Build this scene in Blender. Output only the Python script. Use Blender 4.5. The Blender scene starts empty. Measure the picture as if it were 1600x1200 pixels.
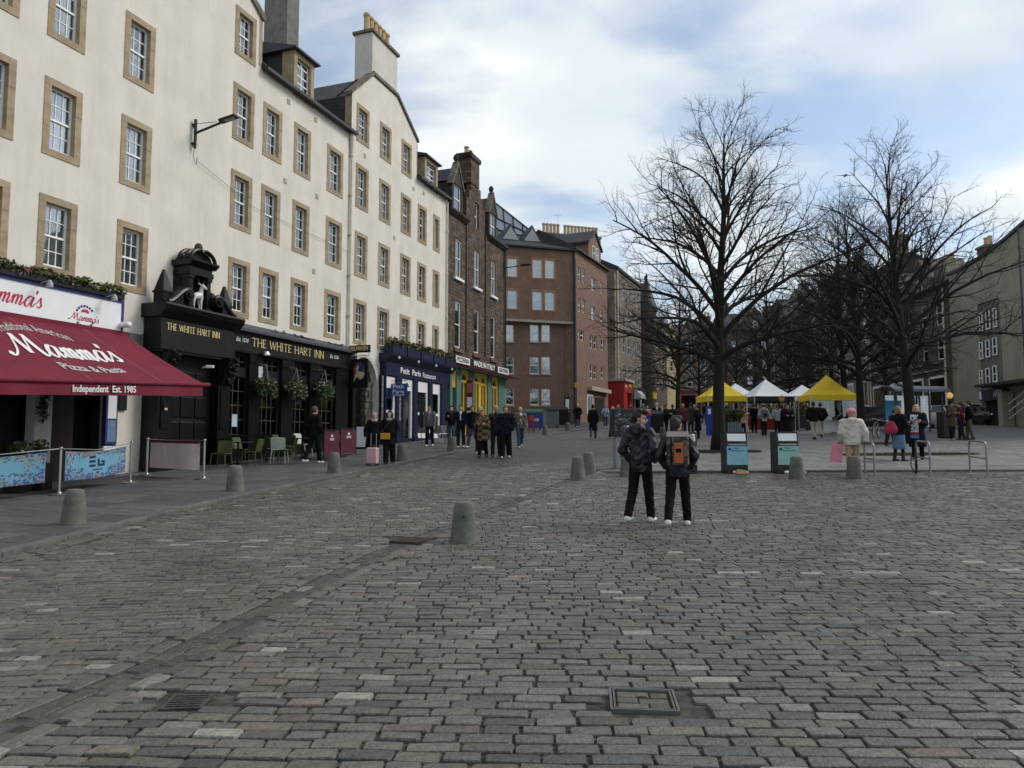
import bpy, bmesh, math, random
import numpy as np
from mathutils import Vector, Matrix
from mathutils.geometry import tessellate_polygon

# ------------------------------------------------------------------ camera
F = 1150.0                                   # focal length in photo pixels (1600 wide)
PITCH = math.atan(87 / 1150)
CZ = 1.6
scene = bpy.context.scene
col = scene.collection
cam_d = bpy.data.cameras.new('camera'); cam = bpy.data.objects.new('camera', cam_d); col.objects.link(cam)
cam_d.sensor_width = 36; cam_d.lens = 36 * F / 1600; cam_d.clip_end = 4000; cam_d.clip_start = .05
cam.location = (0, 0, CZ); cam.rotation_euler = (math.pi / 2 + PITCH, 0, 0)
scene.camera = cam
scene.render.resolution_x, scene.render.resolution_y = 1024, 768

# ------------------------------------------------------------------ sky, sun, exposure
SUN_EL, SUN_AZ = math.radians(40), math.radians(78)      # azimuth clockwise from +Y
world = bpy.data.worlds.new('World'); scene.world = world; world.use_nodes = True
wn, wl = world.node_tree.nodes, world.node_tree.links
wn.clear()
def wnode(t, **k):
    n = wn.new(t)
    for a, b in k.items(): setattr(n, a, b)
    return n
w_out = wnode('ShaderNodeOutputWorld')
sky = wnode('ShaderNodeTexSky', sky_type='NISHITA', sun_disc=False, sun_elevation=SUN_EL, sun_rotation=SUN_AZ,
            air_density=1.0, dust_density=1.2, ozone_density=1.6)
bg_sky = wnode('ShaderNodeBackground'); bg_sky.inputs[1].default_value = .15
wl.new(sky.outputs[0], bg_sky.inputs[0])
tc = wnode('ShaderNodeTexCoord'); sep = wnode('ShaderNodeSeparateXYZ'); wl.new(tc.outputs['Generated'], sep.inputs[0])
def wmath(op, a, b):
    n = wnode('ShaderNodeMath', operation=op)
    for i, x in enumerate((a, b)):
        if isinstance(x, (int, float)): n.inputs[i].default_value = x
        else: wl.new(x, n.inputs[i])
    return n.outputs[0]
den = wmath('ADD', wmath('MAXIMUM', sep.outputs[2], 0.0), .22)
cmb = wnode('ShaderNodeCombineXYZ')
wl.new(wmath('DIVIDE', sep.outputs[0], den), cmb.inputs[0]); wl.new(wmath('DIVIDE', sep.outputs[1], den), cmb.inputs[1])
mp = wnode('ShaderNodeMapping'); mp.inputs['Location'].default_value = (3.7, 1.15, .0); mp.inputs['Rotation'].default_value = (0, 0, .5)
mp.inputs['Scale'].default_value = (.85, 1.25, 1); wl.new(cmb.outputs[0], mp.inputs[0])
def wnoise(scale, detail, rough, dist=0.0):
    n = wnode('ShaderNodeTexNoise'); n.inputs['Scale'].default_value = scale; n.inputs['Detail'].default_value = detail
    n.inputs['Roughness'].default_value = rough; n.inputs['Distortion'].default_value = dist
    wl.new(mp.outputs[0], n.inputs['Vector']); return n.outputs['Fac']
def wramp(src, stops):
    r = wnode('ShaderNodeValToRGB'); wl.new(src, r.inputs[0]); r.color_ramp.interpolation = 'EASE'
    while len(r.color_ramp.elements) < len(stops): r.color_ramp.elements.new(.5)
    for e, (p, c) in zip(r.color_ramp.elements, stops): e.position = p; e.color = (*c, 1)
    return r.outputs[0]
cover = wramp(wnoise(1.9, 6, .5, .25), [(.36, (.22,) * 3), (.60, (1, 1, 1))])
tone = wramp(wnoise(2.0, 5, .5, .2), [(.30, (.62, .71, .80)), (.50, (.76, .83, .87)), (.70, (.92, .95, .95))])
bg_cl = wnode('ShaderNodeBackground'); bg_cl.inputs[1].default_value = 1.0; wl.new(tone, bg_cl.inputs[0])
mix = wnode('ShaderNodeMixShader'); wl.new(cover, mix.inputs[0]); wl.new(bg_sky.outputs[0], mix.inputs[1]); wl.new(bg_cl.outputs[0], mix.inputs[2])
wl.new(mix.outputs[0], w_out.inputs[0])
sun_d = bpy.data.lights.new('sun', 'SUN'); sun_d.energy = 1.9; sun_d.angle = math.radians(22); sun_d.color = (1, .955, .88)
sun = bpy.data.objects.new('sun', sun_d); col.objects.link(sun)
sdir = Vector((math.sin(SUN_AZ) * math.cos(SUN_EL), math.cos(SUN_AZ) * math.cos(SUN_EL), math.sin(SUN_EL)))
sun.rotation_euler = sdir.to_track_quat('Z', 'Y').to_euler(); sun.location = sdir * 60
vs = scene.view_settings
vs.view_transform = 'Standard'; vs.look = 'None'; vs.gamma = 1; vs.exposure = .12; vs.use_curve_mapping = False

# ------------------------------------------------------------------ geometry of the photograph
def ray(u, v):
    a = (u - 800) / F; b = (600 - v) / F; c, s = math.cos(PITCH), math.sin(PITCH)
    return (a, c - b * s, s + b * c)
def gz(x, y):
    t = (min(y, 130) - 7) / 2
    return .1 * (math.log1p(math.exp(t)) if t < 30 else t) + .009 * max(-40, min(x, 60))
def ground(u, v):
    d = ray(u, v); lo, hi = .5, 200.
    for i in range(50):
        m = (lo + hi) / 2
        if CZ + m * d[2] > gz(m * d[0], m * d[1]): lo = m
        else: hi = m
    return (lo * d[0], lo * d[1], gz(lo * d[0], lo * d[1]))
def at(u, y):
    """ground point in column u of the photo at depth y"""
    x = (u - 800) / F * y * 1.0
    return (x, y, gz(x, y))
FA = math.radians(19.5)                      # direction of the left-hand street front
FD = (math.sin(FA), math.cos(FA)); FN = (-math.cos(FA), math.sin(FA))
def fpt(s, D, z=None):
    x, y = s * FD[0] + D * FN[0], s * FD[1] + D * FN[1]
    return (x, y, gz(x, y) if z is None else z)
FROT = math.pi / 2 - FA
def fac(u, v, D=17.5):
    d = ray(u, v); t = D / (d[0] * FN[0] + d[1] * FN[1])
    return (t * d[0] * FD[0] + t * d[1] * FD[1], CZ + t * d[2])
# ------------------------------------------------------------------ materials
MATS = {}
def M(name, c, rough=.75, var=.12, scale=6, bump=.0, bscale=60, metal=0, spec=.35, rnd=0, coat=0, c2=None, det=5, lo=.35, hi=.65, stretch=None, attr=None, streak=0):
    if name in MATS: return MATS[name]
    m = bpy.data.materials.new(name); m.use_nodes = True; MATS[name] = m
    nt = m.node_tree; N, Lk = nt.nodes, nt.links; p = N['Principled BSDF']
    p.inputs['Roughness'].default_value = rough; p.inputs['Metallic'].default_value = metal
    p.inputs['Specular IOR Level'].default_value = spec; p.inputs['Coat Weight'].default_value = coat
    t = N.new('ShaderNodeTexCoord'); vec = t.outputs['Object']
    if stretch:
        mpn = N.new('ShaderNodeMapping'); mpn.inputs['Scale'].default_value = stretch; Lk.new(vec, mpn.inputs[0]); vec = mpn.outputs[0]
    nz = N.new('ShaderNodeTexNoise'); nz.inputs['Scale'].default_value = scale; nz.inputs['Detail'].default_value = det; nz.inputs['Roughness'].default_value = .62
    Lk.new(vec, nz.inputs['Vector'])
    r = N.new('ShaderNodeValToRGB'); Lk.new(nz.outputs['Fac'], r.inputs[0])
    if c2 is None: a = [max(0, q * (1 - var)) for q in c]; b = [min(1, q * (1 + var)) for q in c]
    else: a, b = c, c2
    e = r.color_ramp.elements; e[0].position = lo; e[1].position = hi; e[0].color = (*a, 1); e[1].color = (*b, 1)
    out = r.outputs[0]
    def mult(src, fac_socket):
        x = N.new('ShaderNodeMix'); x.data_type = 'RGBA'; x.blend_type = 'MULTIPLY'; x.inputs[0].default_value = 1
        Lk.new(src, x.inputs[6]); Lk.new(fac_socket, x.inputs[7]); return x.outputs[2]
    if rnd:
        oi = N.new('ShaderNodeObjectInfo'); mr = N.new('ShaderNodeMapRange'); mr.inputs[3].default_value = 1 - rnd; mr.inputs[4].default_value = 1 + rnd
        Lk.new(oi.outputs['Random'], mr.inputs[0]); cc = N.new('ShaderNodeCombineColor')
        for i in range(3): Lk.new(mr.outputs[0], cc.inputs[i])
        out = mult(out, cc.outputs[0])
    if attr:
        an = N.new('ShaderNodeAttribute'); an.attribute_name = attr; out = mult(out, an.outputs['Color'])
    if streak:                                              # weather streaks running down a wall
        m2 = N.new('ShaderNodeMapping'); m2.inputs['Scale'].default_value = (1.6, 1.6, .12); Lk.new(t.outputs['Object'], m2.inputs[0])
        n2 = N.new('ShaderNodeTexNoise'); n2.inputs['Scale'].default_value = 1.0; n2.inputs['Detail'].default_value = 8; n2.inputs['Roughness'].default_value = .7
        Lk.new(m2.outputs[0], n2.inputs['Vector'])
        r2 = N.new('ShaderNodeValToRGB'); Lk.new(n2.outputs['Fac'], r2.inputs[0])
        q = r2.color_ramp.elements; q[0].position = .33; q[1].position = .60; q[0].color = (1 - streak,) * 3 + (1,); q[1].color = (1, 1, 1, 1)
        out = mult(out, r2.outputs[0])
    Lk.new(out, p.inputs['Base Color'])
    if bump:
        n3 = N.new('ShaderNodeTexNoise'); n3.inputs['Scale'].default_value = bscale; n3.inputs['Detail'].default_value = 4
        Lk.new(t.outputs['Object'], n3.inputs['Vector'])
        bp = N.new('ShaderNodeBump'); bp.inputs['Strength'].default_value = bump; bp.inputs['Distance'].default_value = .02
        Lk.new(n3.outputs['Fac'], bp.inputs['Height']); Lk.new(bp.outputs[0], p.inputs['Normal'])
    return m

def brick_mat(name, c1, c2, cm, bw, bh, ms=.012, rough=.85, bump=.5, noise=.3, squash=1, offs=.5, use_z=True, distort=.0, rot=0.0, coord='Object'):
    """courses of blocks; x along the wall, z up (or y on the ground)"""
    if name in MATS: return MATS[name]
    m = bpy.data.materials.new(name); m.use_nodes = True; MATS[name] = m
    N, Lk = m.node_tree.nodes, m.node_tree.links; p = N['Principled BSDF']
    p.inputs['Roughness'].default_value = rough; p.inputs['Specular IOR Level'].default_value = .3
    t = N.new('ShaderNodeTexCoord'); src = t.outputs[coord]
    sx = N.new('ShaderNodeSeparateXYZ'); cx = N.new('ShaderNodeCombineXYZ')
    Lk.new(src, sx.inputs[0])
    if use_z:
        ad = N.new('ShaderNodeMath'); ad.operation = 'ADD'; Lk.new(sx.outputs[0], ad.inputs[0]); Lk.new(sx.outputs[1], ad.inputs[1])
        Lk.new(ad.outputs[0], cx.inputs[0]); Lk.new(sx.outputs[2], cx.inputs[1])
    else:
        Lk.new(sx.outputs[0], cx.inputs[0]); Lk.new(sx.outputs[1], cx.inputs[1])
    mpn = N.new('ShaderNodeMapping'); mpn.inputs['Rotation'].default_value = (0, 0, rot); Lk.new(cx.outputs[0], mpn.inputs[0]); v = mpn.outputs[0]
    if distort:
        nd = N.new('ShaderNodeTexNoise'); nd.inputs['Scale'].default_value = 2.2; nd.inputs['Detail'].default_value = 3; Lk.new(v, nd.inputs['Vector'])
        mx = N.new('ShaderNodeMix'); mx.data_type = 'RGBA'; mx.blend_type = 'LINEAR_LIGHT'; mx.inputs[0].default_value = distort
        Lk.new(v, mx.inputs[6]); Lk.new(nd.outputs['Color'], mx.inputs[7]); v = mx.outputs[2]
    bt = N.new('ShaderNodeTexBrick'); Lk.new(v, bt.inputs['Vector'])
    bt.inputs['Scale'].default_value = 1; bt.inputs['Brick Width'].default_value = bw; bt.inputs['Row Height'].default_value = bh
    bt.inputs['Mortar Size'].default_value = ms; bt.inputs['Mortar Smooth'].default_value = .3; bt.offset = offs
    bt.inputs['Color1'].default_value = (*c1, 1); bt.inputs['Color2'].default_value = (*c2, 1); bt.inputs['Mortar'].default_value = (*cm, 1); bt.inputs['Bias'].default_value = 0
    nz = N.new('ShaderNodeTexNoise'); nz.inputs['Scale'].default_value = 1.1; nz.inputs['Detail'].default_value = 8; nz.inputs['Roughness'].default_value = .7; Lk.new(src, nz.inputs['Vector'])
    r = N.new('ShaderNodeValToRGB'); Lk.new(nz.outputs['Fac'], r.inputs[0])
    e = r.color_ramp.elements; e[0].position = .3; e[1].position = .68; e[0].color = (1 - noise,) * 3 + (1,); e[1].color = (1 + noise * .4,) * 3 + (1,)
    x = N.new('ShaderNodeMix'); x.data_type = 'RGBA'; x.blend_type = 'MULTIPLY'; x.inputs[0].default_value = 1
    Lk.new(bt.outputs['Color'], x.inputs[6]); Lk.new(r.outputs[0], x.inputs[7]); Lk.new(x.outputs[2], p.inputs['Base Color'])
    if bump:
        bp = N.new('ShaderNodeBump'); bp.inputs['Strength'].default_value = bump; bp.inputs['Distance'].default_value = .02; bp.invert = True
        n3 = N.new('ShaderNodeTexNoise'); n3.inputs['Scale'].default_value = 14; n3.inputs['Detail'].default_value = 5; Lk.new(src, n3.inputs['Vector'])
        a2 = N.new('ShaderNodeMath'); a2.operation = 'MULTIPLY_ADD'; Lk.new(n3.outputs['Fac'], a2.inputs[0]); a2.inputs[1].default_value = -.8; Lk.new(bt.outputs['Fac'], a2.inputs[2])
        Lk.new(a2.outputs[0], bp.inputs['Height']); Lk.new(bp.outputs[0], p.inputs['Normal'])
    return m

def glass_mat(name, tint, base=.12, gl=(.85, .9, .95)):
    """window glass: a part of the light is mirrored, the rest goes through"""
    if name in MATS: return MATS[name]
    m = bpy.data.materials.new(name); m.use_nodes = True; MATS[name] = m
    N, Lk = m.node_tree.nodes, m.node_tree.links; N.remove(N['Principled BSDF'])
    tr = N.new('ShaderNodeBsdfTransparent'); tr.inputs[0].default_value = (*tint, 1)
    g = N.new('ShaderNodeBsdfGlossy'); g.inputs['Roughness'].default_value = .03; g.inputs['Color'].default_value = (*gl, 1)
    lw = N.new('ShaderNodeLayerWeight'); lw.inputs[0].default_value = .25
    ad = N.new('ShaderNodeMath'); ad.operation = 'ADD'; ad.use_clamp = True; Lk.new(lw.outputs['Fresnel'], ad.inputs[0]); ad.inputs[1].default_value = base
    mx = N.new('ShaderNodeMixShader'); Lk.new(ad.outputs[0], mx.inputs[0]); Lk.new(tr.outputs[0], mx.inputs[1]); Lk.new(g.outputs[0], mx.inputs[2])
    t = N.new('ShaderNodeTexCoord'); nz = N.new('ShaderNodeTexNoise'); nz.inputs['Scale'].default_value = 2.5; Lk.new(t.outputs['Object'], nz.inputs['Vector'])
    bp = N.new('ShaderNodeBump'); bp.inputs['Strength'].default_value = .06; bp.inputs['Distance'].default_value = .02; Lk.new(nz.outputs['Fac'], bp.inputs['Height']); Lk.new(bp.outputs[0], g.inputs['Normal'])
    Lk.new(mx.outputs[0], N['Material Output'].inputs[0]); return m

# ------------------------------------------------------------------ mesh building
KIDS = {}
class MB:
    def __init__(s): s.v = []; s.f = []; s.m = []; s.mi = 0
    def add(s, vs, fs):
        o = len(s.v); s.v += [tuple(q) for q in vs]
        for f in fs: s.f.append([i + o for i in f]); s.m.append(s.mi)
        return s
    def box(s, x0, x1, y0, y1, z0, z1):
        return s.add([(x0, y0, z0), (x1, y0, z0), (x1, y1, z0), (x0, y1, z0), (x0, y0, z1), (x1, y0, z1), (x1, y1, z1), (x0, y1, z1)],
                     [(0, 3, 2, 1), (4, 5, 6, 7), (0, 1, 5, 4), (1, 2, 6, 5), (2, 3, 7, 6), (3, 0, 4, 7)])
    def cbox(s, x0, x1, y0, y1, z0, z1, b=.01):
        """box with chamfered edges"""
        bm = bmesh.new(); bmesh.ops.create_cube(bm, size=1)
        for v in bm.verts: v.co = Vector(((x0 + x1) / 2 + v.co.x * (x1 - x0), (y0 + y1) / 2 + v.co.y * (y1 - y0), (z0 + z1) / 2 + v.co.z * (z1 - z0)))
        bmesh.ops.bevel(bm, geom=bm.edges[:], offset=b, segments=2, affect='EDGES', profile=.5)
        bm.verts.index_update(); s.add([v.co[:] for v in bm.verts], [[v.index for v in f.verts] for f in bm.faces]); bm.free(); return s
    def prism_y(s, pts, y0, y1):
        """polygon in x,z pushed through from y0 to y1"""
        n = len(pts); tr = tessellate_polygon([[Vector((p[0], p[1], 0)) for p in pts]])
        vs = [(p[0], y0, p[1]) for p in pts] + [(p[0], y1, p[1]) for p in pts]
        fs = [tuple(t) for t in tr] + [tuple(i + n for i in reversed(t)) for t in tr] + [(i, (i + 1) % n, (i + 1) % n + n, i + n) for i in range(n)]
        return s.add(vs, fs)
    def prism_x(s, pts, x0, x1):
        n = len(pts); tr = tessellate_polygon([[Vector((p[0], p[1], 0)) for p in pts]])
        vs = [(x0, p[0], p[1]) for p in pts] + [(x1, p[0], p[1]) for p in pts]
        fs = [tuple(t) for t in tr] + [tuple(i + n for i in reversed(t)) for t in tr] + [(i, (i + 1) % n, (i + 1) % n + n, i + n) for i in range(n)]
        return s.add(vs, fs)
    def prism_z(s, pts, z0, z1):
        n = len(pts); tr = tessellate_polygon([[Vector((p[0], p[1], 0)) for p in pts]])
        vs = [(p[0], p[1], z0) for p in pts] + [(p[0], p[1], z1) for p in pts]
        fs = [tuple(t) for t in tr] + [tuple(i + n for i in reversed(t)) for t in tr] + [(i, (i + 1) % n, (i + 1) % n + n, i + n) for i in range(n)]
        return s.add(vs, fs)
    def tube(s, path, r, n=8, cap=True):
        P = [Vector(p) for p in path]; R = r if isinstance(r, (list, tuple)) else [r] * len(P)
        o = []; ref = None
        for i, p in enumerate(P):
            d = (P[min(i + 1, len(P) - 1)] - P[max(i - 1, 0)]).normalized()
            if ref is None: ref = Vector((0, 0, 1)) if abs(d.z) < .9 else Vector((1, 0, 0))
            a = d.cross(ref); a = a.normalized() if a.length > 1e-6 else Vector((1, 0, 0)); b = d.cross(a).normalized(); ref = -b if False else ref
            o += [p + (a * math.cos(2 * math.pi * k / n) + b * math.sin(2 * math.pi * k / n)) * R[i] for k in range(n)]
        fs = [(i * n + k, i * n + (k + 1) % n, (i + 1) * n + (k + 1) % n, (i + 1) * n + k) for i in range(len(P) - 1) for k in range(n)]
        if cap: fs += [tuple(range(n - 1, -1, -1)), tuple((len(P) - 1) * n + k for k in range(n))]
        return s.add(o, fs)
    def lathe(s, prof, n=24, c=(0, 0, 0), cap=True, axis='z'):
        o = []
        for (r, z) in prof:
            for k in range(n):
                a = 2 * math.pi * k / n; q = (r * math.cos(a), r * math.sin(a), z)
                if axis == 'y': q = (q[0], q[2], q[1])
                if axis == 'x': q = (q[2], q[0], q[1])
                o.append((c[0] + q[0], c[1] + q[1], c[2] + q[2]))
        fs = [(i * n + k, i * n + (k + 1) % n, (i + 1) * n + (k + 1) % n, (i + 1) * n + k) for i in range(len(prof) - 1) for k in range(n)]
        if cap: fs += [tuple(range(n - 1, -1, -1)), tuple((len(prof) - 1) * n + k for k in range(n))]
        return s.add(o, fs)
    def ball(s, c, r, n=10, m=7):
        rx, ry, rz = r if isinstance(r, (tuple, list)) else (r, r, r)
        o = []
        for i in range(m + 1):
            t = math.pi * i / m
            for k in range(n):
                a = 2 * math.pi * k / n; o.append((c[0] + rx * math.sin(t) * math.cos(a), c[1] + ry * math.sin(t) * math.sin(a), c[2] + rz * math.cos(t)))
        return s.add(o, [(i * n + k, i * n + (k + 1) % n, (i + 1) * n + (k + 1) % n, (i + 1) * n + k) for i in range(m) for k in range(n)])
    def quad(s, a, b, c, d): return s.add([a, b, c, d], [(0, 1, 2, 3)])
    def mesh(s, name, mats, smooth=False):
        me = bpy.data.meshes.new(name); me.from_pydata(s.v, [], s.f)
        for m in (mats if isinstance(mats, (list, tuple)) else [mats]): me.materials.append(m)
        if any(s.m): me.polygons.foreach_set('material_index', s.m)
        if smooth:
            me.polygons.foreach_set('use_smooth', [True] * len(s.f))
            if smooth != 2: me.set_sharp_from_angle(angle=math.radians(38))
        me.update(); return me
    def obj(s, name, mats, parent=None, smooth=False, loc=None, rotz=0):
        return link(name, s.mesh(name, mats, smooth), parent, loc, rotz)
def fixn(me):
    bm = bmesh.new(); bm.from_mesh(me); bmesh.ops.recalc_face_normals(bm, faces=bm.faces); bm.to_mesh(me); bm.free(); return me
def link(name, data, parent=None, loc=None, rotz=0):
    o = bpy.data.objects.new(name, data); col.objects.link(o)
    if parent is not None: o.parent = parent; KIDS.setdefault(parent.name, []).append(o)
    if loc is not None: o.location = loc
    if rotz: o.rotation_euler = (0, 0, rotz)
    return o
def tag(o, label, cat, group=None):
    o['label'] = label; o['category'] = cat
    if group: o['group'] = group
    return o
def thing(name, label, cat, loc=(0, 0, 0), rotz=0, group=None):
    return tag(link(name, None, None, loc, rotz), label, cat, group)
def dup(root, loc, rotz=None, label=None, name=None):
    def cp(o, par):
        c = o.copy(); col.objects.link(c); c.parent = par
        if par is not None: KIDS.setdefault(par.name, []).append(c)
        for ch in list(KIDS.get(o.name, [])): cp(ch, c)
        return c
    r = cp(root, None); r.location = loc
    if rotz is not None: r.rotation_euler = (0, 0, rotz)
    if label: r['label'] = label
    return r
RND = random.Random(7)

# lettering, turned into meshes while the scene is still empty
TXT = {}
def make_text(key, body, size=1, shear=0, bold=0, width=1, align='CENTER', spacing=1):
    c = bpy.data.curves.new('lettering', 'FONT'); c.body = body; c.size = size; c.shear = shear; c.offset = bold; c.align_x = align; c.align_y = 'CENTER'
    c.extrude = .012 * size; c.space_character = spacing; c.resolution_u = 3
    o = bpy.data.objects.new('lettering', c); col.objects.link(o); bpy.context.view_layer.update()
    me = bpy.data.meshes.new_from_object(o.evaluated_get(bpy.context.evaluated_depsgraph_get()))
    bpy.data.objects.remove(o); TXT[key] = me
    for v in me.vertices: v.co.x *= width
    return me
for key, body, kw in [
    ('est', 'Independent  Est. 1985', dict(bold=.02, width=.82)), ('trad', 'Traditional American', dict(bold=.02, width=1.05, spacing=1.1)), ('pizza', 'Pizza & Pasta', dict(bold=.03, width=1.1)),
    ('edi', 'Est. 1516', dict(shear=.35, width=.8)), ('bel', 'BELHAVEN', dict(bold=.02)), ('petit', 'Petit  Paris', dict(width=.75, bold=.01)), ('rest', 'Restaurant', dict(width=.62)),
    ('pp1', 'Petit', dict(width=.8)), ('pp2', 'Paris', dict(width=.8)), ('made', 'MADE IN ITALY', dict(bold=.02, width=.9)), ('piz', 'PIZZERIA', dict(bold=.01, width=.75)), ('gel', 'GELATERIA', dict(bold=.01, width=.7)),
    ('apex', 'APEX', dict(width=.8)), ('eg1', 'EDINBURGH', dict(width=.9)), ('eg2', 'GIN', {}), ('mix', 'MIXED', dict(bold=.02)), ('rec', 'RECYCLING', dict(bold=.01)), ('pub1', 'Mixed', {}), ('recy', 'Recycling here', {}),
    ('inn', 'INN', {}), ('burn', 'MENU', dict(bold=.03)), ('cocina', 'RESTAURANT', dict()), ('bier', 'BELHAVEN', dict(bold=.01)), ('fr', 'CUISINE FRANCAISE', dict(width=.8))]:
    make_text(key, body, **kw)
def put_text(key, name, mat, parent, x, y, z, h, rx=math.pi / 2, ry=0, rz=0, w=None):
    """lettering standing on a wall that faces -y of its parent"""
    src = TXT[key]; me = src.copy(); me.materials.clear(); me.materials.append(mat)
    o = link(name, me, parent, (x, y, z)); o.rotation_euler = (rx, ry, rz)
    k = h / .72; kx = k
    if w:
        xs = [v.co.x for v in me.vertices]; kx = w / (max(xs) - min(xs))
    o.scale = (kx, k, k); return o
def ribbon(mb, pts, w0, w1=None, sm=6, y=0):
    """brush stroke in x,z through pts; width grows on down strokes"""
    P = [Vector((p[0], p[1])) for p in pts]; Q = []
    for i in range(len(P) - 1):
        p0, p1, p2, p3 = P[max(i - 1, 0)], P[i], P[i + 1], P[min(i + 2, len(P) - 1)]
        for k in range(sm):
            t = k / sm; Q.append(.5 * ((2 * p1) + (p2 - p0) * t + (2 * p0 - 5 * p1 + 4 * p2 - p3) * t * t + (3 * p1 - p0 - 3 * p2 + p3) * t ** 3))
    Q.append(P[-1]); L, Rr = [], []
    for i, q in enumerate(Q):
        d = (Q[min(i + 1, len(Q) - 1)] - Q[max(i - 1, 0)]); d = d.normalized() if d.length > 1e-9 else Vector((1, 0))
        w = w0 + ((w1 or w0) - w0) * max(0, -d.y); n = Vector((-d.y, d.x)) * w / 2
        L.append((q.x + n.x, y, q.y + n.y)); Rr.append((q.x - n.x, y, q.y - n.y))
    k = len(Q); mb.add(L + Rr, [(i, i + 1, k + i + 1, k + i) for i in range(k - 1)])
SCRIPT = {  # hand-drawn italic letters: strokes, advance
    'M': ([[(-.35, .12), (-.42, .02), (-.28, -.02), (0, .3), (.28, 1.0)], [(.28, 1.0), (.42, .1)], [(.42, .1), (.75, 1.0)], [(.75, 1.0), (.88, .12), (1.0, 0), (1.12, .15)]], 1.12),
    'a': ([[(.5, .5), (.3, .56), (.08, .25), (.14, 0), (.3, .03), (.5, .5)], [(.55, .56), (.46, .1), (.55, 0), (.7, .2)]], .68),
    'm': ([[(0, .3), (.14, .52), (.08, 0)], [(.09, .2), (.3, .54), (.36, .4), (.3, 0)], [(.31, .2), (.52, .54), (.58, .4), (.52, .06), (.6, 0), (.72, .2)]], .72),
    's': ([[(0, .2), (.22, .58)], [(.22, .58), (.26, .3), (.32, .12), (.2, 0), (.06, .06)]], .4),
    "'": ([[(.02, .95), (-.04, .74)]], .06)}
def script_word(word, mb, x, z, h, w=.06, slant=.18, thick=.17, y=0):
    for ch in word:
        st, adv = SCRIPT[ch]
        for s_ in st: ribbon(mb, [(x + (px + pz * slant) * h, z + pz * h) for px, pz in s_], w * h, thick * h, y=y)
        x += adv * h
    return x
SER = {'T': ([('v', .35, 0, 1), ('h', .02, .68, .94)], .72), 'H': ([('v', .1, 0, 1), ('v', .62, 0, 1), ('h', .1, .62, .5)], .74), 'E': ([('v', .1, 0, 1), ('h', .1, .5, .05), ('h', .1, .42, .5), ('h', .1, .5, .95)], .58),
       'W': ([('d', .02, 1, .25, 0), ('d', .25, 0, .46, .95), ('d', .46, .95, .68, 0), ('d', .68, 0, .9, 1)], .96), 'I': ([('v', .1, 0, 1)], .26),
       'A': ([('d', .04, 0, .32, 1), ('d', .32, 1, .62, 0), ('h', .14, .5, .33)], .68), 'R': ([('v', .1, 0, 1), ('h', .1, .42, .96), ('h', .1, .42, .52), ('d', .46, .92, .46, .56), ('d', .3, .5, .58, 0)], .66),
       'N': ([('v', .08, 0, 1), ('d', .08, 1, .6, 0), ('v', .6, 0, 1)], .72), ' ': ([], .38)}
def serif_word(word, mb, x, z, h, w):
    tot = sum(SER[c][1] for c in word); k = w / tot
    for c in word:
        st, adv = SER[c]
        for q in st:
            if q[0] == 'v':
                X = x + q[1] * k; t = .055 * h
                mb.box(X - t, X + t, -.012, 0, z, z + h)
                for zz in (z, z + h * .94): mb.box(X - 2 * t, X + 2 * t, -.010, -.001, zz - .003, zz + h * .06)
            elif q[0] == 'h': mb.box(x + q[1] * k, x + q[2] * k, -.008, -.002, z + q[3] * h - .035 * h, z + q[3] * h + .035 * h)
            else:
                a, b = (x + q[1] * k, z + q[2] * h), (x + q[3] * k, z + q[4] * h); t = (.058 if a[1] > b[1] else .03) * h * 1.1
                mb.prism_y([(a[0] - t, a[1]), (b[0] - t, b[1]), (b[0] + t, b[1]), (a[0] + t, a[1])], -.011, -.0015)
        x += adv * k
# ------------------------------------------------------------------ the ground
def struct(name, mb_or_me, mats, smooth=False):
    me = mb_or_me.mesh(name, mats, smooth) if isinstance(mb_or_me, MB) else mb_or_me
    o = link(name, me); o['kind'] = 'structure'; return o
def gridsheet(name, xs, ys, dz, mat, fn=None):
    mb = MB(); n = len(xs)
    vs = [((fn(x, y) if fn else (x, y)) + (0,)) for y in ys for x in xs]
    vs = [(a, b, gz(a, b) + dz) for a, b, c in vs]
    mb.add(vs, [(j * n + i, j * n + i + 1, (j + 1) * n + i + 1, (j + 1) * n + i) for j in range(len(ys) - 1) for i in range(n - 1)])
    return struct(name, mb, mat, 2)
m_bed = M('sett joint grit', (.03, .028, .023), .95, c2=(.085, .078, .063), scale=9, bump=.6, bscale=90)
xs = [-500, -250, -120, -60, -40, -30, -20, -14, -10, -6, -3, 0, 3, 6, 10, 14, 20, 30, 40, 60, 80, 140, 260, 500]
ys = [-60, -30, -10] + [q * .6 for q in range(-8, 60)] + [40, 50, 60, 75, 90, 110, 130, 160, 250, 400, 700]
gridsheet('ground', xs, ys, -.021, m_bed)
KS = [0, 6.7, 11.2, 18, 27, 41, 60, 120]; KD = [8.2, 9.4, 10.4, 11.1, 11.7, 12.3, 13.0, 15]
def kerbD(s): return float(np.interp(s, KS, KD))
def sD(x, y): return x * FD[0] + y * FD[1], x * FN[0] + y * FN[1]
PL0 = (2.5, 20.5)
def in_plaza(x, y):
    return y > 20.6 - .05 * x and (x - PL0[0]) * FD[1] - (y - PL0[1]) * FD[0] > 0
CHY = [0, 1.5, 4.06, 5.3, 7.3, 9.7, 11, 21, 40]; CHX = [-4.2, -3.6, -2.86, -2.53, -2.2, -1.69, -1.22, 2.35, 9.1]
def chan(y): return float(np.interp(y, CHY, CHX))
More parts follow.
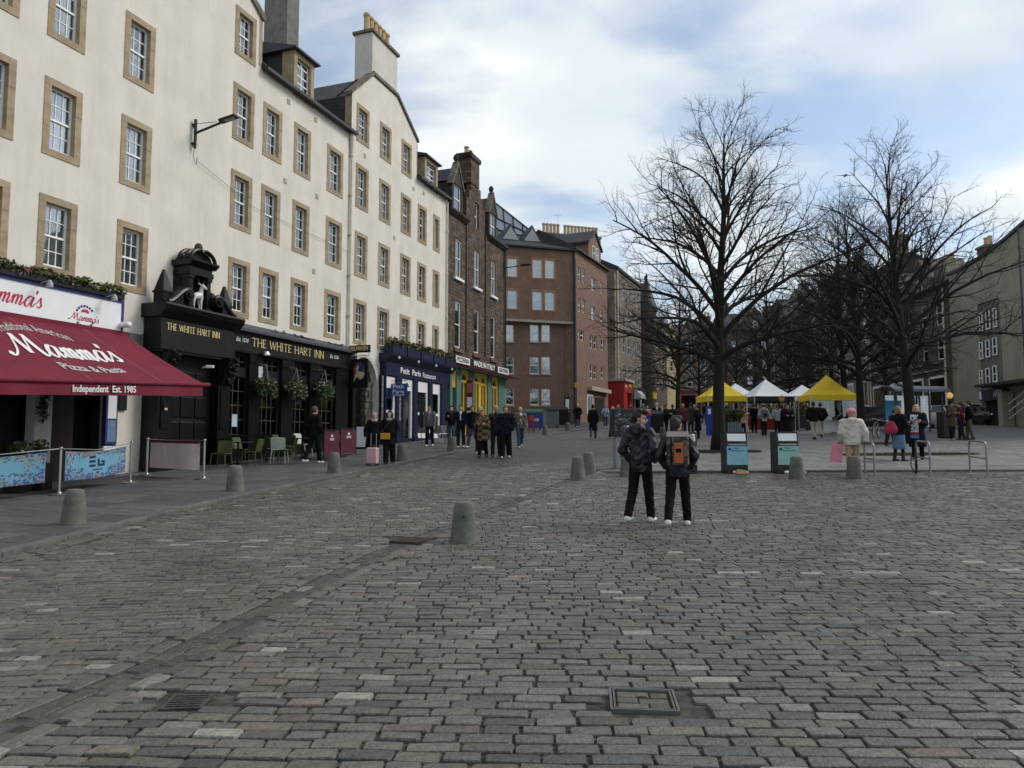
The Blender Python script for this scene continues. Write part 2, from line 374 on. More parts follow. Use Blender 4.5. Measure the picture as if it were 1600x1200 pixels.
# covers set into the setts (pixel corners of the photo)
MH = [ground(958, 1071), ground(1061, 1080), ground(1058, 1117), ground(944, 1104)]
MH_C = (sum(p[0] for p in MH) / 4, sum(p[1] for p in MH) / 4)
CV = ground(293, 1094); GR = ground(643, 843)
HOLES = [(MH_C[0] - .2, MH_C[0] + .2, MH_C[1] - .19, MH_C[1] + .19), (CV[0] - .13, CV[0] + .13, CV[1] - .13, CV[1] + .13), (GR[0] - .24, GR[0] + .24, GR[1] - .26, GR[1] + .26)]
def in_hole(x, y, m=.05): return any(a - m < x < b + m and c - m < y < d + m for a, b, c, d in HOLES)

m_sett = M('worn whin sett', (.62, .62, .60), .62, c2=(1.28, 1.27, 1.24), scale=21, lo=.3, hi=.66, bump=.7, bscale=38, spec=.4, attr='tint', det=6)
nt = m_sett.node_tree; t_ = nt.nodes.new('ShaderNodeTexCoord'); n_ = nt.nodes.new('ShaderNodeTexNoise'); n_.inputs['Scale'].default_value = .42; n_.inputs['Detail'].default_value = 3
nt.links.new(nt.nodes.new('ShaderNodeNewGeometry').outputs['Position'], n_.inputs['Vector'])
r_ = nt.nodes.new('ShaderNodeMapRange'); r_.inputs[1].default_value = .40; r_.inputs[2].default_value = .64; r_.inputs[3].default_value = .58; r_.inputs[4].default_value = .17
nt.links.new(n_.outputs['Fac'], r_.inputs[0]); nt.links.new(r_.outputs[0], nt.nodes['Principled BSDF'].inputs['Roughness'])
R2 = random.Random(11)
def sett_geo(cx, cy, L, W, ang, proud):
    """one sett: rounded block with a slightly domed, tilted top"""
    ca, sa = math.cos(ang), math.sin(ang); hl, hw = L / 2, W / 2; b = .006 + R2.random() * .010
    jit = lambda k=.007: R2.uniform(-k, k)
    out = [(-hl + b, -hw + jit(.004)), (hl - b, -hw + jit(.004)), (hl + jit(), -hw + b * .8), (hl + jit(), hw - b * .8), (hl - b, hw + jit(.004)), (-hl + b, hw + jit(.004)), (-hl + jit(), hw - b * .8), (-hl + jit(), -hw + b * .8)]
    tx, ty = R2.uniform(-.022, .022), R2.uniform(-.05, .05); vs = []
    for k, (sc, dz) in enumerate(((1.0, -.045), (.99, -.009), (.93, -.001))):
        for (a, c) in out:
            a2 = a * (1 - (1 - sc) * W / L); c2 = c * sc
            if k == 2: a2 = a * (1 - .07 * W / L)
            X, Y = cx + a2 * ca - c2 * sa, cy + a2 * sa + c2 * ca
            vs.append((X, Y, gz(X, Y) + dz + proud + (tx * a2 + ty * c2 + jit(.0022) if k else 0)))
    vs.append((cx, cy, gz(cx, cy) + proud + .0035))
    fs = [(k * 8 + i, k * 8 + (i + 1) % 8, (k + 1) * 8 + (i + 1) % 8, (k + 1) * 8 + i) for k in range(2) for i in range(8)] + [(16 + i, 16 + (i + 1) % 8, 24) for i in range(8)]
    return vs, fs
def sett_tint(zone):
    k = R2.random(); b = .103
    g = max(.66, min(1.36, R2.gauss(1, .125))); c = [b * g * 1.06, b * g * 1.0, b * g * .875]
    if k < .022: c = [.23 * g, .225 * g, .195 * g]
    elif k < .05: c = [.155 * g, .152 * g, .132 * g]
    elif k < .055: c = [.17 * g, .135 * g, .115 * g]
    elif k < .12: c = [.082 * g, .082 * g, .076 * g]
    elif k < .2: c = [.118 * g, .105 * g, .082 * g]
    return c
SETTS = []
def lay(zone, ang, pitch, lmin, lmax, gap):
    ca, sa = math.cos(ang), math.sin(ang); j = int(-4 / pitch)
    while j * pitch < 28:
        yy = j * pitch; x = -24 + R2.random() * .3; wob = R2.uniform(0, 6)
        while x < 24:
            L = R2.uniform(lmin, lmax); xm = x + L / 2; yw = yy + .014 * math.sin(xm * .9 + wob * .2 + yy) + R2.uniform(-.004, .004)
            X, Y = xm * ca - yw * sa, xm * sa + yw * ca; x += L + gap * R2.uniform(.7, 1.6)
            if not (2.2 < Y < 23.5 and abs(X) < .72 * Y + 2.4): continue
            c = chan(Y)
            e0, e1 = X - L / 2, X + L / 2
            if zone == 0: e1 = min(e1, c - .285)
            else: e0 = max(e0, c + .285)
            if e1 - e0 < .07: continue
            L = e1 - e0; X = (e0 + e1) / 2
            s_, D_ = sD(X, Y)
            if D_ > kerbD(s_) - .42 or in_plaza(X, Y + .42) or in_hole(X, Y, .065 if Y < 7 else .1): continue
            W = pitch - gap * R2.uniform(.75, 1.35)
            SETTS.append((X, Y, L, W, ang + R2.uniform(-.02, .02), zone))
        j += 1
lay(1, math.radians(-3.0), .119, .17, .31, .0145)
lay(0, math.radians(3.0), .114, .16, .29, .011)
yq = 1.6                                                     # drainage channel: stones laid along the line
while yq < 23.5:
    L = R2.uniform(.22, .34); d = math.atan2(chan(yq + .3) - chan(yq), .3)
    for k, off in enumerate((-.215, -.07, .075, .215)):
        X = chan(yq + (k % 2) * .1) + off * math.cos(d); Y = yq - off * math.sin(d) + (k % 2) * .1
        if 2 < Y < 23 and not in_plaza(X, Y + .4) and not in_hole(X, Y): SETTS.append((X, Y, L - .016, .128, math.pi / 2 - d, 2 if k in (1, 2) else 3))
    yq += L
SETTS.sort(key=lambda q: q[1] - (100 if (abs(q[0]) < .69 * q[1] and q[1] > 3.62) else 0))
road = None
big_v, big_f, big_c = [], [], []
setts_parts = []
for i, (X, Y, L, W, a, zone) in enumerate(SETTS):
    vs, fs = sett_geo(X, Y, L, W, a, R2.uniform(-.004, .005) - (.014 if zone == 2 else -.002 if zone == 3 else 0)); c = sett_tint(zone == 1)
    if zone >= 2: c = [q * (.62 if zone == 2 else .9) for q in c]
    if i < 298:
        me = bpy.data.meshes.new('sett'); o_ = Vector((X, Y, gz(X, Y)))
        me.from_pydata([(p[0] - X, p[1] - Y, p[2] - o_.z) for p in vs], [], fs); at_ = me.attributes.new('tint', 'FLOAT_COLOR', 'POINT'); at_.data.foreach_set('color', (c + [1]) * len(vs))
        me.materials.append(m_sett); setts_parts.append((me, o_))
    else:
        o_ = len(big_v); big_v += vs; big_f += [[q + o_ for q in f] for f in fs]; big_c += (c + [1]) * len(vs)
# far carriageway, too far off to tell the setts apart
m_far = brick_mat('distant sett paving', (.15, .147, .135), (.075, .073, .067), (.035, .033, .03), .27, .125, .014, .6, .5, .3, use_z=False, distort=.02)
def farfn(t, y):
    xl = None; s0 = y / FD[1]
    for _ in range(6): s0 = (y - kerbD(s0) * FN[1]) / FD[1]
    xl = s0 * FD[0] + kerbD(s0) * FN[0]
    xr = PL0[0] + (y - PL0[1]) * FD[0] / FD[1] if y > 20.5 else 26.
    return (xl + (xr + .02 - xl) * t, y)
road = gridsheet('road', [q / 6 for q in range(7)], [21.6 + q * 1.2 for q in range(0, 24)] + [52 + q * 6 for q in range(14)], -.013, m_far, farfn)
me = bpy.data.meshes.new('sett_paving'); me.from_pydata(big_v, [], big_f); at_ = me.attributes.new('tint', 'FLOAT_COLOR', 'POINT'); at_.data.foreach_set('color', big_c)
me.materials.append(m_sett)
o = link('sett_paving', me, road); o['kind'] = 'stuff'
for me, p in setts_parts: link('sett', me, road, p)

# paving flags of the square and of the left pavement
m_flag = M('square flagstone', (.8, .8, .8), .7, c2=(1.2, 1.2, 1.18), scale=5, bump=.25, bscale=70, attr='tint')
def flag(poly, dz, c, th=.05):
    cx = sum(p[0] for p in poly) / 4; cy = sum(p[1] for p in poly) / 4; vs = []
    for k, z in ((1.0, -th), (1.0, -.006), (.985, 0)):
        vs += [(cx + (p[0] - cx) * k, cy + (p[1] - cy) * k, gz(p[0], p[1]) + dz + z) for p in poly]
    fs = [(k * 4 + i, k * 4 + (i + 1) % 4, (k + 1) * 4 + (i + 1) % 4, (k + 1) * 4 + i) for k in range(2) for i in range(4)] + [(8, 9, 10, 11)]
    return vs, fs, c
def lay_flags(owner, items, nparts, tufname):
    bv, bf, bc = [], [], []
    for i, (vs, fs, c) in enumerate(items):
        if i < nparts:
            o_ = Vector(vs[8]); me = bpy.data.meshes.new('flagstone'); me.from_pydata([tuple(Vector(p) - o_) for p in vs], [], fs)
            a_ = me.attributes.new('tint', 'FLOAT_COLOR', 'POINT'); a_.data.foreach_set('color', (c + [1]) * len(vs)); me.materials.append(m_flag); link('flagstone', me, owner, o_)
        else:
            k = len(bv); bv += vs; bf += [[q + k for q in f] for f in fs]; bc += (c + [1]) * len(vs)
    if bv:
        me = bpy.data.meshes.new(tufname); me.from_pydata(bv, [], bf); a_ = me.attributes.new('tint', 'FLOAT_COLOR', 'POINT'); a_.data.foreach_set('color', bc)
        me.materials.append(m_flag); link(tufname, me, owner)['kind'] = 'stuff'
m_plz = brick_mat('distant flagstone paving', (.175, .17, .16), (.145, .14, .132), (.075, .072, .066), .9, .62, .014, .7, .2, .25, use_z=False)
def plfn(t, q):
    # rows away from the kerb line; x from the square's left edge to far right
    x0 = PL0[0] + q * FD[0] / FD[1]; x = x0 + t * (70 - x0); return (x, 20.6 - .05 * x + q)
plaza = gridsheet('square_paving', [(q / 14) ** 1.6 for q in range(15)], [0.25 + q * 1.0 for q in range(30)] + [34 + q * 6 for q in range(15)], -.012, m_plz, plfn)
items = []
for r in range(0, 22):
    q = .32 + r * .64; x = PL0[0] + q * FD[0] / FD[1] + .34 - (r % 2) * .3
    while x < 22 + r * .6:
        L = R2.uniform(.6, 1.05); g = .008
        xs_ = (max(x, PL0[0] + q * FD[0] / FD[1] + .33) + g, x + L - g)
        if xs_[1] - xs_[0] > .2:
            poly = [(xs_[0], 20.6 - .05 * xs_[0] + q + g), (xs_[1], 20.6 - .05 * xs_[1] + q + g), (xs_[1], 20.6 - .05 * xs_[1] + q + .64 - g), (xs_[0], 20.6 - .05 * xs_[0] + q + .64 - g)]
            g_ = R2.gauss(1, .09); b = .165 * g_; c = [b * 1.01, b, b * .95]
            if R2.random() < .06: c = [q_ * .72 for q_ in c]
            items.append(flag(poly, .014 + R2.uniform(-.002, .002), c))
        x += L
items.sort(key=lambda q: q[0][8][1])
lay_flags(plaza, items, 240, 'flag_paving')
m_kerb = M('grey granite kerb', (.075, .075, .07), .75, c2=(.125, .123, .115), scale=5, bump=.2, rnd=.18)
k_ = 0.; kerbs = []
while k_ < 34:                                               # kerb stones along the near edge of the square
    L = R2.uniform(.8, 1.1); x = PL0[0] + k_; poly = [(x + .01, 20.6 - .05 * x), (x + L - .01, 20.6 - .05 * (x + L)), (x + L - .01, 20.6 - .05 * (x + L) + .3), (x + .01, 20.6 - .05 * x + .3)]
    kerbs.append(poly); k_ += L
k_ = .4
while k_ < 40:
    L = R2.uniform(.8, 1.1); p = lambda a, b: (PL0[0] + a * FD[0] + b * FD[1], PL0[1] + a * FD[1] - b * FD[0])
    kerbs.append([p(k_ + .01, 0), p(k_ + .01, .3), p(k_ + L - .01, .3), p(k_ + L - .01, 0)][::-1]); k_ += L
for poly in kerbs:
    vs, fs, _ = flag(poly, .03, None, .09); o_ = Vector(vs[8]); me = bpy.data.meshes.new('kerb_stone'); me.from_pydata([tuple(Vector(p) - o_) for p in vs], [], fs); me.materials.append(m_kerb); fixn(me); link('kerb_stone', me, plaza, o_)
m_pave = M('pavement bedding', (.045, .044, .042), .9, scale=4)
def pvfn(t, s):
    D = kerbD(s) + .1 + t * (17.7 - kerbD(s)); return (s * FD[0] + D * FN[0], s * FD[1] + D * FN[1])
pave = gridsheet('pavement', [q / 5 for q in range(6)], [2 + q * 1.5 for q in range(66)], .015, m_pave, pvfn)
items = []
s_ = 5.0; row = 0
while s_ < 52:
    D_ = kerbD(s_) + .26 - R2.random() * .3; w = .62
    while D_ < 17.4:
        L = R2.uniform(.75, 1.15); g = .007; d0 = max(D_, kerbD(s_ + w) + .23, kerbD(s_) + .23); d1 = min(D_ + L, 17.45)
        if d1 - d0 > .15:
            poly = [fpt(s_ + g, d1 - g, 0)[:2], fpt(s_ + g, d0 + g, 0)[:2], fpt(s_ + w - g, d0 + g, 0)[:2], fpt(s_ + w - g, d1 - g, 0)[:2]]
            b = .082 * R2.gauss(1, .12); items.append(flag(poly, .045 + R2.uniform(-.003, .003), [b, b * 1.0, b * .99], .06))
        D_ += L
    s_ += w
items.sort(key=lambda q: math.hypot(q[0][8][0], q[0][8][1]))
lay_flags(pave, items, 200, 'flag_paving')
s_ = 4.0
while s_ < 62:
    L = R2.uniform(.85, 1.2); a, b = s_ + .006, s_ + L - .006
    poly = [fpt(a, kerbD(a) + .22, 0)[:2], fpt(a, kerbD(a), 0)[:2], fpt(b, kerbD(b), 0)[:2], fpt(b, kerbD(b) + .22, 0)[:2]]
    vs, fs, _ = flag(poly, .05, None, .1); o_ = Vector(vs[8]); me = bpy.data.meshes.new('kerb_stone'); me.from_pydata([tuple(Vector(p) - o_) for p in vs], [], fs); me.materials.append(m_kerb); fixn(me); link('kerb_stone', me, pave, o_)
    # gutter row of setts at the kerb foot
    s_ += L
R3 = random.Random(3); bv, bf, bc = [], [], []
s_ = 4.0
while s_ < 26:
    L = R3.uniform(.2, .32)
    for off in (.1, .25):
        X, Y, _ = fpt(s_, kerbD(s_) - off); vs, fs = sett_geo(X, Y, L - .02, .13, FROT, 0); c = [q * .8 for q in sett_tint(False)]; k = len(bv); bv += vs; bf += [[q + k for q in f] for f in fs]; bc += (c + [1]) * len(vs)
    s_ += L
me = bpy.data.meshes.new('gutter_setts'); me.from_pydata(bv, [], bf); a_ = me.attributes.new('tint', 'FLOAT_COLOR', 'POINT'); a_.data.foreach_set('color', bc); me.materials.append(m_sett); link('gutter_setts', me, road)['kind'] = 'stuff'
# ------------------------------------------------------------------ facades
m_cream = M('cream painted harl', (.65, .605, .53), .9, c2=(.725, .68, .605), scale=.9, bump=.35, bscale=55, streak=.10, det=9)
m_sur = M('buff sandstone dressing', (.27, .205, .125), .85, c2=(.39, .31, .21), scale=2.6, bump=.25, bscale=40, rnd=.08)
m_white = M('white window paint', (.78, .78, .76), .5, var=.05)
m_slate = brick_mat('roof slate', (.042, .043, .047), (.03, .03, .034), (.012, .012, .013), .28, .17, .01, .6, .5, .35)
m_lead = M('dark lead flashing', (.05, .055, .065), .55, var=.2)
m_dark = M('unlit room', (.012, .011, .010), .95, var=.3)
m_glass = glass_mat('window glass', (.8, .84, .85), .22)
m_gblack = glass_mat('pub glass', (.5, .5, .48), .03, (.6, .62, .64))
m_curt = M('net curtain', (.42, .41, .39), .95, c2=(.62, .61, .58), scale=3, stretch=(9, 1, .6), rnd=.35)
m_gut = M('dark gutter iron', (.02, .02, .022), .5, var=.2)
m_cope = M('weathered coping stone', (.10, .085, .065), .9, c2=(.2, .17, .13), scale=3, bump=.3)
m_grayharl = M('grey cement harl', (.13, .125, .115), .95, c2=(.2, .195, .18), scale=5, bump=1., bscale=45)
m_pot = M('clay chimney pot', (.38, .27, .15), .85, c2=(.5, .37, .22), scale=5)
m_pipe = M('cream painted pipe', (.55, .49, .39), .6, c2=(.66, .6, .49), scale=6)

def wall(par, name, outline, holes, mat, depth=8., rev=.26, mats=None, sides=True):
    """front wall in the local xz plane with openings; the body runs back by depth"""
    mb = MB(); polys = [[Vector((p[0], p[1], 0)) for p in outline]] + [[Vector((x0, z0, 0)), Vector((x1, z0, 0)), Vector((x1, z1, 0)), Vector((x0, z1, 0))] for x0, x1, z0, z1 in holes]
    flat = [q for p in polys for q in p]; tr = tessellate_polygon(polys)
    mb.add([(q.x, 0, q.y) for q in flat], [tuple(t) for t in tr])
    for x0, x1, z0, z1 in holes:
        c = [(x0, z0), (x1, z0), (x1, z1), (x0, z1)]
        for i in range(4):
            a, b = c[i], c[(i + 1) % 4]; mb.quad((a[0], 0, a[1]), (a[0], rev, a[1]), (b[0], rev, b[1]), (b[0], 0, b[1]))
    if sides:
        n = len(outline)
        for i in range(n):
            a, b = outline[i], outline[(i + 1) % n]; mb.quad((a[0], 0, a[1]), (b[0], 0, b[1]), (b[0], depth, b[1]), (a[0], depth, a[1]))
        back = tessellate_polygon([polys[0]]); mb.add([(p[0], depth, p[1]) for p in outline], [tuple(t) for t in back])
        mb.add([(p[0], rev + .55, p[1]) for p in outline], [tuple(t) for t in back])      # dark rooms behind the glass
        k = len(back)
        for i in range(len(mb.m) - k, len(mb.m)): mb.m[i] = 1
    me = mb.mesh(name, [mat, m_dark]); fixn(me)
    return link(name, me, par)

WCACHE = {}
def window(par, x0, x1, z0, z1, sm=m_sur, sw=.19, sash_y=.13, cols=3, each=True, style='sash', fm=m_white, curtain=None, jamb=3, proud=.018, glass=None, sill=None, head=None):
    """stone surround, sash frame with glazing bars, panes; returns the hole for the wall"""
    w, h = x1 - x0, z1 - z0; key = (round(w, 2), round(h, 2), sm.name if sm else '', sw, cols, each, style, fm.name, jamb, proud, sill, (glass or m_glass).name)
    iw, ih = w - 2 * sw, h - 2 * sw * .95
    if key not in WCACHE:
        a = MB(); g = .003
        if sm:
            zb, zt = -h / 2 + sw * .95, h / 2 - sw * .95
            for sx in (-1, 1):
                zz = zb
                for q in range(jamb):
                    ze = zb + (zt - zb) * (q + 1) / jamb; pr = proud + (.004 if (q + (sx > 0)) % 2 else 0)
                    xa, xb = sorted((sx * (w / 2 - .001), sx * iw / 2)); a.box(xa, xb, -pr, .24, zz + g, ze - g); zz = ze
            a.box(-w / 2 + .001, w / 2 - .001, -proud - .003, .24, h / 2 - sw * .95, h / 2 - .001)
            a.box(-w / 2 + .001, w / 2 - .001, -proud - .006, .24, -h / 2 + .001, -h / 2 + sw * .95)
            if sill: a.box(-w / 2 - .03, w / 2 + .03, -.12, .03, -h / 2 - .02, -h / 2 + sill)
        else: a.box(-iw / 2, iw / 2, .2, .22, -ih / 2, -ih / 2 + .02)
        b = MB(); y0, y1 = sash_y, sash_y + .06; fw = .055 if style == 'sash' else .085
        b.box(-iw / 2, -iw / 2 + fw, y0, y1, -ih / 2, ih / 2); b.box(iw / 2 - fw, iw / 2, y0, y1, -ih / 2, ih / 2)
        b.box(-iw / 2 + fw, iw / 2 - fw, y0, y1, ih / 2 - fw, ih / 2); b.box(-iw / 2 + fw, iw / 2 - fw, y0 - .01, y1, -ih / 2, -ih / 2 + .075); b.box(-iw / 2 + fw, iw / 2 - fw, y0 - .012, y1 - .01, -.03, .025)
        X0, X1 = -iw / 2 + fw, iw / 2 - fw; pw = (X1 - X0) / cols; cells = []
        for (za, zb, yy) in ((-ih / 2 + .075, -.03, .02), (.025, ih / 2 - fw, 0)):
            rows = 2 if style == 'sash' else 1
            for r in range(rows):
                for c in range(cols): cells.append((X0 + (c + .5) * pw, (za + zb) / 2 if rows == 1 else za + (zb - za) * (.25 + .5 * r), (zb - za) / rows))
            for c in range(1, cols): b.box(X0 + c * pw - .011, X0 + c * pw + .011, y0 + .018, y1 - .008, za, zb)
            if rows == 2: b.box(X0, X1, y0 + .019, y1 - .009, (za + zb) / 2 - .011, (za + zb) / 2 + .011)
        gm = glass or m_glass; panes = []
        if each:
            hs = {}
            for (cx, cz, ph) in cells:
                k = round(ph, 3)
                if k not in hs: hs[k] = MB().box(-pw / 2, pw / 2, 0, .006, -ph / 2, ph / 2).mesh('pane', gm)
                panes.append((hs[k], cx, y0 + .035, cz))
        else:
            ph = ih / 2; me = MB().box(X0, X1, 0, .006, -ph / 2, ph / 2).mesh('pane', gm); panes = [(me, 0, y0 + .035, ph / 2), (me, 0, y0 + .035, -ph / 2)]
        cu = MB(); n = 9
        for s0, s1 in ((-iw / 2, -iw * .16), (iw * .16, iw / 2)):
            xs_ = [s0 + (s1 - s0) * i / n for i in range(n + 1)]
            for i in range(n): cu.quad((xs_[i], y0 + .16 + .025 * (i % 2), -ih / 2), (xs_[i + 1], y0 + .16 + .025 * ((i + 1) % 2), -ih / 2), (xs_[i + 1], y0 + .16 + .025 * ((i + 1) % 2), ih / 2), (xs_[i], y0 + .16 + .025 * (i % 2), ih / 2))
        bl = MB().box(-iw / 2, iw / 2, y0 + .14, y0 + .15, ih * .08, ih / 2); nb = MB()
        for i in range(14):
            xa, xb = -iw / 2 + iw * i / 14, -iw / 2 + iw * (i + 1) / 14; nb.quad((xa, y0 + .16 + .02 * (i % 2), -ih / 2), (xb, y0 + .16 + .02 * ((i + 1) % 2), -ih / 2), (xb, y0 + .16 + .02 * ((i + 1) % 2), ih / 2), (xa, y0 + .16 + .02 * (i % 2), ih / 2))
        WCACHE[key] = (a.mesh('window', sm or m_white), b.mesh('sash_frame', fm), panes, cu.mesh('curtain', m_curt), bl.mesh('blind', m_curt), nb.mesh('net_curtain', m_curt))
    a, b, panes, cu, bl, nb = WCACHE[key]
    wo = link('window', a, par, ((x0 + x1) / 2, 0, (z0 + z1) / 2)); link('sash_frame', b, wo)
    for (me, cx, cy, cz) in panes: link('pane', me, wo, (cx, cy, cz))
    k = RND.random() if curtain is None else curtain
    if k < .22: link('curtain', cu, wo)
    elif k < .42: link('blind', bl, wo)
    elif k < .93: link('net_curtain', nb, wo)
    return (x0 + .004, x1 - .004, z0 + .004, z1 - .004)

def fthing(name, label, cat, s, D=17.5, z=None, group=None):
    x, y, g = fpt(s, D); return thing(name, label, cat, (x, y, g if z is None else z), FROT, group)
class Loc:
    """pixel -> local x,z of a thing standing on the left street front"""
    def __init__(s, s0, D=17.5): s.s0 = s0; s.D = D; s.g = fpt(s0, D)[2]
    def __call__(s, u, v, dy=0): a, z = fac(u, v, s.D + dy); return a - s.s0, z - s.g
def chimney_pots(par, xs, ys, z, h=.75, r=.13):
    me = MB().lathe([(r * 1.15, 0), (r * 1.15, .06), (r, .1), (r * .92, h * .82), (r * 1.15, h * .86), (r * 1.15, h * .95), (r * .95, h), (r * .75, h), (r * .7, h * .6)], 14, cap=False).mesh('chimney_pot', m_pot, True)
    for x, y in zip(xs, ys): link('chimney_pot', me, par, (x, y, z))

# ---- A: tall cream house at the left edge, then its lower range with a dormer
sA = 4.0; gA = fpt(sA, 17.5)[2]; LA = lambda s, z: (s - sA, z - gA)
house = fthing('cream_tenement', 'tall cream harled tenement with buff stone window surrounds above the red awning', 'building', sA)
holes = []; cols_A = [11.42, 13.28, 15.66, 20.22]
rowsA = [(5.88, 7.9), (8.95, 11.0), (12.09, 14.13), (15.17, 16.95)]
for c in [6.9, 9.2] + cols_A:
    for (z0, z1) in rowsA: holes.append(window(house, c - sA, c + 1.1 - sA, z0 - gA, z1 - gA, each=c > 11))
def oA(pts): return [LA(*p) for p in pts]
zb = gA - .4
holes += [(4.75, 11.5, -.1, 4.3 - gA), (12.9, 15.6, .05, 4.6 - gA)]
wall(house, 'wall', oA([(4, zb), (21.66, zb), (21.66, 17.25), (20.3, 18.0), (17.5, 21.2), (4, 21.2)]), holes, m_cream, 9)
mb = MB(); a, b = LA(21.62, 17.25), LA(17.3, 21.4)
mb.prism_y([(a[0] + .12, a[1] - .12), (a[0] + .12, a[1] + .1), (16.3 - 0, 18.0 - gA + .22), (b[0], b[1] + .1), (b[0], b[1]), (16.3, 18.0 - gA + .02), (a[0], a[1] - .12)], -.08, .35); fixn(mb.mesh('x', m_cope)); mb.obj('skew_coping', m_cope, house)
MB().box(21.5 - sA, 21.672 - sA, -.012, .3, 15.35 - gA, 17.2 - gA).obj('quoin', m_sur, house)

low = fthing('cream_tenement', 'lower cream harled range above the black pub with slate roof and one dormer', 'building', 21.66)
LL = lambda s, z: (s - 21.66, z - fpt(21.66, 17.5)[2]); gl = fpt(21.66, 17.5)[2]; holes = []
for c in [21.83, 23.70, 25.98]:
    for r, (z0, z1) in enumerate(rowsA[:3]):
        holes.append(window(low, c - 21.66, c + 1.1 + (.12 if c > 25 else 0) - 21.66, z0 - gl, z1 - gl, each=True))
holes.append((.05, 5.95, -.25, 5.0 - gl))
wall(low, 'wall', [LL(21.66, zb), LL(27.85, zb), LL(27.85, 15.3), LL(21.66, 15.3)], holes, m_cream, 9)
rf = MB().prism_x([(-.22, 15.28 - gl), (-.22, 15.36 - gl), (4.4, 19.2 - gl), (9, 15.5 - gl), (9, 15.28 - gl)], .004, 6.185).obj('roof', m_slate, low)
MB().prism_x([(-.30, 15.22 - gl), (-.30, 15.34 - gl), (-.2, 15.37 - gl), (-.1, 15.34 - gl), (-.1, 15.22 - gl)], .0, 6.3).obj('gutter', m_gut, low)
def dormer(par, xl, xr, zs, zt, gl_, depth=3.4):
    d = link('dormer', MB().prism_x([(.03, zs - .35), (.03, zt), (depth, zt), (depth, zs - .35)], xl, xl + .06).prism_x([(.03, zs - .35), (.03, zt), (depth, zt), (depth, zs - .35)], xr - .06, xr).mesh('dormer', m_slate), par)
    b = MB(); t = .17                                               # stone frame round the window
    for a0, a1, c0, c1 in ((xl - .04, xl + t, zs - .4, zt), (xr - t, xr + .04, zs - .4, zt)): b.box(a0, a1, -.03, .55, c0, c1)
    b.box(xl + t, xr - t, -.028, .3, zt - .2, zt); b.box(xl + t, xr - t, -.035, .3, zs - .4, zs); b.obj('stone_frame', m_sur, d)
    f = MB(); y = .12; x0, x1 = xl + t, xr - t
    for q in (x0, (x0 + x1) / 2 - .02, x1 - .05): f.box(q, q + .05, y, y + .05, zs, zt - .2)
    for q in (zs, (zs + zt) / 2 - .12, zt - .25, zs + (zt - zs) * .2, zs + (zt - zs) * .68): f.box(x0 + .05, x1 - .05, y + .003, y + .047, q, q + .05)
    f.obj('sash_frame', m_white, d); MB().box(x0, x1, y + .02, y + .026, zs, zt - .2).obj('pane', m_glass, d); MB().box(x0, x1, .6, .62, zs, zt).obj('backing', m_dark, d)
    MB().prism_x([(-.22, zt), (-.22, zt + .07), (1.6, zt + .55), (depth + .5, zt + .5), (depth + .5, zt)], xl - .22, xr + .22).obj('dormer_roof', m_lead, d)
dormer(low, 1.95, 3.2, 15.55 - gl, 17.0 - gl, gl)
ch = MB().box(6.05, 6.95, 3.5, 4.8, 15.5 - gl, 23.4 - gl).obj('chimney_stack', m_grayharl, low); MB().box(5.95, 7.05, 3.4, 4.9, 23.4 - gl, 23.6 - gl).obj('chimney_cope', m_cope, ch)
pipe = MB().tube([(6.1, -.09, 15.1 - gl), (6.1, -.09, 4.9 - gl)], .055, 10); pipe.lathe([(.07, 14.4 - gl), (.12, 15.0 - gl), (.12, 15.2 - gl), (.05, 15.2 - gl)], 10, (6.1, -.09, 0))
for z in (14.2, 12.4, 10.6, 8.8, 7.0): pipe.lathe([(.075, z - gl), (.075, z - gl + .12)], 10, (6.1, -.09, 0)).box(6.0, 6.2, -.09, .01, z - gl + .02, z - gl + .06)
pipe.obj('downpipe', m_pipe, low, True)
m_vent = M('vent grille', (.42, .38, .30), .7, var=.15)
def vents(par, pts, s0, g0):
    for (s, z) in pts:
        v = MB().box(-.09, .09, -.02, .01, -.1, .1)
        for k in range(3): v.box(-.075, .075, -.03, -.018, -.07 + k * .055, -.045 + k * .055)
        v.obj('vent', m_vent, par, loc=(s - s0, 0, z - g0))
vents(low, [(23.3, 14.75), (25.1, 14.78), (23.2, 11.55), (25.3, 11.6), (25.2, 8.45)], 21.66, gl)
m_wire = M('black cable', (.012, .012, .012), .6)

# ---- B: gabled cream house with the tall white chimney
sB = 27.85; gB = fpt(sB, 17.5)[2]; B = fthing('gabled_cream_house', 'cream gabled house with broad pale chimney and six clay pots', 'building', sB); LB = lambda s, z: (s - sB, z - gB)
holes = []
for c in [28.25, 30.36, 32.55]:
    for (z0, z1) in rowsA: holes.append(window(B, c - sB, c + 1.1 - sB, z0 - gB, z1 - gB, each=False))
for c, w in ((34.43, 1.05), (36.3, .85)):
    for (z0, z1) in rowsA[:3]: holes.append(window(B, c - sB, c + w - sB, z0 - gB, z1 - gB, each=False, cols=2, sw=.19 if w > 1 else .22))
AR = [(28.02, gB - .4), (28.02, 4.0)] + [(29.2 - 1.18 * math.cos(t), 4.0 + 1.35 * math.sin(t)) for t in [math.pi * k / 12 for k in range(1, 12)]] + [(30.38, 4.0), (30.38, gB - .4)]
holes.append((30.72 - sB, 38.05 - sB, -.2, 4.9 - gB))
wall(B, 'wall', [LB(27.85, gB - .4)] + [LB(*p) for p in AR] + [LB(*p) for p in [(38.17, gB - .4), (38.17, 15.5), (34.25, 15.5), (34.25, 17.45), (32.0, 18.85), (29.6, 18.85), (27.85, 17.2)]], holes, m_cream, .3)
MB().box(2.54, 10.3, .9, 9, -.4, 15.4 - gB).box(.01, 2.54, .31, 9, 5.5 - gB, 15.4 - gB).obj('rear_wall', m_cream, B)
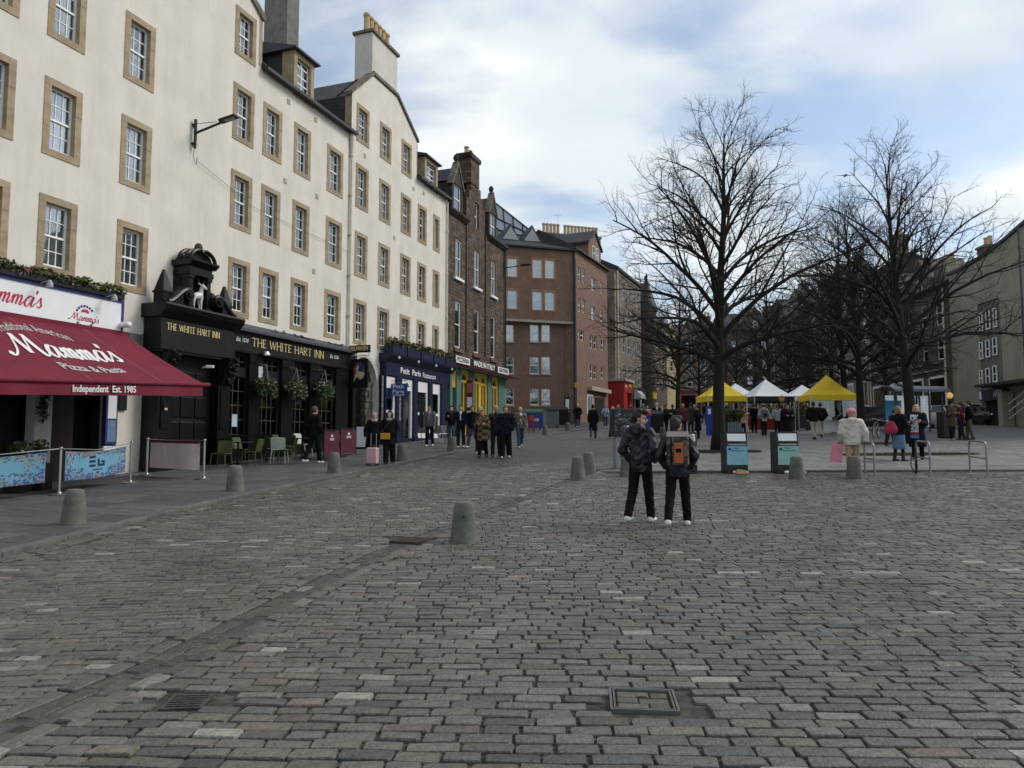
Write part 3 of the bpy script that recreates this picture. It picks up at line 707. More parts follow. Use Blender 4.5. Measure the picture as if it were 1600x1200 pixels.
rs = MB().prism_y([LB(27.85, 15.3), LB(34.25, 15.3), LB(34.25, 17.4), LB(32.0, 18.75), LB(29.6, 18.75), LB(27.85, 17.12)], .302, 6.5); fixn(rs.mesh('q', m_slate)); rs.obj('gable_roof', m_slate, B)
cop = MB()
for (p, q) in (((27.72, 17.1), (29.66, 18.9)), ((29.6, 18.9), (32.04, 18.9)), ((31.98, 18.92), (34.36, 17.4))):
    a, b = LB(*p), LB(*q); cop.prism_y([a, b, (b[0], b[1] + .16), (a[0], a[1] + .16)], -.09, .36)
cop.obj('skew_coping', m_cope, B)
MB().box(-.02, .0, .0, .34, 15.4 - gB, 17.1 - gB).obj('stone_margin', m_sur, B); MB().box(6.4, 6.43, -.02, .34, 15.6 - gB, 17.3 - gB).obj('stone_margin', m_sur, B)
ch = MB().box(1.73, 4.17, .02, .98, 18.6 - gB, 21.0 - gB).obj('chimney_stack', M('pale chimney render', (.56, .53, .47), .9, c2=(.64, .61, .55), scale=1.5, streak=.12), B)
MB().box(1.63, 4.27, -.08, 1.08, 21.0 - gB, 21.14 - gB).obj('chimney_cope', m_cope, ch)
chimney_pots(ch, [1.98 + .385 * k for k in range(6)], [.5] * 6, 21.14 - gB, 1.0, .15)
MB().prism_x([(-.22, 15.48 - gB), (-.22, 15.56 - gB), (4.4, 19.3 - gB), (9, 15.6 - gB), (9, 15.48 - gB)], 6.44, 10.3).obj('roof', m_slate, B)
MB().prism_x([(-.3, 15.42 - gB), (-.3, 15.56 - gB), (-.1, 15.56 - gB), (-.1, 15.42 - gB)], 6.4, 10.34).obj('gutter', m_gut, B)
dormer(B, 7.35, 8.9, 15.75 - gB, 17.0 - gB, gB)
p2 = MB().tube([(10.2, -.08, 15.3 - gB), (10.2, -.08, 6.3 - gB)], .05, 8)
for z in (13.5, 11, 8.5): p2.lathe([(.07, z - gB), (.07, z - gB + .12)], 8, (10.2, -.08, 0))
p2.obj('downpipe', m_pipe, B, True); vents(B, [(29.0, 14.7), (33.9, 14.75), (35.1, 14.9), (31.9, 11.6)], sB, gB)
# arch margin, passage and gate
m_stone = M('dark rubble stone', (.055, .05, .043), .95, c2=(.15, .135, .11), scale=3.5, bump=.6, bscale=14)
mg = MB(); pts = [(28.02, gB - .2), (28.02, 4.0)] + [(29.2 - 1.18 * math.cos(math.pi * k / 14), 4.0 + 1.35 * math.sin(math.pi * k / 14)) for k in range(1, 14)] + [(30.38, 4.0), (30.38, gB - .2)]
for p, q in list(zip(pts, pts[1:]))[4:]:
    c = (29.2, 3.6); ex = lambda t: (t[0] + (t[0] - c[0]) * .12, t[1] + (.16 if t[1] > 4.1 else 0)); mg.prism_y([LB(*p), LB(*q), LB(*ex(q)), LB(*ex(p))], -.03, .002)
mg.obj('arch_margin', M('pale limewash margin', (.5, .47, .42), .9), B)
pas = MB().box(.172, .2, .003, 3, -.3, 4.0 - gB).box(2.5, 2.535, .31, 3, -.3, 4.6 - gB); pas.box(.2, 2.5, 2.2, 2.3, -.3, 5.4 - gB); pas.obj('passage', m_stone, B)
rub = MB(); rr = random.Random(5); z = -.1
while z < 3.0:
    h = rr.uniform(.22, .36); x = 1.9
    while x < 2.5:
        w_ = rr.uniform(.2, .4); rub.cbox(x, min(x + w_ - .015, 2.52), .18 + rr.uniform(0, .05), .5, z, z + h - .015, .012); x += w_
    z += h
rub.obj('rubble_jamb', m_stone, B)
m_black = M('black gloss paint', (.003, .0032, .0034), .36, c2=(.006, .0064, .007), scale=5, bump=.06, bscale=12, spec=.28)
gate = fthing('passage_gate', 'tall dark iron bar gate closing the archway beside the pub', 'gate', 29.1, 17.9)
for k in range(13): MB().tube([(-.85 + k * .14, 0, .05), (-.85 + k * .14, 0, 3.1)], .014, 6).obj('bar', m_black, gate)
for z in (.3, 1.4, 2.6): MB().box(-.9, .9, -.02, .02, z, z + .06).obj('rail', m_black, gate)

# ---- C: brown stone tenement, three bays, finialled dormers and a chimney gable
m_rub = brick_mat('brown sandstone blocks', (.165, .115, .082), (.075, .054, .041), (.04, .032, .026), .42, .21, .016, .92, .9, .5, distort=.012)
m_red = M('red brown ashlar', (.10, .06, .042), .9, c2=(.185, .115, .08), scale=2.5, bump=.4, bscale=22, streak=.35)
m_soot = M('sooty stone', (.028, .024, .021), .9, c2=(.07, .055, .043), scale=2.5, bump=.4)
sC = 38.17; gC = fpt(sC, 17.5)[2]; C = fthing('stone_tenement', 'narrow brown sandstone tenement with finialled dormers and a tall chimney over the yellow arches', 'building', sC); LC = lambda s, z: (s - sC, z - gC)
holes = []
for c, w in ((39.22, 1.1), (42.13, 1.1), (45.1, 1.0)):
    for (z0, z1) in ((6.95, 9.9), (11.15, 13.65)):
        holes.append(window(C, c - sC, c + w - sC, z0 - gC, z1 - gC, sm=m_red, sw=.09, sash_y=.06, cols=1, each=False, style='one', jamb=4, curtain=.6))
    MB().box(c - .1 - sC, c + w + .1 - sC, -.14, .05, 11.05 - gC, 11.2 - gC).obj('window_sill', m_white, C)
    MB().box(c - .1 - sC, c + w + .1 - sC, -.12, .05, 6.75 - gC, 6.95 - gC).obj('window_sill', m_red, C)
holes.append(window(C, 42.15 - sC, 43.15 - sC, 14.85 - gC, 16.8 - gC, sm=m_red, sw=.12, cols=1, each=False, style='one', curtain=.6))
holes.append((.1, 9.6, -.2, 6.0 - gC))
wall(C, 'wall', [LC(38.17, gC - .4), LC(47.9, gC - .4), LC(47.9, 15.1), LC(44.1, 15.1), LC(44.1, 16.6), LC(43.7, 16.6), LC(43.7, 17.2), LC(43.35, 17.2), LC(43.35, 17.7), LC(41.75, 17.7), LC(41.75, 17.2), LC(41.4, 17.2), LC(41.4, 16.6), LC(41.0, 16.6), LC(41.0, 15.1), LC(38.17, 15.1)], holes, m_rub, .35)
MB().box(.01, 9.72, 1.0, 9, -.4, 15.0 - gC).obj('rear_wall', m_rub, C)
MB().prism_x([(.2, 15.1 - gC), (4.6, 18.4 - gC), (9, 15.1 - gC)], .05, 9.68).obj('roof', m_slate, C)
MB().prism_x([(-.28, 15.0 - gC), (-.28, 15.12 - gC), (-.12, 15.22 - gC), (.1, 15.22 - gC), (.1, 14.8 - gC), (-.06, 14.8 - gC)], .0, 2.8).obj('cornice', m_soot, C)
MB().prism_x([(-.28, 15.0 - gC), (-.28, 15.12 - gC), (-.12, 15.22 - gC), (.1, 15.22 - gC), (.1, 14.8 - gC), (-.06, 14.8 - gC)], 5.98, 9.76).obj('cornice', m_soot, C)
for k in (2.75, 5.93): MB().box(k, k + .1, -.1, .02, 5.3, 15.0 - gC).obj('pilaster_strip', m_red, C)
ch = MB().box(3.4, 4.8, -.05, .85, 17.7 - gC, 19.3 - gC).obj('chimney_stack', m_rub, C)
MB().prism_y([(3.34, 19.3 - gC), (3.24, 19.46 - gC), (3.24, 19.6 - gC), (4.96, 19.6 - gC), (4.96, 19.46 - gC), (4.86, 19.3 - gC)], -.13, .93).obj('chimney_cope', m_soot, ch); chimney_pots(ch, [3.75, 4.4], [.4, .45], 19.6 - gC, .55, .15)
for xa, wd in ((.75, 1.55), (6.7, 1.45)):                              # stone dormers
    zs, ze = 15.15 - gC, 16.85 - gC; xm = xa + wd / 2
    d = MB().prism_x([(.02, zs - .4), (.02, ze), (3.2, ze), (3.2, zs - .4)], xa, xa + .22).prism_x([(.02, zs - .4), (.02, ze), (3.2, ze), (3.2, zs - .4)], xa + wd - .22, xa + wd).box(xa + .22, xa + wd - .22, .021, .3, zs - .4, zs).prism_y([(xa - .06, ze), (xa + wd + .06, ze), (xm, ze + 1.25)], .0, .3).obj('dormer', m_soot, C)
    MB().prism_y([(xa - .05, ze + .1), (xa + wd + .05, ze + .1), (xm, ze + 1.12)], .31, 3.0).obj('dormer_roof', m_slate, d)
    MB().prism_y([(xa - .16, ze - .12), (xa - .02, ze - .12), (xm, ze + 1.27), (xm, ze + 1.5)], -.06, .34).prism_y([(xa + wd + .16, ze - .12), (xm, ze + 1.5), (xm, ze + 1.27), (xa + wd + .02, ze - .12)], -.06, .34).obj('skew_coping', m_cope, d)
    MB().lathe([(.09, ze + 1.3), (.07, ze + 1.5), (.15, ze + 1.6), (.17, ze + 1.75), (.12, ze + 1.88), (.03, ze + 1.95)], 10, (xm, .15, 0)).obj('finial', m_soot, d, True)
    f = MB(); x0, x1 = xa + .24, xa + wd - .24
    f.box(x0, x0 + .07, .1, .16, zs, ze).box(x1 - .07, x1, .1, .16, zs, ze).box(x0 + .07, x1 - .07, .102, .158, zs, zs + .07).box(x0 + .07, x1 - .07, .102, .158, ze - .07, ze).box(x0 + .07, x1 - .07, .095, .158, (zs + ze) / 2 - .03, (zs + ze) / 2 + .04); f.obj('sash_frame', m_white, d)
    MB().box(x0 + .06, x1 - .06, .13, .135, zs, ze).obj('pane', m_glass, d); MB().box(x0, x1, .5, .52, zs, ze).obj('net_curtain', m_curt, d)
MB().tube([(9.6, -.1, 15 - gC), (9.6, -.1, 4.5)], .06, 8).obj('downpipe', m_gut, C)
def aerial(name, label, p, h=1.4):
    t = thing(name, label, 'aerial', p); MB().tube([(0, 0, 0), (0, 0, h)], .014, 6).obj('mast', m_gut, t); a = MB().tube([(-.5, 0, h - .15), (.4, .1, h - .08)], .009, 5)
    for k in range(6): a.tube([(-.45 + .15 * k, -.2, h - .15 + .012 * k), (-.45 + .15 * k, .2, h - .15 + .012 * k)], .006, 4)
    a.obj('yagi_array', m_gut, t); return t
aerial('roof_aerial', 'thin television aerial on the slates beside the brown stone dormer', (*fpt(38.0, 19.4, 0)[:2], 17.1), 1.3)
aerial('roof_aerial', 'small television aerial behind the cream gable roof', (*fpt(27.2, 24.5, 0)[:2], 18.2), 2.4)
# ------------------------------------------------------------------ shopfronts of the left side
def leaf_mesh(name, blobs, n, size, mats, seed=1, droop=0.0):
    """many small leaf faces spread through ellipsoids (c, r)"""
    rr = random.Random(seed); mb = MB(); tot = sum(b[1][0] * b[1][2] for b in blobs)
    for c, r in blobs:
        for _ in range(int(n * r[0] * r[2] / tot) + 1):
            d = Vector((rr.gauss(0, 1), rr.gauss(0, 1), rr.gauss(0, 1))).normalized() * rr.random() ** .45
            p = Vector((c[0] + d.x * r[0], c[1] + d.y * r[1], c[2] + d.z * r[2])); s = size * rr.uniform(.6, 1.4)
            a = Vector((rr.gauss(0, 1), rr.gauss(0, 1), rr.gauss(0, .8))).normalized(); b = a.cross(Vector((rr.gauss(0, 1), rr.gauss(0, 1), rr.gauss(0, 1)))).normalized()
            mb.mi = rr.choices(range(len(mats)), [m[1] for m in mats])[0]
            mb.add([p - a * s, p + b * s * .45 + a * .1 * s, p + a * s, p - b * s * .45 + a * .1 * s], [(0, 1, 2, 3)])
    return mb.mesh(name, [m[0] for m in mats])
m_leaf = M('mid green leaf', (.05, .085, .022), .6, var=.35, scale=9); m_leafd = M('dark green leaf', (.022, .04, .012), .6, var=.3, scale=9); m_leafy = M('yellow green leaf', (.17, .18, .035), .6, var=.3, scale=9)
m_flr = M('red flower', (.32, .03, .035), .6, var=.3, scale=9); m_flp = M('lilac flower', (.3, .2, .34), .6, var=.3, scale=9); m_flw = M('cream flower', (.5, .47, .36), .6, var=.2, scale=9); m_leafr = M('russet leaf', (.13, .05, .03), .6, var=.3, scale=9)
m_gold = M('gold leaf lettering', (.68, .54, .26), .45, var=.1, spec=.4); m_whitel = M('white lettering', (.8, .8, .78), .6, var=.03)
m_blk2 = M('dull black timber', (.005, .0052, .0052), .5, c2=(.010, .0105, .010), spec=.25, scale=3, bump=.1, bscale=14)

# ---- the black pub front
sP = 20.02; DP = 17.18; P = fthing('pub_shopfront', 'long black painted pub front with gold lettered fascia and barred windows', 'shopfront', sP, DP); lp = Loc(sP, DP); gP = lp.g
X1 = 7.7; zf0, zf1 = 4.72 - gP, 5.32 - gP
MB().box(.0, X1, -.06, .3, zf0, zf1).obj('fascia', m_blk2, P)
MB().prism_x([(-.22, zf1 + .002), (-.22, zf1 + .09), (.3, zf1 + .36), (.3, zf1 + .002)], -.03, X1 + .05).obj('lead_roof', m_lead, P)
MB().prism_x([(-.16, zf0 - .14), (-.16, zf0 - .06), (-.1, zf0), (.1, zf0), (.1, zf0 - .14)], .0, X1).obj('architrave', m_black, P)
t = MB(); xa, za = lp(391, 527); xb, zb_ = lp(504, 558); serif_word('THE WHITE HART INN', t, xa, 4.87 - gP, .30, xb - xa); t.obj('lettering', m_gold, P, loc=(0, -.062, 0))
put_text('edi', 'lettering', m_whitel, P, lp(376, 535)[0], -.064, 5.02 - gP, .15); put_text('edi', 'lettering', m_whitel, P, lp(520, 562)[0], -.064, 5.02 - gP, .15)
bays = [(340, 384), (405, 434), (457, 479), (499, 519)]; pil = [(386, 403), (437, 455), (481, 497), (522, 541)]
for (u0, u1) in pil:
    a, b = lp(u0, 600)[0], lp(u1, 600)[0]; pp = MB().box(a, b, -.1, .26, -.15, zf0 - .142); pp.box(a - .03, b + .03, -.14, .2, -.16, .35); pp.box(a - .02, b + .02, -.13, .1, zf0 - .42, zf0 - .16); pp.box(a - .015, b + .015, -.12, .1, .95, 1.02)
    pp.obj('pilaster', m_black, P)
MB().box(0, X1, .02, .28, -.2, .98).obj('stall_riser', m_black, P); MB().box(X1 + .002, 8.0, -.04, .3, -.2, zf1).obj('end_pilaster', m_black, P)
for z in (.93, .86, .80): MB().box(0, X1, -.04 - (z > .9) * .05, .025, z, z + .035).obj('moulding', m_black, P)
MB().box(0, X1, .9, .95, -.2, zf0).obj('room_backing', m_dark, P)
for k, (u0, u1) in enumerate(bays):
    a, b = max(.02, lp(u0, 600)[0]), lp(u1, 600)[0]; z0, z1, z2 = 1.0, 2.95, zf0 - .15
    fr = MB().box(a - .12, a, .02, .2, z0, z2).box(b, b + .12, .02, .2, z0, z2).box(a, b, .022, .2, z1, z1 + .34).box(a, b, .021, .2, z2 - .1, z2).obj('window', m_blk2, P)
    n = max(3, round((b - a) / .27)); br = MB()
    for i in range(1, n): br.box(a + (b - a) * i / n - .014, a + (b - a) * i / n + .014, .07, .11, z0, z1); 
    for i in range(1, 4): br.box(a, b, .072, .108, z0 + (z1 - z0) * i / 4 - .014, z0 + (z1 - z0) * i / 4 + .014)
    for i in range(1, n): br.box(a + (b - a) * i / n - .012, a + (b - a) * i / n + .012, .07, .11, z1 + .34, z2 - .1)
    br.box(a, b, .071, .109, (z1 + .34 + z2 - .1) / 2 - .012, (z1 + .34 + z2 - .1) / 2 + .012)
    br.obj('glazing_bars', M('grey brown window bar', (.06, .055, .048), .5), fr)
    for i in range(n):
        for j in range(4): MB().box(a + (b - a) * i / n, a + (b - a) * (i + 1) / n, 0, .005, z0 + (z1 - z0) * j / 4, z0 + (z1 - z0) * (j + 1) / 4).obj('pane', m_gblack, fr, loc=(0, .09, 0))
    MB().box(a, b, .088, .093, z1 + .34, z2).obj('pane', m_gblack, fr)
m_wp = M('window poster paper', (.45, .5, .56), .6, var=.1); m_wood = M('brown interior wood', (.09, .05, .03), .7, var=.3)
for nm, u, v, w, h, m in (('poster', 368, 657, .26, .42, m_wp), ('notice', 356, 605, .18, .3, M('yellowed notice', (.4, .33, .17), .7)), ('notice', 403, 582, .22, .42, m_wp)):
    x, z = lp(u, v); MB().box(x - w / 2, x + w / 2, -.118 if u == 403 else .04, -.103 if u == 403 else .055, z - h / 2, z + h / 2).obj(nm, m, P)
x, z = lp(347, 636); fr = MB().box(x - .19, x + .19, -.14, -.05, z - .36, z + .36).obj('menu_frame', m_gold, P); MB().box(x - .14, x + .14, -.145, -.135, z - .3, z + .3).obj('menu_sheet', m_wp, fr)
x, z = lp(404, 556); MB().lathe([(.02, z + .16), (.1, z + .13), (.15, z + .04), (.15, z), (.1, z - .02), (.03, z - .03)], 16, (x, -.32, 0)).box(x - .02, x + .02, -.32, -.05, z + .1, z + .13).obj('lamp', M('brushed steel', (.5, .5, .5), .3, metal=1), P, True)
# things standing in the pub window
for u, v, h, m in ((442 - 8, 655, .5, M('milk can metal', (.16, .17, .17), .4, metal=.7)), (446 - 34, 690 - 45, .3, m_wood)):
    x, z = lp(u, v); MB().lathe([(.1, z - h / 2), (.12, z - h / 4), (.11, z + h * .2), (.05, z + h * .34), (.06, z + h / 2)], 12, (x, .4, 0)).obj('jug', m, P, True)
# rubbish and cable lying along the lead
rag = MB(); rr = random.Random(4)
for u0, u1 in ((425, 450), (460, 492), (515, 540)):
    a, b = lp(u0, 540)[0], lp(u1, 545)[0]; rag.tube([(a + (b - a) * i / 9, .08 + rr.uniform(-.06, .06), zf1 + .24 + rr.uniform(-.02, .1)) for i in range(10)], [.02 + .035 * rr.random() for i in range(10)], 6)
    rag.mi = 0
rag.obj('cable_bundle', m_lead, P, True)

# ---- portal with scrolled pediment and the white stag
DQ = 16.88; sQ = 16.75; Q = fthing('pub_portal', 'black carved pub doorway with broken scroll pediment, obelisks and gold lettering', 'portal', sQ, DQ); lq = Loc(sQ, DQ); gQ = lq.g
W = 3.02; zc = 5.22 - gQ; zt = 5.72 - gQ
for a, b in ((.0, .55), (W - .55, W)):
    MB().box(a, b, 0, .6, -.2, 3.55).box(a - .05, b + .05, -.06, .5, -.2, .75).box(a - .03, b + .03, -.04, .5, 1.0, 1.08).box(a + .1, b - .1, -.03, .1, 1.3, 3.2).obj('pilaster', m_black, Q)
    br = MB().prism_x([(.0, 2.7), (-.12, 2.85), (-.16, 3.2), (-.34, 3.42), (-.36, 3.62), (.3, 3.62), (.3, 2.7)], a + .06, b - .06); rr = random.Random(int(a * 10) + 2)
    for i in range(16): br.ball((rr.uniform(a + .1, b - .1), -.1 - .02 * i * .9 + rr.uniform(-.05, .05), 2.75 + .055 * i), rr.uniform(.05, .09), 7, 5)
    br.obj('carved_bracket', m_black, Q, True)
ent = MB().box(-.06, W + .06, -.1, .6, 3.56, zc - .5).box(-.1, W + .1, -.14, .58, 3.63, 3.71).box(-.04, W + .04, -.06, .59, zc - .5, zc)
ent.obj('entablature', m_blk2, Q); MB().prism_x([(-.12, zc), (-.3, zc + .2), (-.36, zc + .34), (-.33, zc + .4), (.62, zc + .4), (.62, zc)], -.14, W + .22).obj('cornice', m_black, Q)
t = MB(); xa = lq(258, 500)[0]; xb = lq(341, 523)[0]; serif_word('THE WHITE HART INN', t, xa, zc - .36, .2, xb - xa); t.obj('lettering', m_gold, Q, loc=(0, -.062, 0))
zb2 = zc + .4
for sgn in (-1, 1):                                                    # scrolls and obelisks
    cx = W / 2 + sgn * (W / 2 - .02); pts = []
    for k in range(9): q = k / 8; pts.append((cx - sgn * (.05 + .8 * q), zb2 + .04 + .5 * (q * q * (3 - 2 * q))))
    c0 = (pts[-1][0], pts[-1][1] - .16)
    spiral = [(c0[0] - sgn * .17 * (1 - .12 * i / 3) * math.sin(i * .5) , c0[1] + .16 * (1 - .1 * i / 3) * math.cos(i * .5)) for i in range(1, 9)]
    low_ = [(p[0], zb2 - .002) for p in (pts[6], pts[0])]
    sc = MB().prism_y(pts[:7] + low_, -.18, .5)
    sc.tube([(p[0], -.16, p[1]) for p in pts + spiral], [.09] * 9 + [.08 - .006 * i for i in range(8)], 8); sc.tube([(p[0], -.02, p[1] - .01) for p in pts + spiral], [.1] * 17, 8)
    sc.lathe([(.17, -.24), (.19, -.2), (.19, .45)], 14, (c0[0], 0, c0[1]), axis='y'); sc.lathe([(.09, -.3), (.09, -.2)], 12, (c0[0], 0, c0[1]), axis='y'); fixn(sc.mesh('x', m_black)); sc.obj('scroll', m_black, Q, True)
    ox = W / 2 + sgn * (W / 2 - .22); ob = MB().box(ox - .17, ox + .17, -.02, .36, zb2, zb2 + .34).box(ox - .2, ox + .2, -.05, .39, zb2 + .34, zb2 + .4)
    ob.add([(ox - .18, -.02, zb2 + .4), (ox + .18, -.02, zb2 + .4), (ox + .18, .36, zb2 + .4), (ox - .18, .36, zb2 + .4), (ox - .03, .14, zb2 + 1.05), (ox + .03, .14, zb2 + 1.05), (ox + .03, .2, zb2 + 1.05), (ox - .03, .2, zb2 + 1.05)], [(0, 1, 5, 4), (1, 2, 6, 5), (2, 3, 7, 6), (3, 0, 4, 7), (4, 5, 6, 7)])
    ob.obj('obelisk', m_black, Q)
xm = W / 2 + .0; zA = zb2; zB2 = zb2 + 1.12                                    # central niche
nb = MB().box(xm - .56, xm + .56, .32, .62, zA, zB2).box(xm - .54, xm - .36, -.02, .33, zA, zB2 - .12).box(xm + .36, xm + .54, -.02, .33, zA, zB2 - .12)
for sg in (-1, 1): nb.box(xm + sg * .45 - .12, xm + sg * .45 + .12, -.06, .34, zB2 - .13, zB2 - .03).box(xm + sg * .45 - .12, xm + sg * .45 + .12, -.06, .34, zA, zA + .12)
nb.box(xm - .6, xm + .6, -.08, .6, zB2 - .02, zB2 + .14).box(xm - .57, xm + .57, -.04, .6, zB2 + .14, zB2 + .26).obj('niche', m_black, Q)
MB().prism_x([(-.1, zB2 + .26), (-.24, zB2 + .38), (-.24, zB2 + .44), (.6, zB2 + .44), (.6, zB2 + .26)], xm - .68, xm + .68).obj('niche_cornice', m_black, Q)
arc = [(xm + .63 * math.cos(math.pi * k / 14), zB2 + .44 + .36 * math.sin(math.pi * k / 14)) for k in range(15)]
MB().prism_y([(xm - .58, zB2 + .44)] + [(xm + .55 * math.cos(math.pi * k / 14), zB2 + .44 + .27 * math.sin(math.pi * k / 14)) for k in range(14, -1, -1)], .05, .55).tube([(p[0], -.1, p[1]) for p in arc], .065, 8).tube([(p[0], .1, p[1]) for p in arc], .07, 8).tube([(p[0], .35, p[1] + .02) for p in arc], .075, 8).obj('segmental_pediment', m_black, Q, True)
MB().ball((xm, .1, zB2 + .9), (.13, .13, .16), 12, 8).lathe([(.16, zB2 + .76), (.1, zB2 + .84)], 10, (xm, .1, 0)).obj('finial', m_soot, Q, True)
for sg in (-1, 1): MB().lathe([(.12, -.0), (.15, .05), (.15, .35)], 12, (xm + sg * .68, 0, zA + .55), axis='y').box(xm + sg * .68 - .08, xm + sg * .68 + .08, .05, .4, zA, zA + .45).obj('side_scroll', m_black, Q, True)
dr = MB().box(.55, W - .55, .35, .5, -.2, 3.56).obj('door', m_blk2, Q)
for i in range(3):
    for j in range(4): MB().cbox(.62 + i * .6, .62 + i * .6 + .52, .30, .36, .1 + j * .78, .1 + j * .78 + .64, .02).obj('door_panel', m_black, dr)
MB().box(.66, .84, -.035, .0, 1.8, 2.02).obj('plaque', m_blk2, Q, loc=(-.5, -.03, 0)); MB().box(.7, .8, -.04, -.034, 1.84, 1.9).obj('plaque_text', m_gold, Q, loc=(-.5, -.03, 0)); MB().box(1.62, 1.82, .27, .302, .66, .72).obj('letter_plate', m_gold, dr)
for ch_ in KIDS[Q.name]:
    if ch_.name.split('.')[0] in ('niche', 'niche_cornice', 'segmental_pediment', 'side_scroll'):
        for v_ in ch_.data.vertices: v_.co.x = xm + (v_.co.x - xm) * .84
# stag statue
st = fthing('stag_statue', 'small white painted stag with antlers standing in the black niche', 'statue', sQ + xm - .02, DQ + .1, gQ + zA + .002)
m_stag = M('white statue paint', (.62, .62, .6), .5, var=.1); sb = MB()
def limb(p, r): sb.tube(p, r, 9)
limb([(-.16, .0, .60), (.0, -.01, .66), (.16, -.02, .70), (.24, -.03, .78)], [.13, .15, .15, .11]); limb([(.18, -.02, .72), (.22, -.04, .92), (.23, -.07, 1.08)], [.13, .09, .075]); limb([(.22, -.05, 1.08), (.25, -.12, 1.08), (.28, -.24, 1.0), (.28, -.27, .98)], [.085, .09, .05, .04])
for (x, y, k) in ((-.17, -.06, -.03), (-.15, .07, .02), (.2, -.07, .0), (.19, .06, .02)): limb([(x, y, .66), (x + k, y, .38), (x + k * 1.5 + .01, y, .2), (x + k, y, .0)], [.085, .05, .032, .04])
for sg in (-1, 1): limb([(.2, -.06 + .0, 1.13), (.2 + sg * .1, -.03, 1.2), (.2 + sg * .17, -.03, 1.19)], [.02, .045, .012])
limb([(-.17, 0, .68), (-.27, 0, .6)], [.05, .02]); sb.obj('body', m_stag, st, True); st.scale = (.74, .74, .74)
an = MB()
for sg in (-1, 1):
    an.tube([(.2 + sg * .03, -.06, 1.14), (.2 + sg * .16, -.03, 1.3), (.2 + sg * .2, -.06, 1.5)], [.02, .017, .008], 6)
    for a_, b_ in ((.06, 1.2), (.14, 1.28), (.19, 1.4)): an.tube([(.2 + sg * a_, -.04, b_), (.2 + sg * (a_ + .1), -.12, b_ + .1)], [.014, .006], 5)
an.obj('antlers', M('brown antler', (.12, .075, .04), .7), st, True); MB().box(-.32, .36, -.2, .2, -.05, .0).obj('plinth', m_black, st)

# ---- American diner front on the far left: sign board, flower box, awning, doorway
DM = 17.2; sM = 8.6; K = fthing('diner_shopfront', 'white diner signboard with blue trim over a dark open doorway and white pilaster', 'shopfront', sM, DM); lk = Loc(sM, DM); gM = lk.g
m_blue = M('royal blue trim', (.025, .035, .16), .5, var=.1); m_sign = M('white sign board', (.72, .73, .74), .45, c2=(.78, .79, .8), scale=1.5)
x1 = 15.6 - sM; z0, z1 = 4.58 - gM, 5.42 - gM
MB().box(0, x1, -.06, .25, z0, z1).obj('signboard', m_sign, K); MB().box(0, x1 + .06, -.09, .28, z1, z1 + .09).box(x1, x1 + .06, -.09, .28, z0, z1).obj('blue_trim', m_blue, K)
m_redl = M('crimson lettering', (.45, .02, .06), .5, var=.05)
t = MB(); xe = lk(62, 480)[0]; script_word("Mamma's", t, xe - 4.35 * .44, 4.87 - gM, .44, .06, thick=.12); t.obj('script_lettering', m_redl, K, loc=(0, -.066, 0))
xl, zl = lk(130, 495); lg = MB()
for i in range(20):
    a0, a1 = 2 * math.pi * i / 20, 2 * math.pi * (i + .72) / 20
    if math.sin(a0) > .35 or math.sin(a0) < -.35: lg.quad(*[(xl + r * math.cos(a), -.066, zl + r * math.sin(a)) for r, a in ((.25, a0), (.25, a1), (.31, a1), (.31, a0))])
lg.obj('round_logo_border', m_blue, K); t = MB(); script_word("Mamma's", t, xl - .4, zl - .12, .19, .07, thick=.11, y=-.069); t.prism_y([(xl - .12, zl + .1), (xl - .1, zl + .17), (xl - .02, zl + .2), (xl + .08, zl + .19), (xl + .12, zl + .13), (xl + .1, zl + .09), (xl, zl + .12)], -.068, -.064); t.obj('round_logo', m_redl, K)
dk = M('dark plum panelling', (.022, .011, .012), .7, var=.3); m_wpil = M('shop white pilaster', (.42, .41, .39), .6, var=.08)
xp0, xp1 = lk(52, 640)[0], lk(79, 640)[0]
MB().box(0, x1, .15, .28, z0 - .6, z0).obj('lintel', dk, K)
MB().box(xp0, xp1, -.06, .25, -.2, z0 - .6).box(xp0 - .04, xp1 + .04, -.09, .2, -.2, .7).obj('pilaster', m_wpil, K)
MB().box(xp1, lk(120, 640)[0], .1, .28, -.2, z0 - .6).obj('door_leaf', dk, K); MB().box(0, xp0, .5, .6, -.2, z0 - .6).box(lk(120, 640)[0], x1 - .1, .6, .7, -.2, z0 - .6).obj('room_backing', m_dark, K)
MB().box(x1 - .55, x1, -.05, .27, -.2, z0 - .6).obj('end_pilaster', M('dark corner timber', (.02, .02, .024), .6), K)
xa, zm = lk(160, 645); xb = lk(178, 645)[0]
mcase = MB().box(xa, xb, -.14, -.05, 1.25, 2.65).obj('menu_case', m_blue, K); MB().box(xa + .05, xb - .05, -.148, -.138, 1.95, 2.58).obj('menu_sheet', m_sign, mcase); MB().box(xa + .05, xb - .05, -.148, -.138, 1.32, 1.9).obj('menu_sheet', M('blue grey menu sheet', (.12, .2, .3), .6), mcase); MB().box(xa - .02, xb + .02, -.12, -.05, .65, 1.2).obj('white_panel', m_sign, K)
cr = MB().lathe([(.085, -.1), (.085, .16)], 12, (x1 + .0, -.22, z0 + .22), axis='y').ball((x1, -.33, z0 + .22), .085, 10, 8).box(x1 - .02, x1 + .02, -.2, .0, z0 + .18, z0 + .25).obj('dome_camera', m_white, K, True)
for u in (58, 161):
    x = lk(u, 455)[0]; MB().tube([(x, -.05, z1 + .05), (x, -.4, z1 + .12)], .015, 6).lathe([(.03, z1 + .12), (.08, z1 + .03), (.08, z1 - .05)], 10, (x, -.42, 0)).obj('spotlight', M('grey spotlight', (.3, .3, .3), .4), K, True)
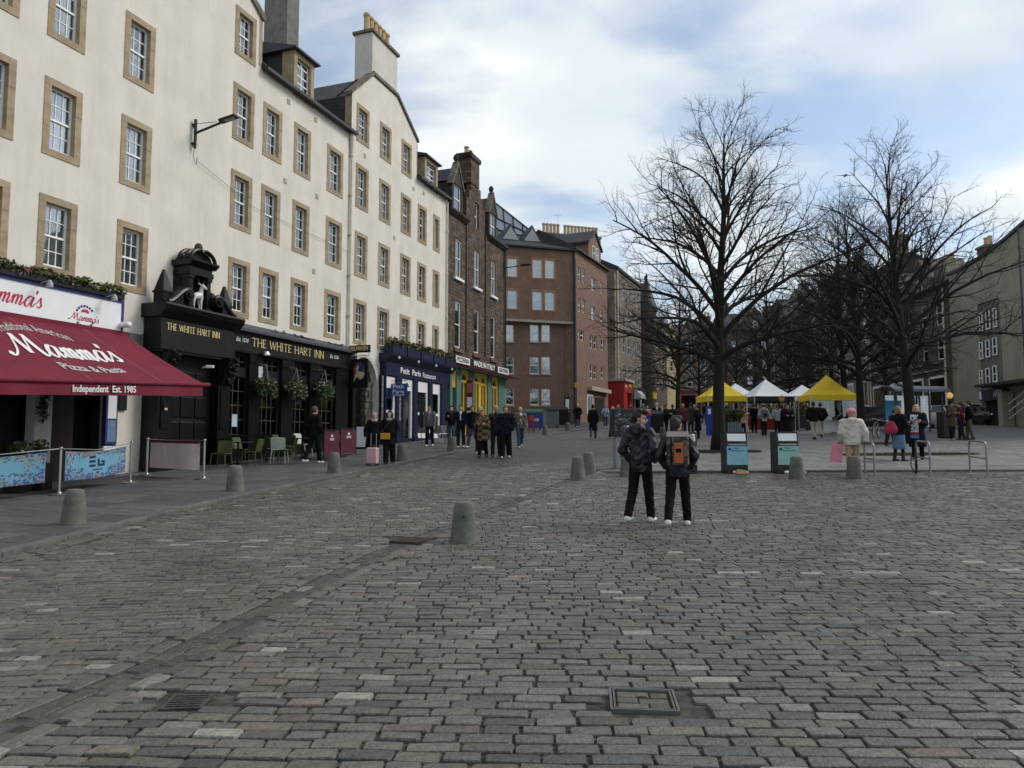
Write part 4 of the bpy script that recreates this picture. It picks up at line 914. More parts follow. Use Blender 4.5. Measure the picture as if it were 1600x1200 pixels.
# flower trough on the signboard
H_ = fthing('flower_trough', 'long trough of evergreen and mixed flowers above the white signboard', 'planter', sM, DM, gM + z1 + .092); MB().box(0, x1, -.16, .2, 0, .16).obj('trough', m_blk2, H_)
link('foliage', leaf_mesh('foliage', [((i * .35 + .2, .0, .21 + .04 * math.sin(i * 2.1)), (.26, .28, .17)) for i in range(20)], 5200, .06, [(m_leaf, 7), (m_leafd, 3), (m_leafy, 1.8), (m_flr, .7), (m_flp, .7), (m_flw, .9)], 3), H_)['kind'] = 'stuff'
# awning
A_ = fthing('awning', 'wine red sloping diner awning with white script lettering and a straight valance', 'awning', sM, DM); m_awn = M('wine red canvas', (.125, .008, .02), .8, c2=(.16, .012, .027), scale=1.3, bump=.5, bscale=4); m_awl = M('white awning print', (.7, .68, .66), .8, var=.05)
DF = 14.24; yF = DF - DM; zt_ = z0 - .02; zr, zl_ = 3.06 - gM, 2.70 - gM
xr = 15.72 - sM; xL = 0.0; n = 12; cv = MB()
P0 = lambda t: (xL + (xr - xL) * t, -.07, zt_); P1 = lambda t: (xL + (xr - xL) * t, yF, zl_ + (zr - zl_) * t)
def aw(t, q, lift=0):
    a, b = Vector(P0(t)), Vector(P1(t)); p = a + (b - a) * q; p.z -= .05 * math.sin(math.pi * q) * (1 + .3 * math.sin(t * 22)); nrm = Vector((0, -(a.z - b.z), -(yF + .07))).normalized()
    nrm = Vector((0, b.z - a.z, -(b.y - a.y))).normalized(); nrm = nrm if nrm.z > 0 else -nrm; return tuple(p + nrm * lift)
cv.add([aw(i / 30, j / 10) for j in range(11) for i in range(31)] + [aw(i / 30, j / 10, -.006) for j in range(11) for i in range(31)], [(j * 31 + i, j * 31 + i + 1, (j + 1) * 31 + i + 1, (j + 1) * 31 + i) for j in range(10) for i in range(30)] + [(341 + j * 31 + i, 341 + (j + 1) * 31 + i, 341 + (j + 1) * 31 + i + 1, 341 + j * 31 + i + 1) for j in range(10) for i in range(30)])
cv.obj('canvas', m_awn, A_, 2)
MB().tube([P1(-.02), P1(1.02)], .055, 10).obj('front_bar', m_awn, A_, True); MB().box(xL, xr + .05, -.16, .0, zt_ - .06, zt_ + .06).obj('cassette', m_awn, A_)
va = MB(); vv = []
for i in range(41):
    p = Vector(P1(i / 40 * .985)); w_ = .02 * math.sin(i * .9); vv += [(p.x, p.y, p.z - .04), (p.x, p.y + w_, p.z - .30)]
va.add(vv + [(p[0], p[1] + .006, p[2]) for p in vv], [(2 * i, 2 * i + 1, 2 * i + 3, 2 * i + 2) for i in range(40)] + [(82 + 2 * i, 82 + 2 * i + 2, 82 + 2 * i + 3, 82 + 2 * i + 1) for i in range(40)]); va.obj('valance', m_awn, A_, 2)
def on_awning(me_or_mb, name, tx, qz, w, h):
    """lay flat lettering (x,z in 0..1 units) on the slope; tx: left end, qz: distance down the slope"""
    mb = me_or_mb; xs_ = [p[0] for p in mb.v]; zs_ = [p[2] for p in mb.v]; xa_, xb_, za_, zb_ = min(xs_), max(xs_), min(zs_), max(zs_)
    mb.v = [aw(tx + (p[0] - xa_) / (xb_ - xa_) * w, qz + (1 - (p[2] - za_) / (zb_ - za_)) * h, .02) for p in mb.v]
    mb.obj(name, m_awl, A_)
def tq(u, v):
    """pixel -> (t, q) on the awning slope by search"""
    d = ray(u, v); best = None
    M_ = Matrix.Translation(Vector(fpt(sM, DM))) @ Matrix.Rotation(FROT, 4, 'Z')
    for i in range(121):
        for j in range(61):
            p = M_ @ Vector(aw(i / 120, j / 60)); dd = Vector((p.x, p.y, p.z - CZ)); k = Vector(d).normalized(); e = (dd - k * dd.dot(k)).length
            if best is None or e < best[0]: best = (e, i / 120, j / 60)
    return best[1], best[2]
t = MB(); script_word("Mamma's", t, 0, 0, 1, .07, thick=.17); a, b = tq(8, 548), tq(174, 552); on_awning(t, 'script_lettering', a[0], 0.31, b[0] - a[0], .34)
def txt_mb(key):
    mb = MB(); me = TXT[key]; mb.add([(v.co.x, 0, v.co.y) for v in me.vertices if True], [tuple(p.vertices) for p in me.polygons]); return mb
t = txt_mb('trad'); t.v = [(p[0], 0, p[2] - .012 * p[0] ** 2 * 1.6) for p in t.v]; a2, b2 = tq(2, 520), tq(112, 531); on_awning(t, 'arched_lettering', a2[0], 0.12, b2[0] - a2[0], .19)
t = txt_mb('pizza'); t.v = [(p[0], 0, p[2] + .012 * p[0] ** 2 * 2.0) for p in t.v]; a2, b2 = tq(84, 565), tq(176, 568); on_awning(t, 'arched_lettering', a2[0], 0.72, b2[0] - a2[0], .13)
xa, _ = fac(112, 605, DF); xb, _ = fac(211, 606, DF); slope = (zr - zl_) / xr; xm_ = (xa + xb) / 2 - sM
o = put_text('est', 'valance_lettering', m_awl, A_, xm_, yF - .03, zl_ + slope * xm_ - .165, .155, w=xb - xa); o.rotation_euler = (math.pi / 2, -math.atan(slope), 0)
st_ = MB()
for t0 in (.52, .8): st_.add([aw(t0, q / 10, .006) for q in range(11)] + [aw(t0 + .006, q / 10, .006) for q in range(11)], [(q, q + 1, q + 12, q + 11) for q in range(10)])
st_.obj('seam', M('faded seam', (.26, .06, .08), .8), A_)
for t0 in (.3, .75): p, q = P0(t0), P1(t0); MB().tube([(p[0], p[1], p[2] - .1), ((p[0] + .5), (p[1] + q[1]) / 2, (p[2] + q[2]) / 2 - .12), (q[0], q[1], q[2] - .03)], .025, 8).obj('folding_arm', m_white, A_)
x, y, z = fpt(16.45, 17.48); pq = tag(MB().box(-.26, .26, -.03, .02, -.45, .45).obj('wall_plaque', M('grey slate plaque', (.12, .115, .11), .7, var=.2, stretch=(1, 1, 14), scale=3), None, loc=(x, y, fac(207, 545)[1]), rotz=FROT), 'grey louvred panel on cream wall between awning and pub doorway', 'panel')
x, y, z = fpt(16.05, 17.46); MB().box(-.13, .13, -.03, .02, -.3, .3).obj('meter_box', m_blk2, None, loc=(x, y, fac(197, 625)[1]), rotz=FROT); tag(bpy.context.scene.objects['meter_box'], 'small dark box on the cream wall beside the blue menu case', 'meter box')

# ---- blue bistro front
DB = 17.2; sR = 30.62; R_ = fthing('bistro_shopfront', 'navy blue bistro front with white framed windows and white lettering', 'shopfront', sR, DB); lr = Loc(sR, DB); gR = lr.g
m_navy = M('navy paint', (.008, .012, .036), .45, c2=(.012, .017, .046), spec=.25, scale=3); XR = 38.12 - sR; f0, f1 = 4.66 - gR, 5.28 - gR
MB().box(0, XR, -.06, .27, f0, f1).obj('fascia', m_navy, R_); MB().prism_x([(-.06, f1), (-.34, f1 + .3), (-.38, f1 + .42), (.27, f1 + .42), (.27, f1)], -.1, XR + .02).obj('cornice', m_navy, R_)
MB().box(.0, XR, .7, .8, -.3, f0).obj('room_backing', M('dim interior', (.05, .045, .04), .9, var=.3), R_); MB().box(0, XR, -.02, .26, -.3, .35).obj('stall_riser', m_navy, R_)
put_text('petit', 'lettering', m_whitel, R_, lr(640, 582)[0], -.075, 4.98 - gR, .3, w=lr(656, 585)[0] - lr(625, 575)[0]); put_text('rest', 'lettering', m_whitel, R_, lr(669, 590)[0], -.075, 4.95 - gR, .28, w=lr(679, 585)[0] - lr(659, 585)[0])
for (u0, u1) in ((592, 600), (618, 626), (645, 651), (669, 674), (688, 697)):
    a, b = lr(u0, 600)[0], lr(u1, 600)[0]; MB().box(max(0, a), min(b, XR), -.09, .27, -.3, f0 - .002).box(max(0, a), min(b, XR), -.12, .0, -.3, .45).obj('pilaster', m_navy, R_)
m_wwin = M('bright white joinery', (.72, .72, .71), .5, var=.05)
for (u0, u1) in ((600, 618), (651, 669), (674, 688)):
    a, b = lr(u0, 600)[0], lr(u1, 600)[0]; z0, z1 = .36, f0 - .05; w = MB().box(a, a + .13, .02, .12, z0, z1).box(b - .16, b, .02, .12, z0, z1).box(a + .13, b - .16, .021, .12, z1 - .55, z1).box(a + .13, b - .16, .02, .12, 1.55, 1.68).box(a + .13, b - .16, .02, .12, z0, z0 + .25).obj('window', m_wwin, R_)
    MB().box(a + .12, b - .15, .06, .066, 1.66, z1 - .5).obj('pane', m_glass, w); MB().box(a + .12, b - .15, .06, .066, z0, 1.56).obj('pane', m_glass, w); MB().box(a + .14, b - .16, .3, .32, z0, 1.6).obj('cafe_curtain', m_curt, w)
a, b = lr(627, 600)[0], lr(645, 600)[0]; d = MB().box(a, b, .02, .1, f0 - .62, f0 - .05).box(b - .16, b, .02, .14, -.2, f0 - .62).obj('door_frame', m_wwin, R_); MB().box(a + .0, b - .16, .45, .5, -.2, f0 - .62).obj('dark_doorway', m_dark, R_)
mk = MB().prism_y([(a + .35, f0 - .45), (a + .5, f0 - .28), (a + .62, f0 - .2), (a + .75, f0 - .28), (a + .9, f0 - .45), (a + .68, f0 - .4), (a + .66, f0 - .55), (a + .58, f0 - .55), (a + .56, f0 - .4)], .012, .019); mk.obj('door_emblem', m_black, R_)
for i in range(4): MB().lathe([(.05, 0), (.05, .1), (.03, .12)], 8, (.6 + i * 2.05, -.42, f1 + .18)).obj('spotlight', m_whitel, R_, True)
o = put_text('fr', 'lettering', M('grey lettering', (.5, .5, .48), .6), R_, lr(622, 640)[0], -.1, 2.0, .16); o.rotation_euler = (math.pi / 2, math.pi / 2, 0)
for k in range(5):
    bx = fthing('window_box', ['planting trough of russet and green leaves on the navy cornice, end nearest the archway', 'planting trough on the navy cornice, second from the archway', 'planting trough in the middle of the navy cornice', 'planting trough on the navy cornice, second from the brown tenement', 'planting trough on the navy cornice touching the brown tenement'][k], 'planter', sR + .1 + k * 1.5, DB, gR + f1 + .422, 'troughs on the bistro cornice')
    MB().box(0, 1.38, -.36, .1, 0, .42).obj('trough', m_navy, bx); link('foliage', leaf_mesh('foliage', [((.2 + .33 * i, -.13, .52 + .05 * math.sin(i * 2 + k)), (.26, .3, .26)) for i in range(4)], 620, .085, [(m_leaf, 3), (m_leafy, 2.2), (m_leafd, 2), (m_leafr, 2.4)], 10 + k), bx)['kind'] = 'stuff'
hs = thing('hanging_sign', 'square blue hanging sign with white script outside the navy bistro', 'sign', (*fpt(31.3, 16.8, 0)[:2], fac(610, 606, 16.7)[1]), -FA)
MB().box(-.48, .42, -.03, .03, -.33, .27).obj('board', M('sign blue', (.015, .06, .22), .5), hs); put_text('pp1', 'lettering', m_whitel, hs, -.03, -.04, .13, .2, w=.6); put_text('pp2', 'lettering', m_whitel, hs, -.03, -.04, -.12, .2, w=.6); MB().box(-.35, .3, -.038, -.031, -.29, -.26).obj('underline', m_whitel, hs)
MB().tube([(-.5, 0, .42), (.45, 0, .42)], .015, 6).tube([(-.35, 0, .42), (-.35, 0, .27)], .008, 5).tube([(.3, 0, .42), (.3, 0, .27)], .008, 5).obj('bracket', m_gut, hs)

# ---- green and yellow Italian front
sI = 38.2; I_ = fthing('italian_shopfront', 'green shopfront with bright yellow arched windows under a black and white fascia', 'shopfront', sI, DB); li = Loc(sI, DB); gI = li.g; XI = 47.85 - sI
m_grn = M('sage green paint', (.085, .15, .125), .5, c2=(.1, .175, .15), scale=2); m_yel = M('sunny yellow paint', (.60, .40, .045), .5, c2=(.68, .46, .06), scale=2)
MB().box(0, XI, -.05, .27, 6.02 - gI, 6.5 - gI).obj('fascia', m_blk2, I_)
for (a, b) in ((.5, 2.6), (7.4, 9.5)): MB().box(a, b, -.065, -.045, 6.06 - gI, 6.46 - gI).obj('fascia_panel', m_sign, I_)
put_text('made', 'lettering', m_whitel, I_, 5.0, -.07, 6.26 - gI, .34, w=3.6); put_text('piz', 'lettering', m_gut, I_, 1.55, -.075, 6.26 - gI, .26, w=1.7); put_text('gel', 'lettering', m_gut, I_, 8.45, -.075, 6.26 - gI, .26, w=1.7)
MB().prism_x([(-.1, 5.86 - gI), (-.75, 5.76 - gI), (-.78, 5.84 - gI), (-.1, 6.02 - gI)], .6, XI + .5).obj('awning_cassette', m_awn, I_)
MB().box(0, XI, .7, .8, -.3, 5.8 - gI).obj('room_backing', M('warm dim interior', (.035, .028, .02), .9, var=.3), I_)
MB().box(0, XI, .05, .27, 5.7 - gI, 6.0 - gI).obj('lintel', m_grn, I_)
for (u0, u1) in ((697, 701.5), (711.5, 719), (731.5, 739.5), (760.5, 767), (777.5, 788)):
    a, b = li(u0, 600)[0], li(u1, 600)[0]; MB().box(max(0, a), min(b, XI), -.09, .27, -.3, 5.82 - gI).box(max(0, a), min(b, XI), -.13, .0, -.3, .6).obj('pilaster', m_grn, I_)
def yarch(u0, u1, door=False):
    a, b = li(u0, 600)[0], li(u1, 600)[0]; r = (b - a) / 2; xm = (a + b) / 2; zt = 5.72 - gI; zs = zt - r * .95 - .1; w_ = MB()
    out = [(a, -.2 if not door else zs - .6), (a, zt), (b, zt), (b, -.2 if not door else zs - .6), (b - .17, -.2 if not door else zs - .6), (b - .17, zs)] + [(xm + (r - .17) * math.cos(math.pi * k / 12), zs + (r - .17) * math.sin(math.pi * k / 12)) for k in range(1, 12)] + [(a + .17, zs), (a + .17, -.2 if not door else zs - .6)]
    w_.prism_y(out, .0, .14); w_.box(a + .17, b - .17, .02, .12, zs - .08, zs + .08)
    if door: w_.box(a + .17, b - .17, .02, .12, zs - .6, zs - .1)
    else: w_.box(a + .17, b - .17, .02, .12, -.2, .7).box(xm - .05, xm + .05, .02, .12, .7, zs - .08)
    me = w_.mesh('arched_window', m_yel); fixn(me); o = link('arched_window', me, I_); MB().box(a + .16, b - .16, .07, .076, .6 if not door else zs - .6, zt - .1).obj('pane', m_glass, o)
yarch(701.5, 711.5, True); yarch(719, 731.5); yarch(739.5, 749.8); yarch(750.2, 760.5); yarch(767, 777.5)
mp_ = thing('menu_board', 'narrow maroon and white menu panel standing by the yellow arches', 'sign', (*fpt(39.85, 16.75, 0)[:2], fpt(39.85, 16.75)[2]), -FA); MB().box(-.2, .2, -.05, .05, 0, 3.3).obj('panel', M('maroon sign', (.13, .01, .02), .6), mp_)
for z in (1.2, 2.0, 2.85): MB().box(-.14, .17, -.06, -.052, z - .3, z + .3).obj('sheet', m_sign if z < 2.5 else M('rose print', (.4, .1, .12), .6), mp_)

# ---- lamps, baskets, hanging sign
wl_ = fthing('wall_street_lamp', 'black bracket street lamp high on the cream wall above the pub doorway', 'street lamp', 18.4, 17.45, 11.0); lt = M('lamp housing black', (.018, .018, .02), .5)
MB().tube([(0, -.06, .0), (0, -.06, .95)], .05, 10).obj('wall_tube', lt, wl_); MB().box(-.06, .06, -.06, .06, .12, .18).box(-.06, .06, -.06, .06, .74, .8).obj('wall_clamp', lt, wl_)
MB().tube([(0, -.08, .5), (.15, -.95, .78)], .04, 10).obj('arm', lt, wl_, True); MB().tube([(0, -.08, .8), (.12, -.8, .82)], .01, 6).obj('stay', lt, wl_)
hd = MB(); hd.cbox(-.13, .13, -.62, 0, -.045, .045, .03); o = hd.obj('lamp_head', lt, wl_); o.location = (.15, -.9, .82); o.rotation_euler = (-.2, 0, .1); MB().box(-.09, .09, -.55, -.2, -.055, -.046).obj('lens', M('lamp lens', (.3, .3, .3), .3), o)
cb = MB().tube([(.1, -.03, -.35), (3.0, -.02, -1.05), (9.3, -.02, -1.15)], .006, 5); cb.tube([(0, -.04, 0), (-.05, -.05, -.3), (.1, -.05, -.5), (.12, -.05, -.25)], .01, 5); cb.obj('cable', m_wire, wl_)
bask = None
for k, (u, v) in enumerate(((415, 603), (463, 607), (507, 608))):
    s_, z_ = fac(u, v, 16.75); lb = ['full hanging basket of greenery with yellow flowers beside the steel lamp', 'trailing hanging basket of pale flowers in the middle of the pub front', 'hanging basket with trailing leaves next to the pub picture sign'][k]
    b = fthing('hanging_basket', lb, 'hanging basket', s_, 16.75, z_, 'hanging baskets on the pub front')
    MB().lathe([(.04, -.3), (.2, -.22), (.27, -.05), (.28, 0)], 14).obj('basket', M('basket coir', (.05, .035, .02), .95), b, True); c_ = MB()
    for q in range(3): a = q * 2.1; c_.tube([(.26 * math.cos(a), .26 * math.sin(a), .0), (0, 0, .75)], .009, 5)
    c_.tube([(0, 0, .75), (0, .42, .8)], .018, 6).obj('chain', M('grey chain', (.2, .2, .19), .5), b)
    link('foliage', leaf_mesh('foliage', [((0, 0, .05), (.46, .42, .27)), ((-.25, -.1, -.15), (.2, .2, .28)), ((.27, -.1, -.18), (.2, .2, .32)), ((.0, -.2, -.12), (.3, .15, .22))], 1500, .055, [(m_leaf, 3), (m_leafd, 4), (m_leafy, 1.0), (m_flw, .5 if k != 1 else 1.4)], 40 + k), b)['kind'] = 'stuff'
hp = thing('pub_sign', 'hanging pub picture sign with a white hart under a gold lettered board', 'sign', (*fpt(27.55, 16.72, 0)[:2], fac(553, 582, 16.7)[1]), -FA)
MB().box(-.42, .42, -.04, .04, -.62, .62).obj('picture_board', m_blk2, hp); MB().box(-.5, .5, -.05, .05, .9, 1.22).obj('name_board', m_blk2, hp); put_text('bel', 'lettering', m_gold, hp, 0, -.055, 1.07, .2, w=.86)
ov = MB().prism_y([(.27 * math.cos(2 * math.pi * k / 20), .12 + .36 * math.sin(2 * math.pi * k / 20)) for k in range(20)], -.046, -.041).obj('red_oval', M('sign red', (.22, .05, .03), .6), hp); MB().prism_y([(.17 * math.cos(2 * math.pi * k / 20) + .05, .2 + .3 * math.sin(2 * math.pi * k / 20)) for k in range(20)], -.049, -.0465).obj('blue_oval', m_blue, hp)
MB().prism_y([(-.26, -.38), (-.2, -.1), (-.12, .02), (-.14, .2), (-.1, .3), (-.02, .36), (0, .28), (-.04, .1), (.06, .06), (.22, .06), (.28, -.04), (.2, -.2), (.06, -.28), (.02, -.2), (-.06, -.14), (-.14, -.18)], -.054, -.0495).obj('painted_hart', M('sign pale buff', (.5, .42, .26), .6), hp)
MB().ball((0, 0, 1.36), (.12, .03, .12), 10, 6).box(-.1, .1, -.03, .03, 1.22, 1.28).obj('crest', m_gold, hp); MB().tube([(-.75, 0, .78), (.5, 0, .78)], .022, 8).obj('bracket', m_white, hp); MB().tube([(-.3, 0, .78), (-.3, 0, .62)], .01, 5).tube([(.3, 0, .78), (.3, 0, .62)], .01, 5).tube([(-.5, 0, .78), (-.5, 0, 1.0)], .012, 5).tube([(.45, 0, .78), (.45, 0, .9)], .012, 5).obj('hanger', m_gut, hp)
x, z = fac(323, 573, 16.7); cc = fthing('security_camera', 'white security camera fixed to the black pub doorway', 'camera', x, 16.6, z); MB().cbox(-.05, .05, -.14, .1, -.045, .045, .015).obj('housing', m_white, cc, rotz=.4); MB().tube([(0, .1, 0), (0, .25, -.02)], .025, 6).obj('bracket', m_white, cc)
# ------------------------------------------------------------------ buildings farther off
class Pl:
    """vertical plane through ground point p0 running in direction ang (clockwise from +Y)"""
    def __init__(s, x, y, ang, base=0.0):
        s.o = (x, y, gz(x, y) + base); s.d = (math.sin(ang), math.cos(ang)); s.n = (-math.cos(ang), math.sin(ang)); s.rot = math.pi / 2 - ang
        s.D = x * s.n[0] + y * s.n[1]; s.s0 = x * s.d[0] + y * s.d[1]
    def __call__(s, u, v, dy=0):
        d = ray(u, v); t = (s.D + dy) / (d[0] * s.n[0] + d[1] * s.n[1]); return t * (d[0] * s.d[0] + d[1] * s.d[1]) - s.s0, CZ + t * d[2] - s.o[2]
    def thing(s, name, label, cat, group=None): return thing(name, label, cat, s.o, s.rot, group)
FWC = {}
def fwin(par, x0, x1, z0, z1, fm=m_white, cols=1, y=.0, sur=None, curt=None):
    """distant sash window: frame, pane and, where there is one, a stone margin"""
    w, h = x1 - x0, z1 - z0; key = (round(w, 1), round(h, 1), fm.name, cols, sur.name if sur else '')
    if key not in FWC:
        w_, h_ = key[0], key[1]; f = .07; b = MB().box(-w_ / 2, -w_ / 2 + f, .08, .16, -h_ / 2, h_ / 2).box(w_ / 2 - f, w_ / 2, .08, .16, -h_ / 2, h_ / 2).box(-w_ / 2 + f, w_ / 2 - f, .081, .16, h_ / 2 - f, h_ / 2).box(-w_ / 2 + f, w_ / 2 - f, .079, .16, -h_ / 2, -h_ / 2 + f * 1.3).box(-w_ / 2 + f, w_ / 2 - f, .075, .15, -.04, .04)
        for c in range(1, cols): b.box(-w_ / 2 + w_ * c / cols - .03, -w_ / 2 + w_ * c / cols + .03, .082, .15, -h_ / 2 + f, h_ / 2 - f)
        if sur:
            b.mi = 1; b.box(-w_ / 2 - .14, -w_ / 2, -.02, .2, -h_ / 2 - .1, h_ / 2 + .16).box(w_ / 2, w_ / 2 + .14, -.02, .2, -h_ / 2 - .1, h_ / 2 + .16).box(-w_ / 2, w_ / 2, -.019, .2, h_ / 2, h_ / 2 + .16).box(-w_ / 2, w_ / 2, -.03, .2, -h_ / 2 - .14, -h_ / 2)
        FWC[key] = (b.mesh('window', [fm, sur] if sur else [fm]), MB().box(-w_ / 2 + f, w_ / 2 - f, .11, .116, -h_ / 2 + f, h_ / 2 - f).mesh('pane', m_glass), MB().box(-w_ / 2, w_ / 2, .24, .25, -h_ / 2, h_ / 2).mesh('net_curtain', m_curt))
    a, b, c = FWC[key]; o = link('window', a, par, ((x0 + x1) / 2, y, (z0 + z1) / 2)); link('pane', b, o)
    if (RND.random() if curt is None else curt) < .55: link('net_curtain', c, o)
    e = .13 if sur else 0
    return (x0 - e, x1 + e, z0 - e, z1 + e)
m_brown = brick_mat('brown brick', (.245, .146, .105), (.19, .116, .084), (.165, .11, .083), .24, .08, .008, .9, .3, .22)
m_brick2 = M('orange brown brick band', (.33, .175, .105), .9, var=.15, scale=8); m_conc = M('pale concrete band', (.36, .32, .26), .9, var=.12, scale=2)
# ---- modern brown brick block
x0, y0 = at(788, 66)[:2]; x1, y1 = at(898, 68)[:2]; aB = math.atan2(x1 - x0, y1 - y0); pb = Pl(x0, y0, aB); WB = math.hypot(x1 - x0, y1 - y0)
bb = pb.thing('brick_block', 'modern brown brick corner block with jettied upper floors and white windows', 'building'); holes, lowh = [], []
zj = pb(840, 500)[1]; zt = pb(840, 387)[1]
for (u0, u1, dv) in ((793, 808, -2), (832, 847, 0), (851.5, 866.5, 1)):
    for (v0, v1) in ((405, 434), (455, 484)): a, z1_ = pb(u0, v0 + dv); b, z0_ = pb(u1, v1 + dv); holes.append(fwin(bb, a, b, z0_, z1_, sur=m_brick2))
for (u0, u1) in ((790, 803), (828, 842), (846, 860)):
    for (v0, v1) in ((507, 534), (557, 584), (607, 633)): a, z1_ = pb(u0, v0, .6); b, z0_ = pb(u1, v1, .6); lowh.append((a, b, z0_, z1_)); fwin(bb, a, b, z0_, z1_, y=.6); MB().box(a - .06, b + .06, .52, .62, z0_ - .14, z0_ - .02).obj('window_sill', m_conc, bb)
wall(bb, 'upper_wall', [(-1.5, zj), (WB, zj), (WB, zt), (-1.5, zt)], holes, m_brown, .5, sides=False)
lo = wall(bb, 'lower_wall', [(-1.5, -1), (WB - .75, -1), (WB - .75, zj), (-1.5, zj)], lowh, m_brown, .5, sides=False); lo.location.y = .6
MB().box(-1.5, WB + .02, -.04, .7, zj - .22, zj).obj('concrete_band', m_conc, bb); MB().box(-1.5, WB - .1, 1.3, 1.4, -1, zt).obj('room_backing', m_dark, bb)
MB().prism_x([(-.35, zt - .1), (-.35, zt + .05), (1.6, zt + .95), (6, zt + 1.0), (6, zt - .1)], -2, WB + .25).obj('roof', m_slate, bb)
gg = MB(); zg = zt + .9
for xa in (.2, 2.35):
    MB().prism_y([(xa - .1, zg), (xa + 2.1, zg), (xa + 1.0, zg + 1.85)], 2.0, 5.5).obj('glazed_gable', m_lead, bb); MB().prism_y([(xa + .2, zg + .25), (xa + 1.8, zg + .25), (xa + 1.0, zg + 1.5)], 1.96, 1.999).obj('gable_panel', M('grey white gable panel', (.34, .36, .37), .6), bb)
    fwin(bb, xa + .3, xa + .9, zg - .7, zg + .1, y=1.85); fwin(bb, xa + 1.1, xa + 1.7, zg - .7, zg + .1, y=1.85)
sl = MB().quad((-3.5, 4.5, zg + 3.9), (4.5, 7, zg + 1.0), (4.5, 12, zg + 1.0), (-3.5, 12, zg + 3.9)); sl.quad((-3.5, 4.4, zg + 3.9), (-3.5, 4.4, zg - .5), (4.5, 7, zg - .5), (4.5, 7, zg + 1.0)); sl.obj('glass_roof', M('pale roof glazing', (.42, .48, .54), .25, var=.12), bb)
ga, gb = pb(770, 314, 6), pb(846, 374, 6); MB().prism_y([(ga[0], gb[1] - 1), (gb[0], gb[1] - 1), gb, ga], 6, 6.1).obj('glazed_screen', M('pale roof glazing', (.42, .48, .54)), bb)
fs_ = MB()
for k in range(6): t = k / 5; fs_.tube([(ga[0] + (gb[0] - ga[0]) * t, 5.96, ga[1] + (gb[1] - ga[1]) * t), (ga[0] + (gb[0] - ga[0]) * (t * .9 + .1), 5.96, gb[1] - 1)], .06, 5)
for q in (0, .45, .8): fs_.tube([(ga[0], 5.95, ga[1] - (ga[1] - gb[1]) * q), (gb[0], 5.95, gb[1] - .2 * q)], .07, 5)
fs_.obj('screen_bars', m_gut, bb)
fr = MB()
for k in range(8): t = k / 7; fr.tube([(-3.5 + 8 * t, 4.4 + 2.5 * t - .02, zg + 3.93 - 2.9 * t), (-3.5 + 8 * t, 4.4 + 2.5 * t - .02, zg - .4)], .06, 5)
fr.tube([(-3.5, 4.36, zg + 3.95), (4.5, 6.95, zg + 1.05)], .09, 6).tube([(-3.5, 4.36, zg + 2.2), (4.5, 6.95, zg + .1)], .05, 5); fr.obj('roof_bars', m_gut, bb)
aS = math.radians(25); pbs = Pl(x1, y1, aS); bs = pbs.thing('brick_block', 'brown brick street wing running back beside the red shop, with gabled dormer', 'building'); WS = pbs(949, 500)[0]; zS = pbs(902, 392)[1]; hs_ = []
for (u0, u1, v0, v1) in ((903, 907, 416, 441), (910, 914, 419, 444), (903, 907, 465, 488), (910, 914, 467, 489), (924, 930, 433, 456), (938, 942, 440, 460), (924, 930, 478, 501), (938, 942, 484, 503), (922, 926, 522, 545), (928, 932, 524, 547), (939, 943, 530, 548), (922, 926, 569, 592), (928, 932, 571, 593), (939, 943, 573, 592), (891 + 12, 894 + 12, 514, 531), (895 + 12, 899 + 13, 515, 533)):
    a, z1_ = pbs(u0, v0); b, z0_ = pbs(u1, v1); z1_ = max(z1_, z0_ + .8)
    if 0 < a and b < WS: hs_.append(fwin(bs, a, b, z0_, z1_))
wall(bs, 'wall', [(.0, -1), (WS, -1), (WS, zS), (.0, zS)], hs_, m_brown, 7)
MB().prism_x([(-.35, zS - .05), (-.35, zS + .1), (3.5, zS + 2.2), (7, zS - .05)], -.2, WS + .3).obj('roof', m_slate, bs); a, zb1 = pbs(918, 600); b, _ = pbs(948, 605); MB().box(a, b, -.5, .0, pbs(930, 612)[1], pbs(930, 606)[1]).obj('concrete_band', m_conc, bs)
a, b = pbs(917, 640)[0], pbs(926, 640)[0]; MB().box(a, b, -.06, .02, .6, 2.9).obj('shop_window', m_white, bs); MB().box(a + .15, (a + b) / 2 - .05, -.075, -.055, .75, 2.75).obj('pane', m_glass, bs); MB().box((a + b) / 2 + .05, b - .15, -.075, -.055, .75, 2.75).obj('pane', m_glass, bs); MB().box(pbs(930, 640)[0], pbs(944, 640)[0], -.05, .02, -.2, 2.7).obj('dark_entrance', m_dark, bs)
xg = pbs(919, 400)[0]; xh = pbs(938, 400)[0]; zg = pbs(930, 366)[1] - 2.0; gd = MB().prism_y([(xg, zS - .3), (xh, zS - .3), (xh, zg + .6), ((xg + xh) / 2, zg + 2.0), (xg, zg + .6)], -.05, 5).obj('gable_dormer', m_brown, bs); MB().prism_y([(xg - .3, zg + .5), ((xg + xh) / 2, zg + 2.05), (xh + .3, zg + .5), (xh + .3, zg + .7), ((xg + xh) / 2, zg + 2.3), (xg - .3, zg + .7)], -.2, 5.1).obj('dormer_roof', m_slate, bs)
for k in (.3, .58): w_ = fwin(bs, xg + (xh - xg) * k, xg + (xh - xg) * (k + .2), zS + .1, zS + 1.6, y=-.16)
cx0, cx1, cz = pb(846, 365, 9)[0], pb(936, 356, 9)[0], pb(890, 371, 9)[1]
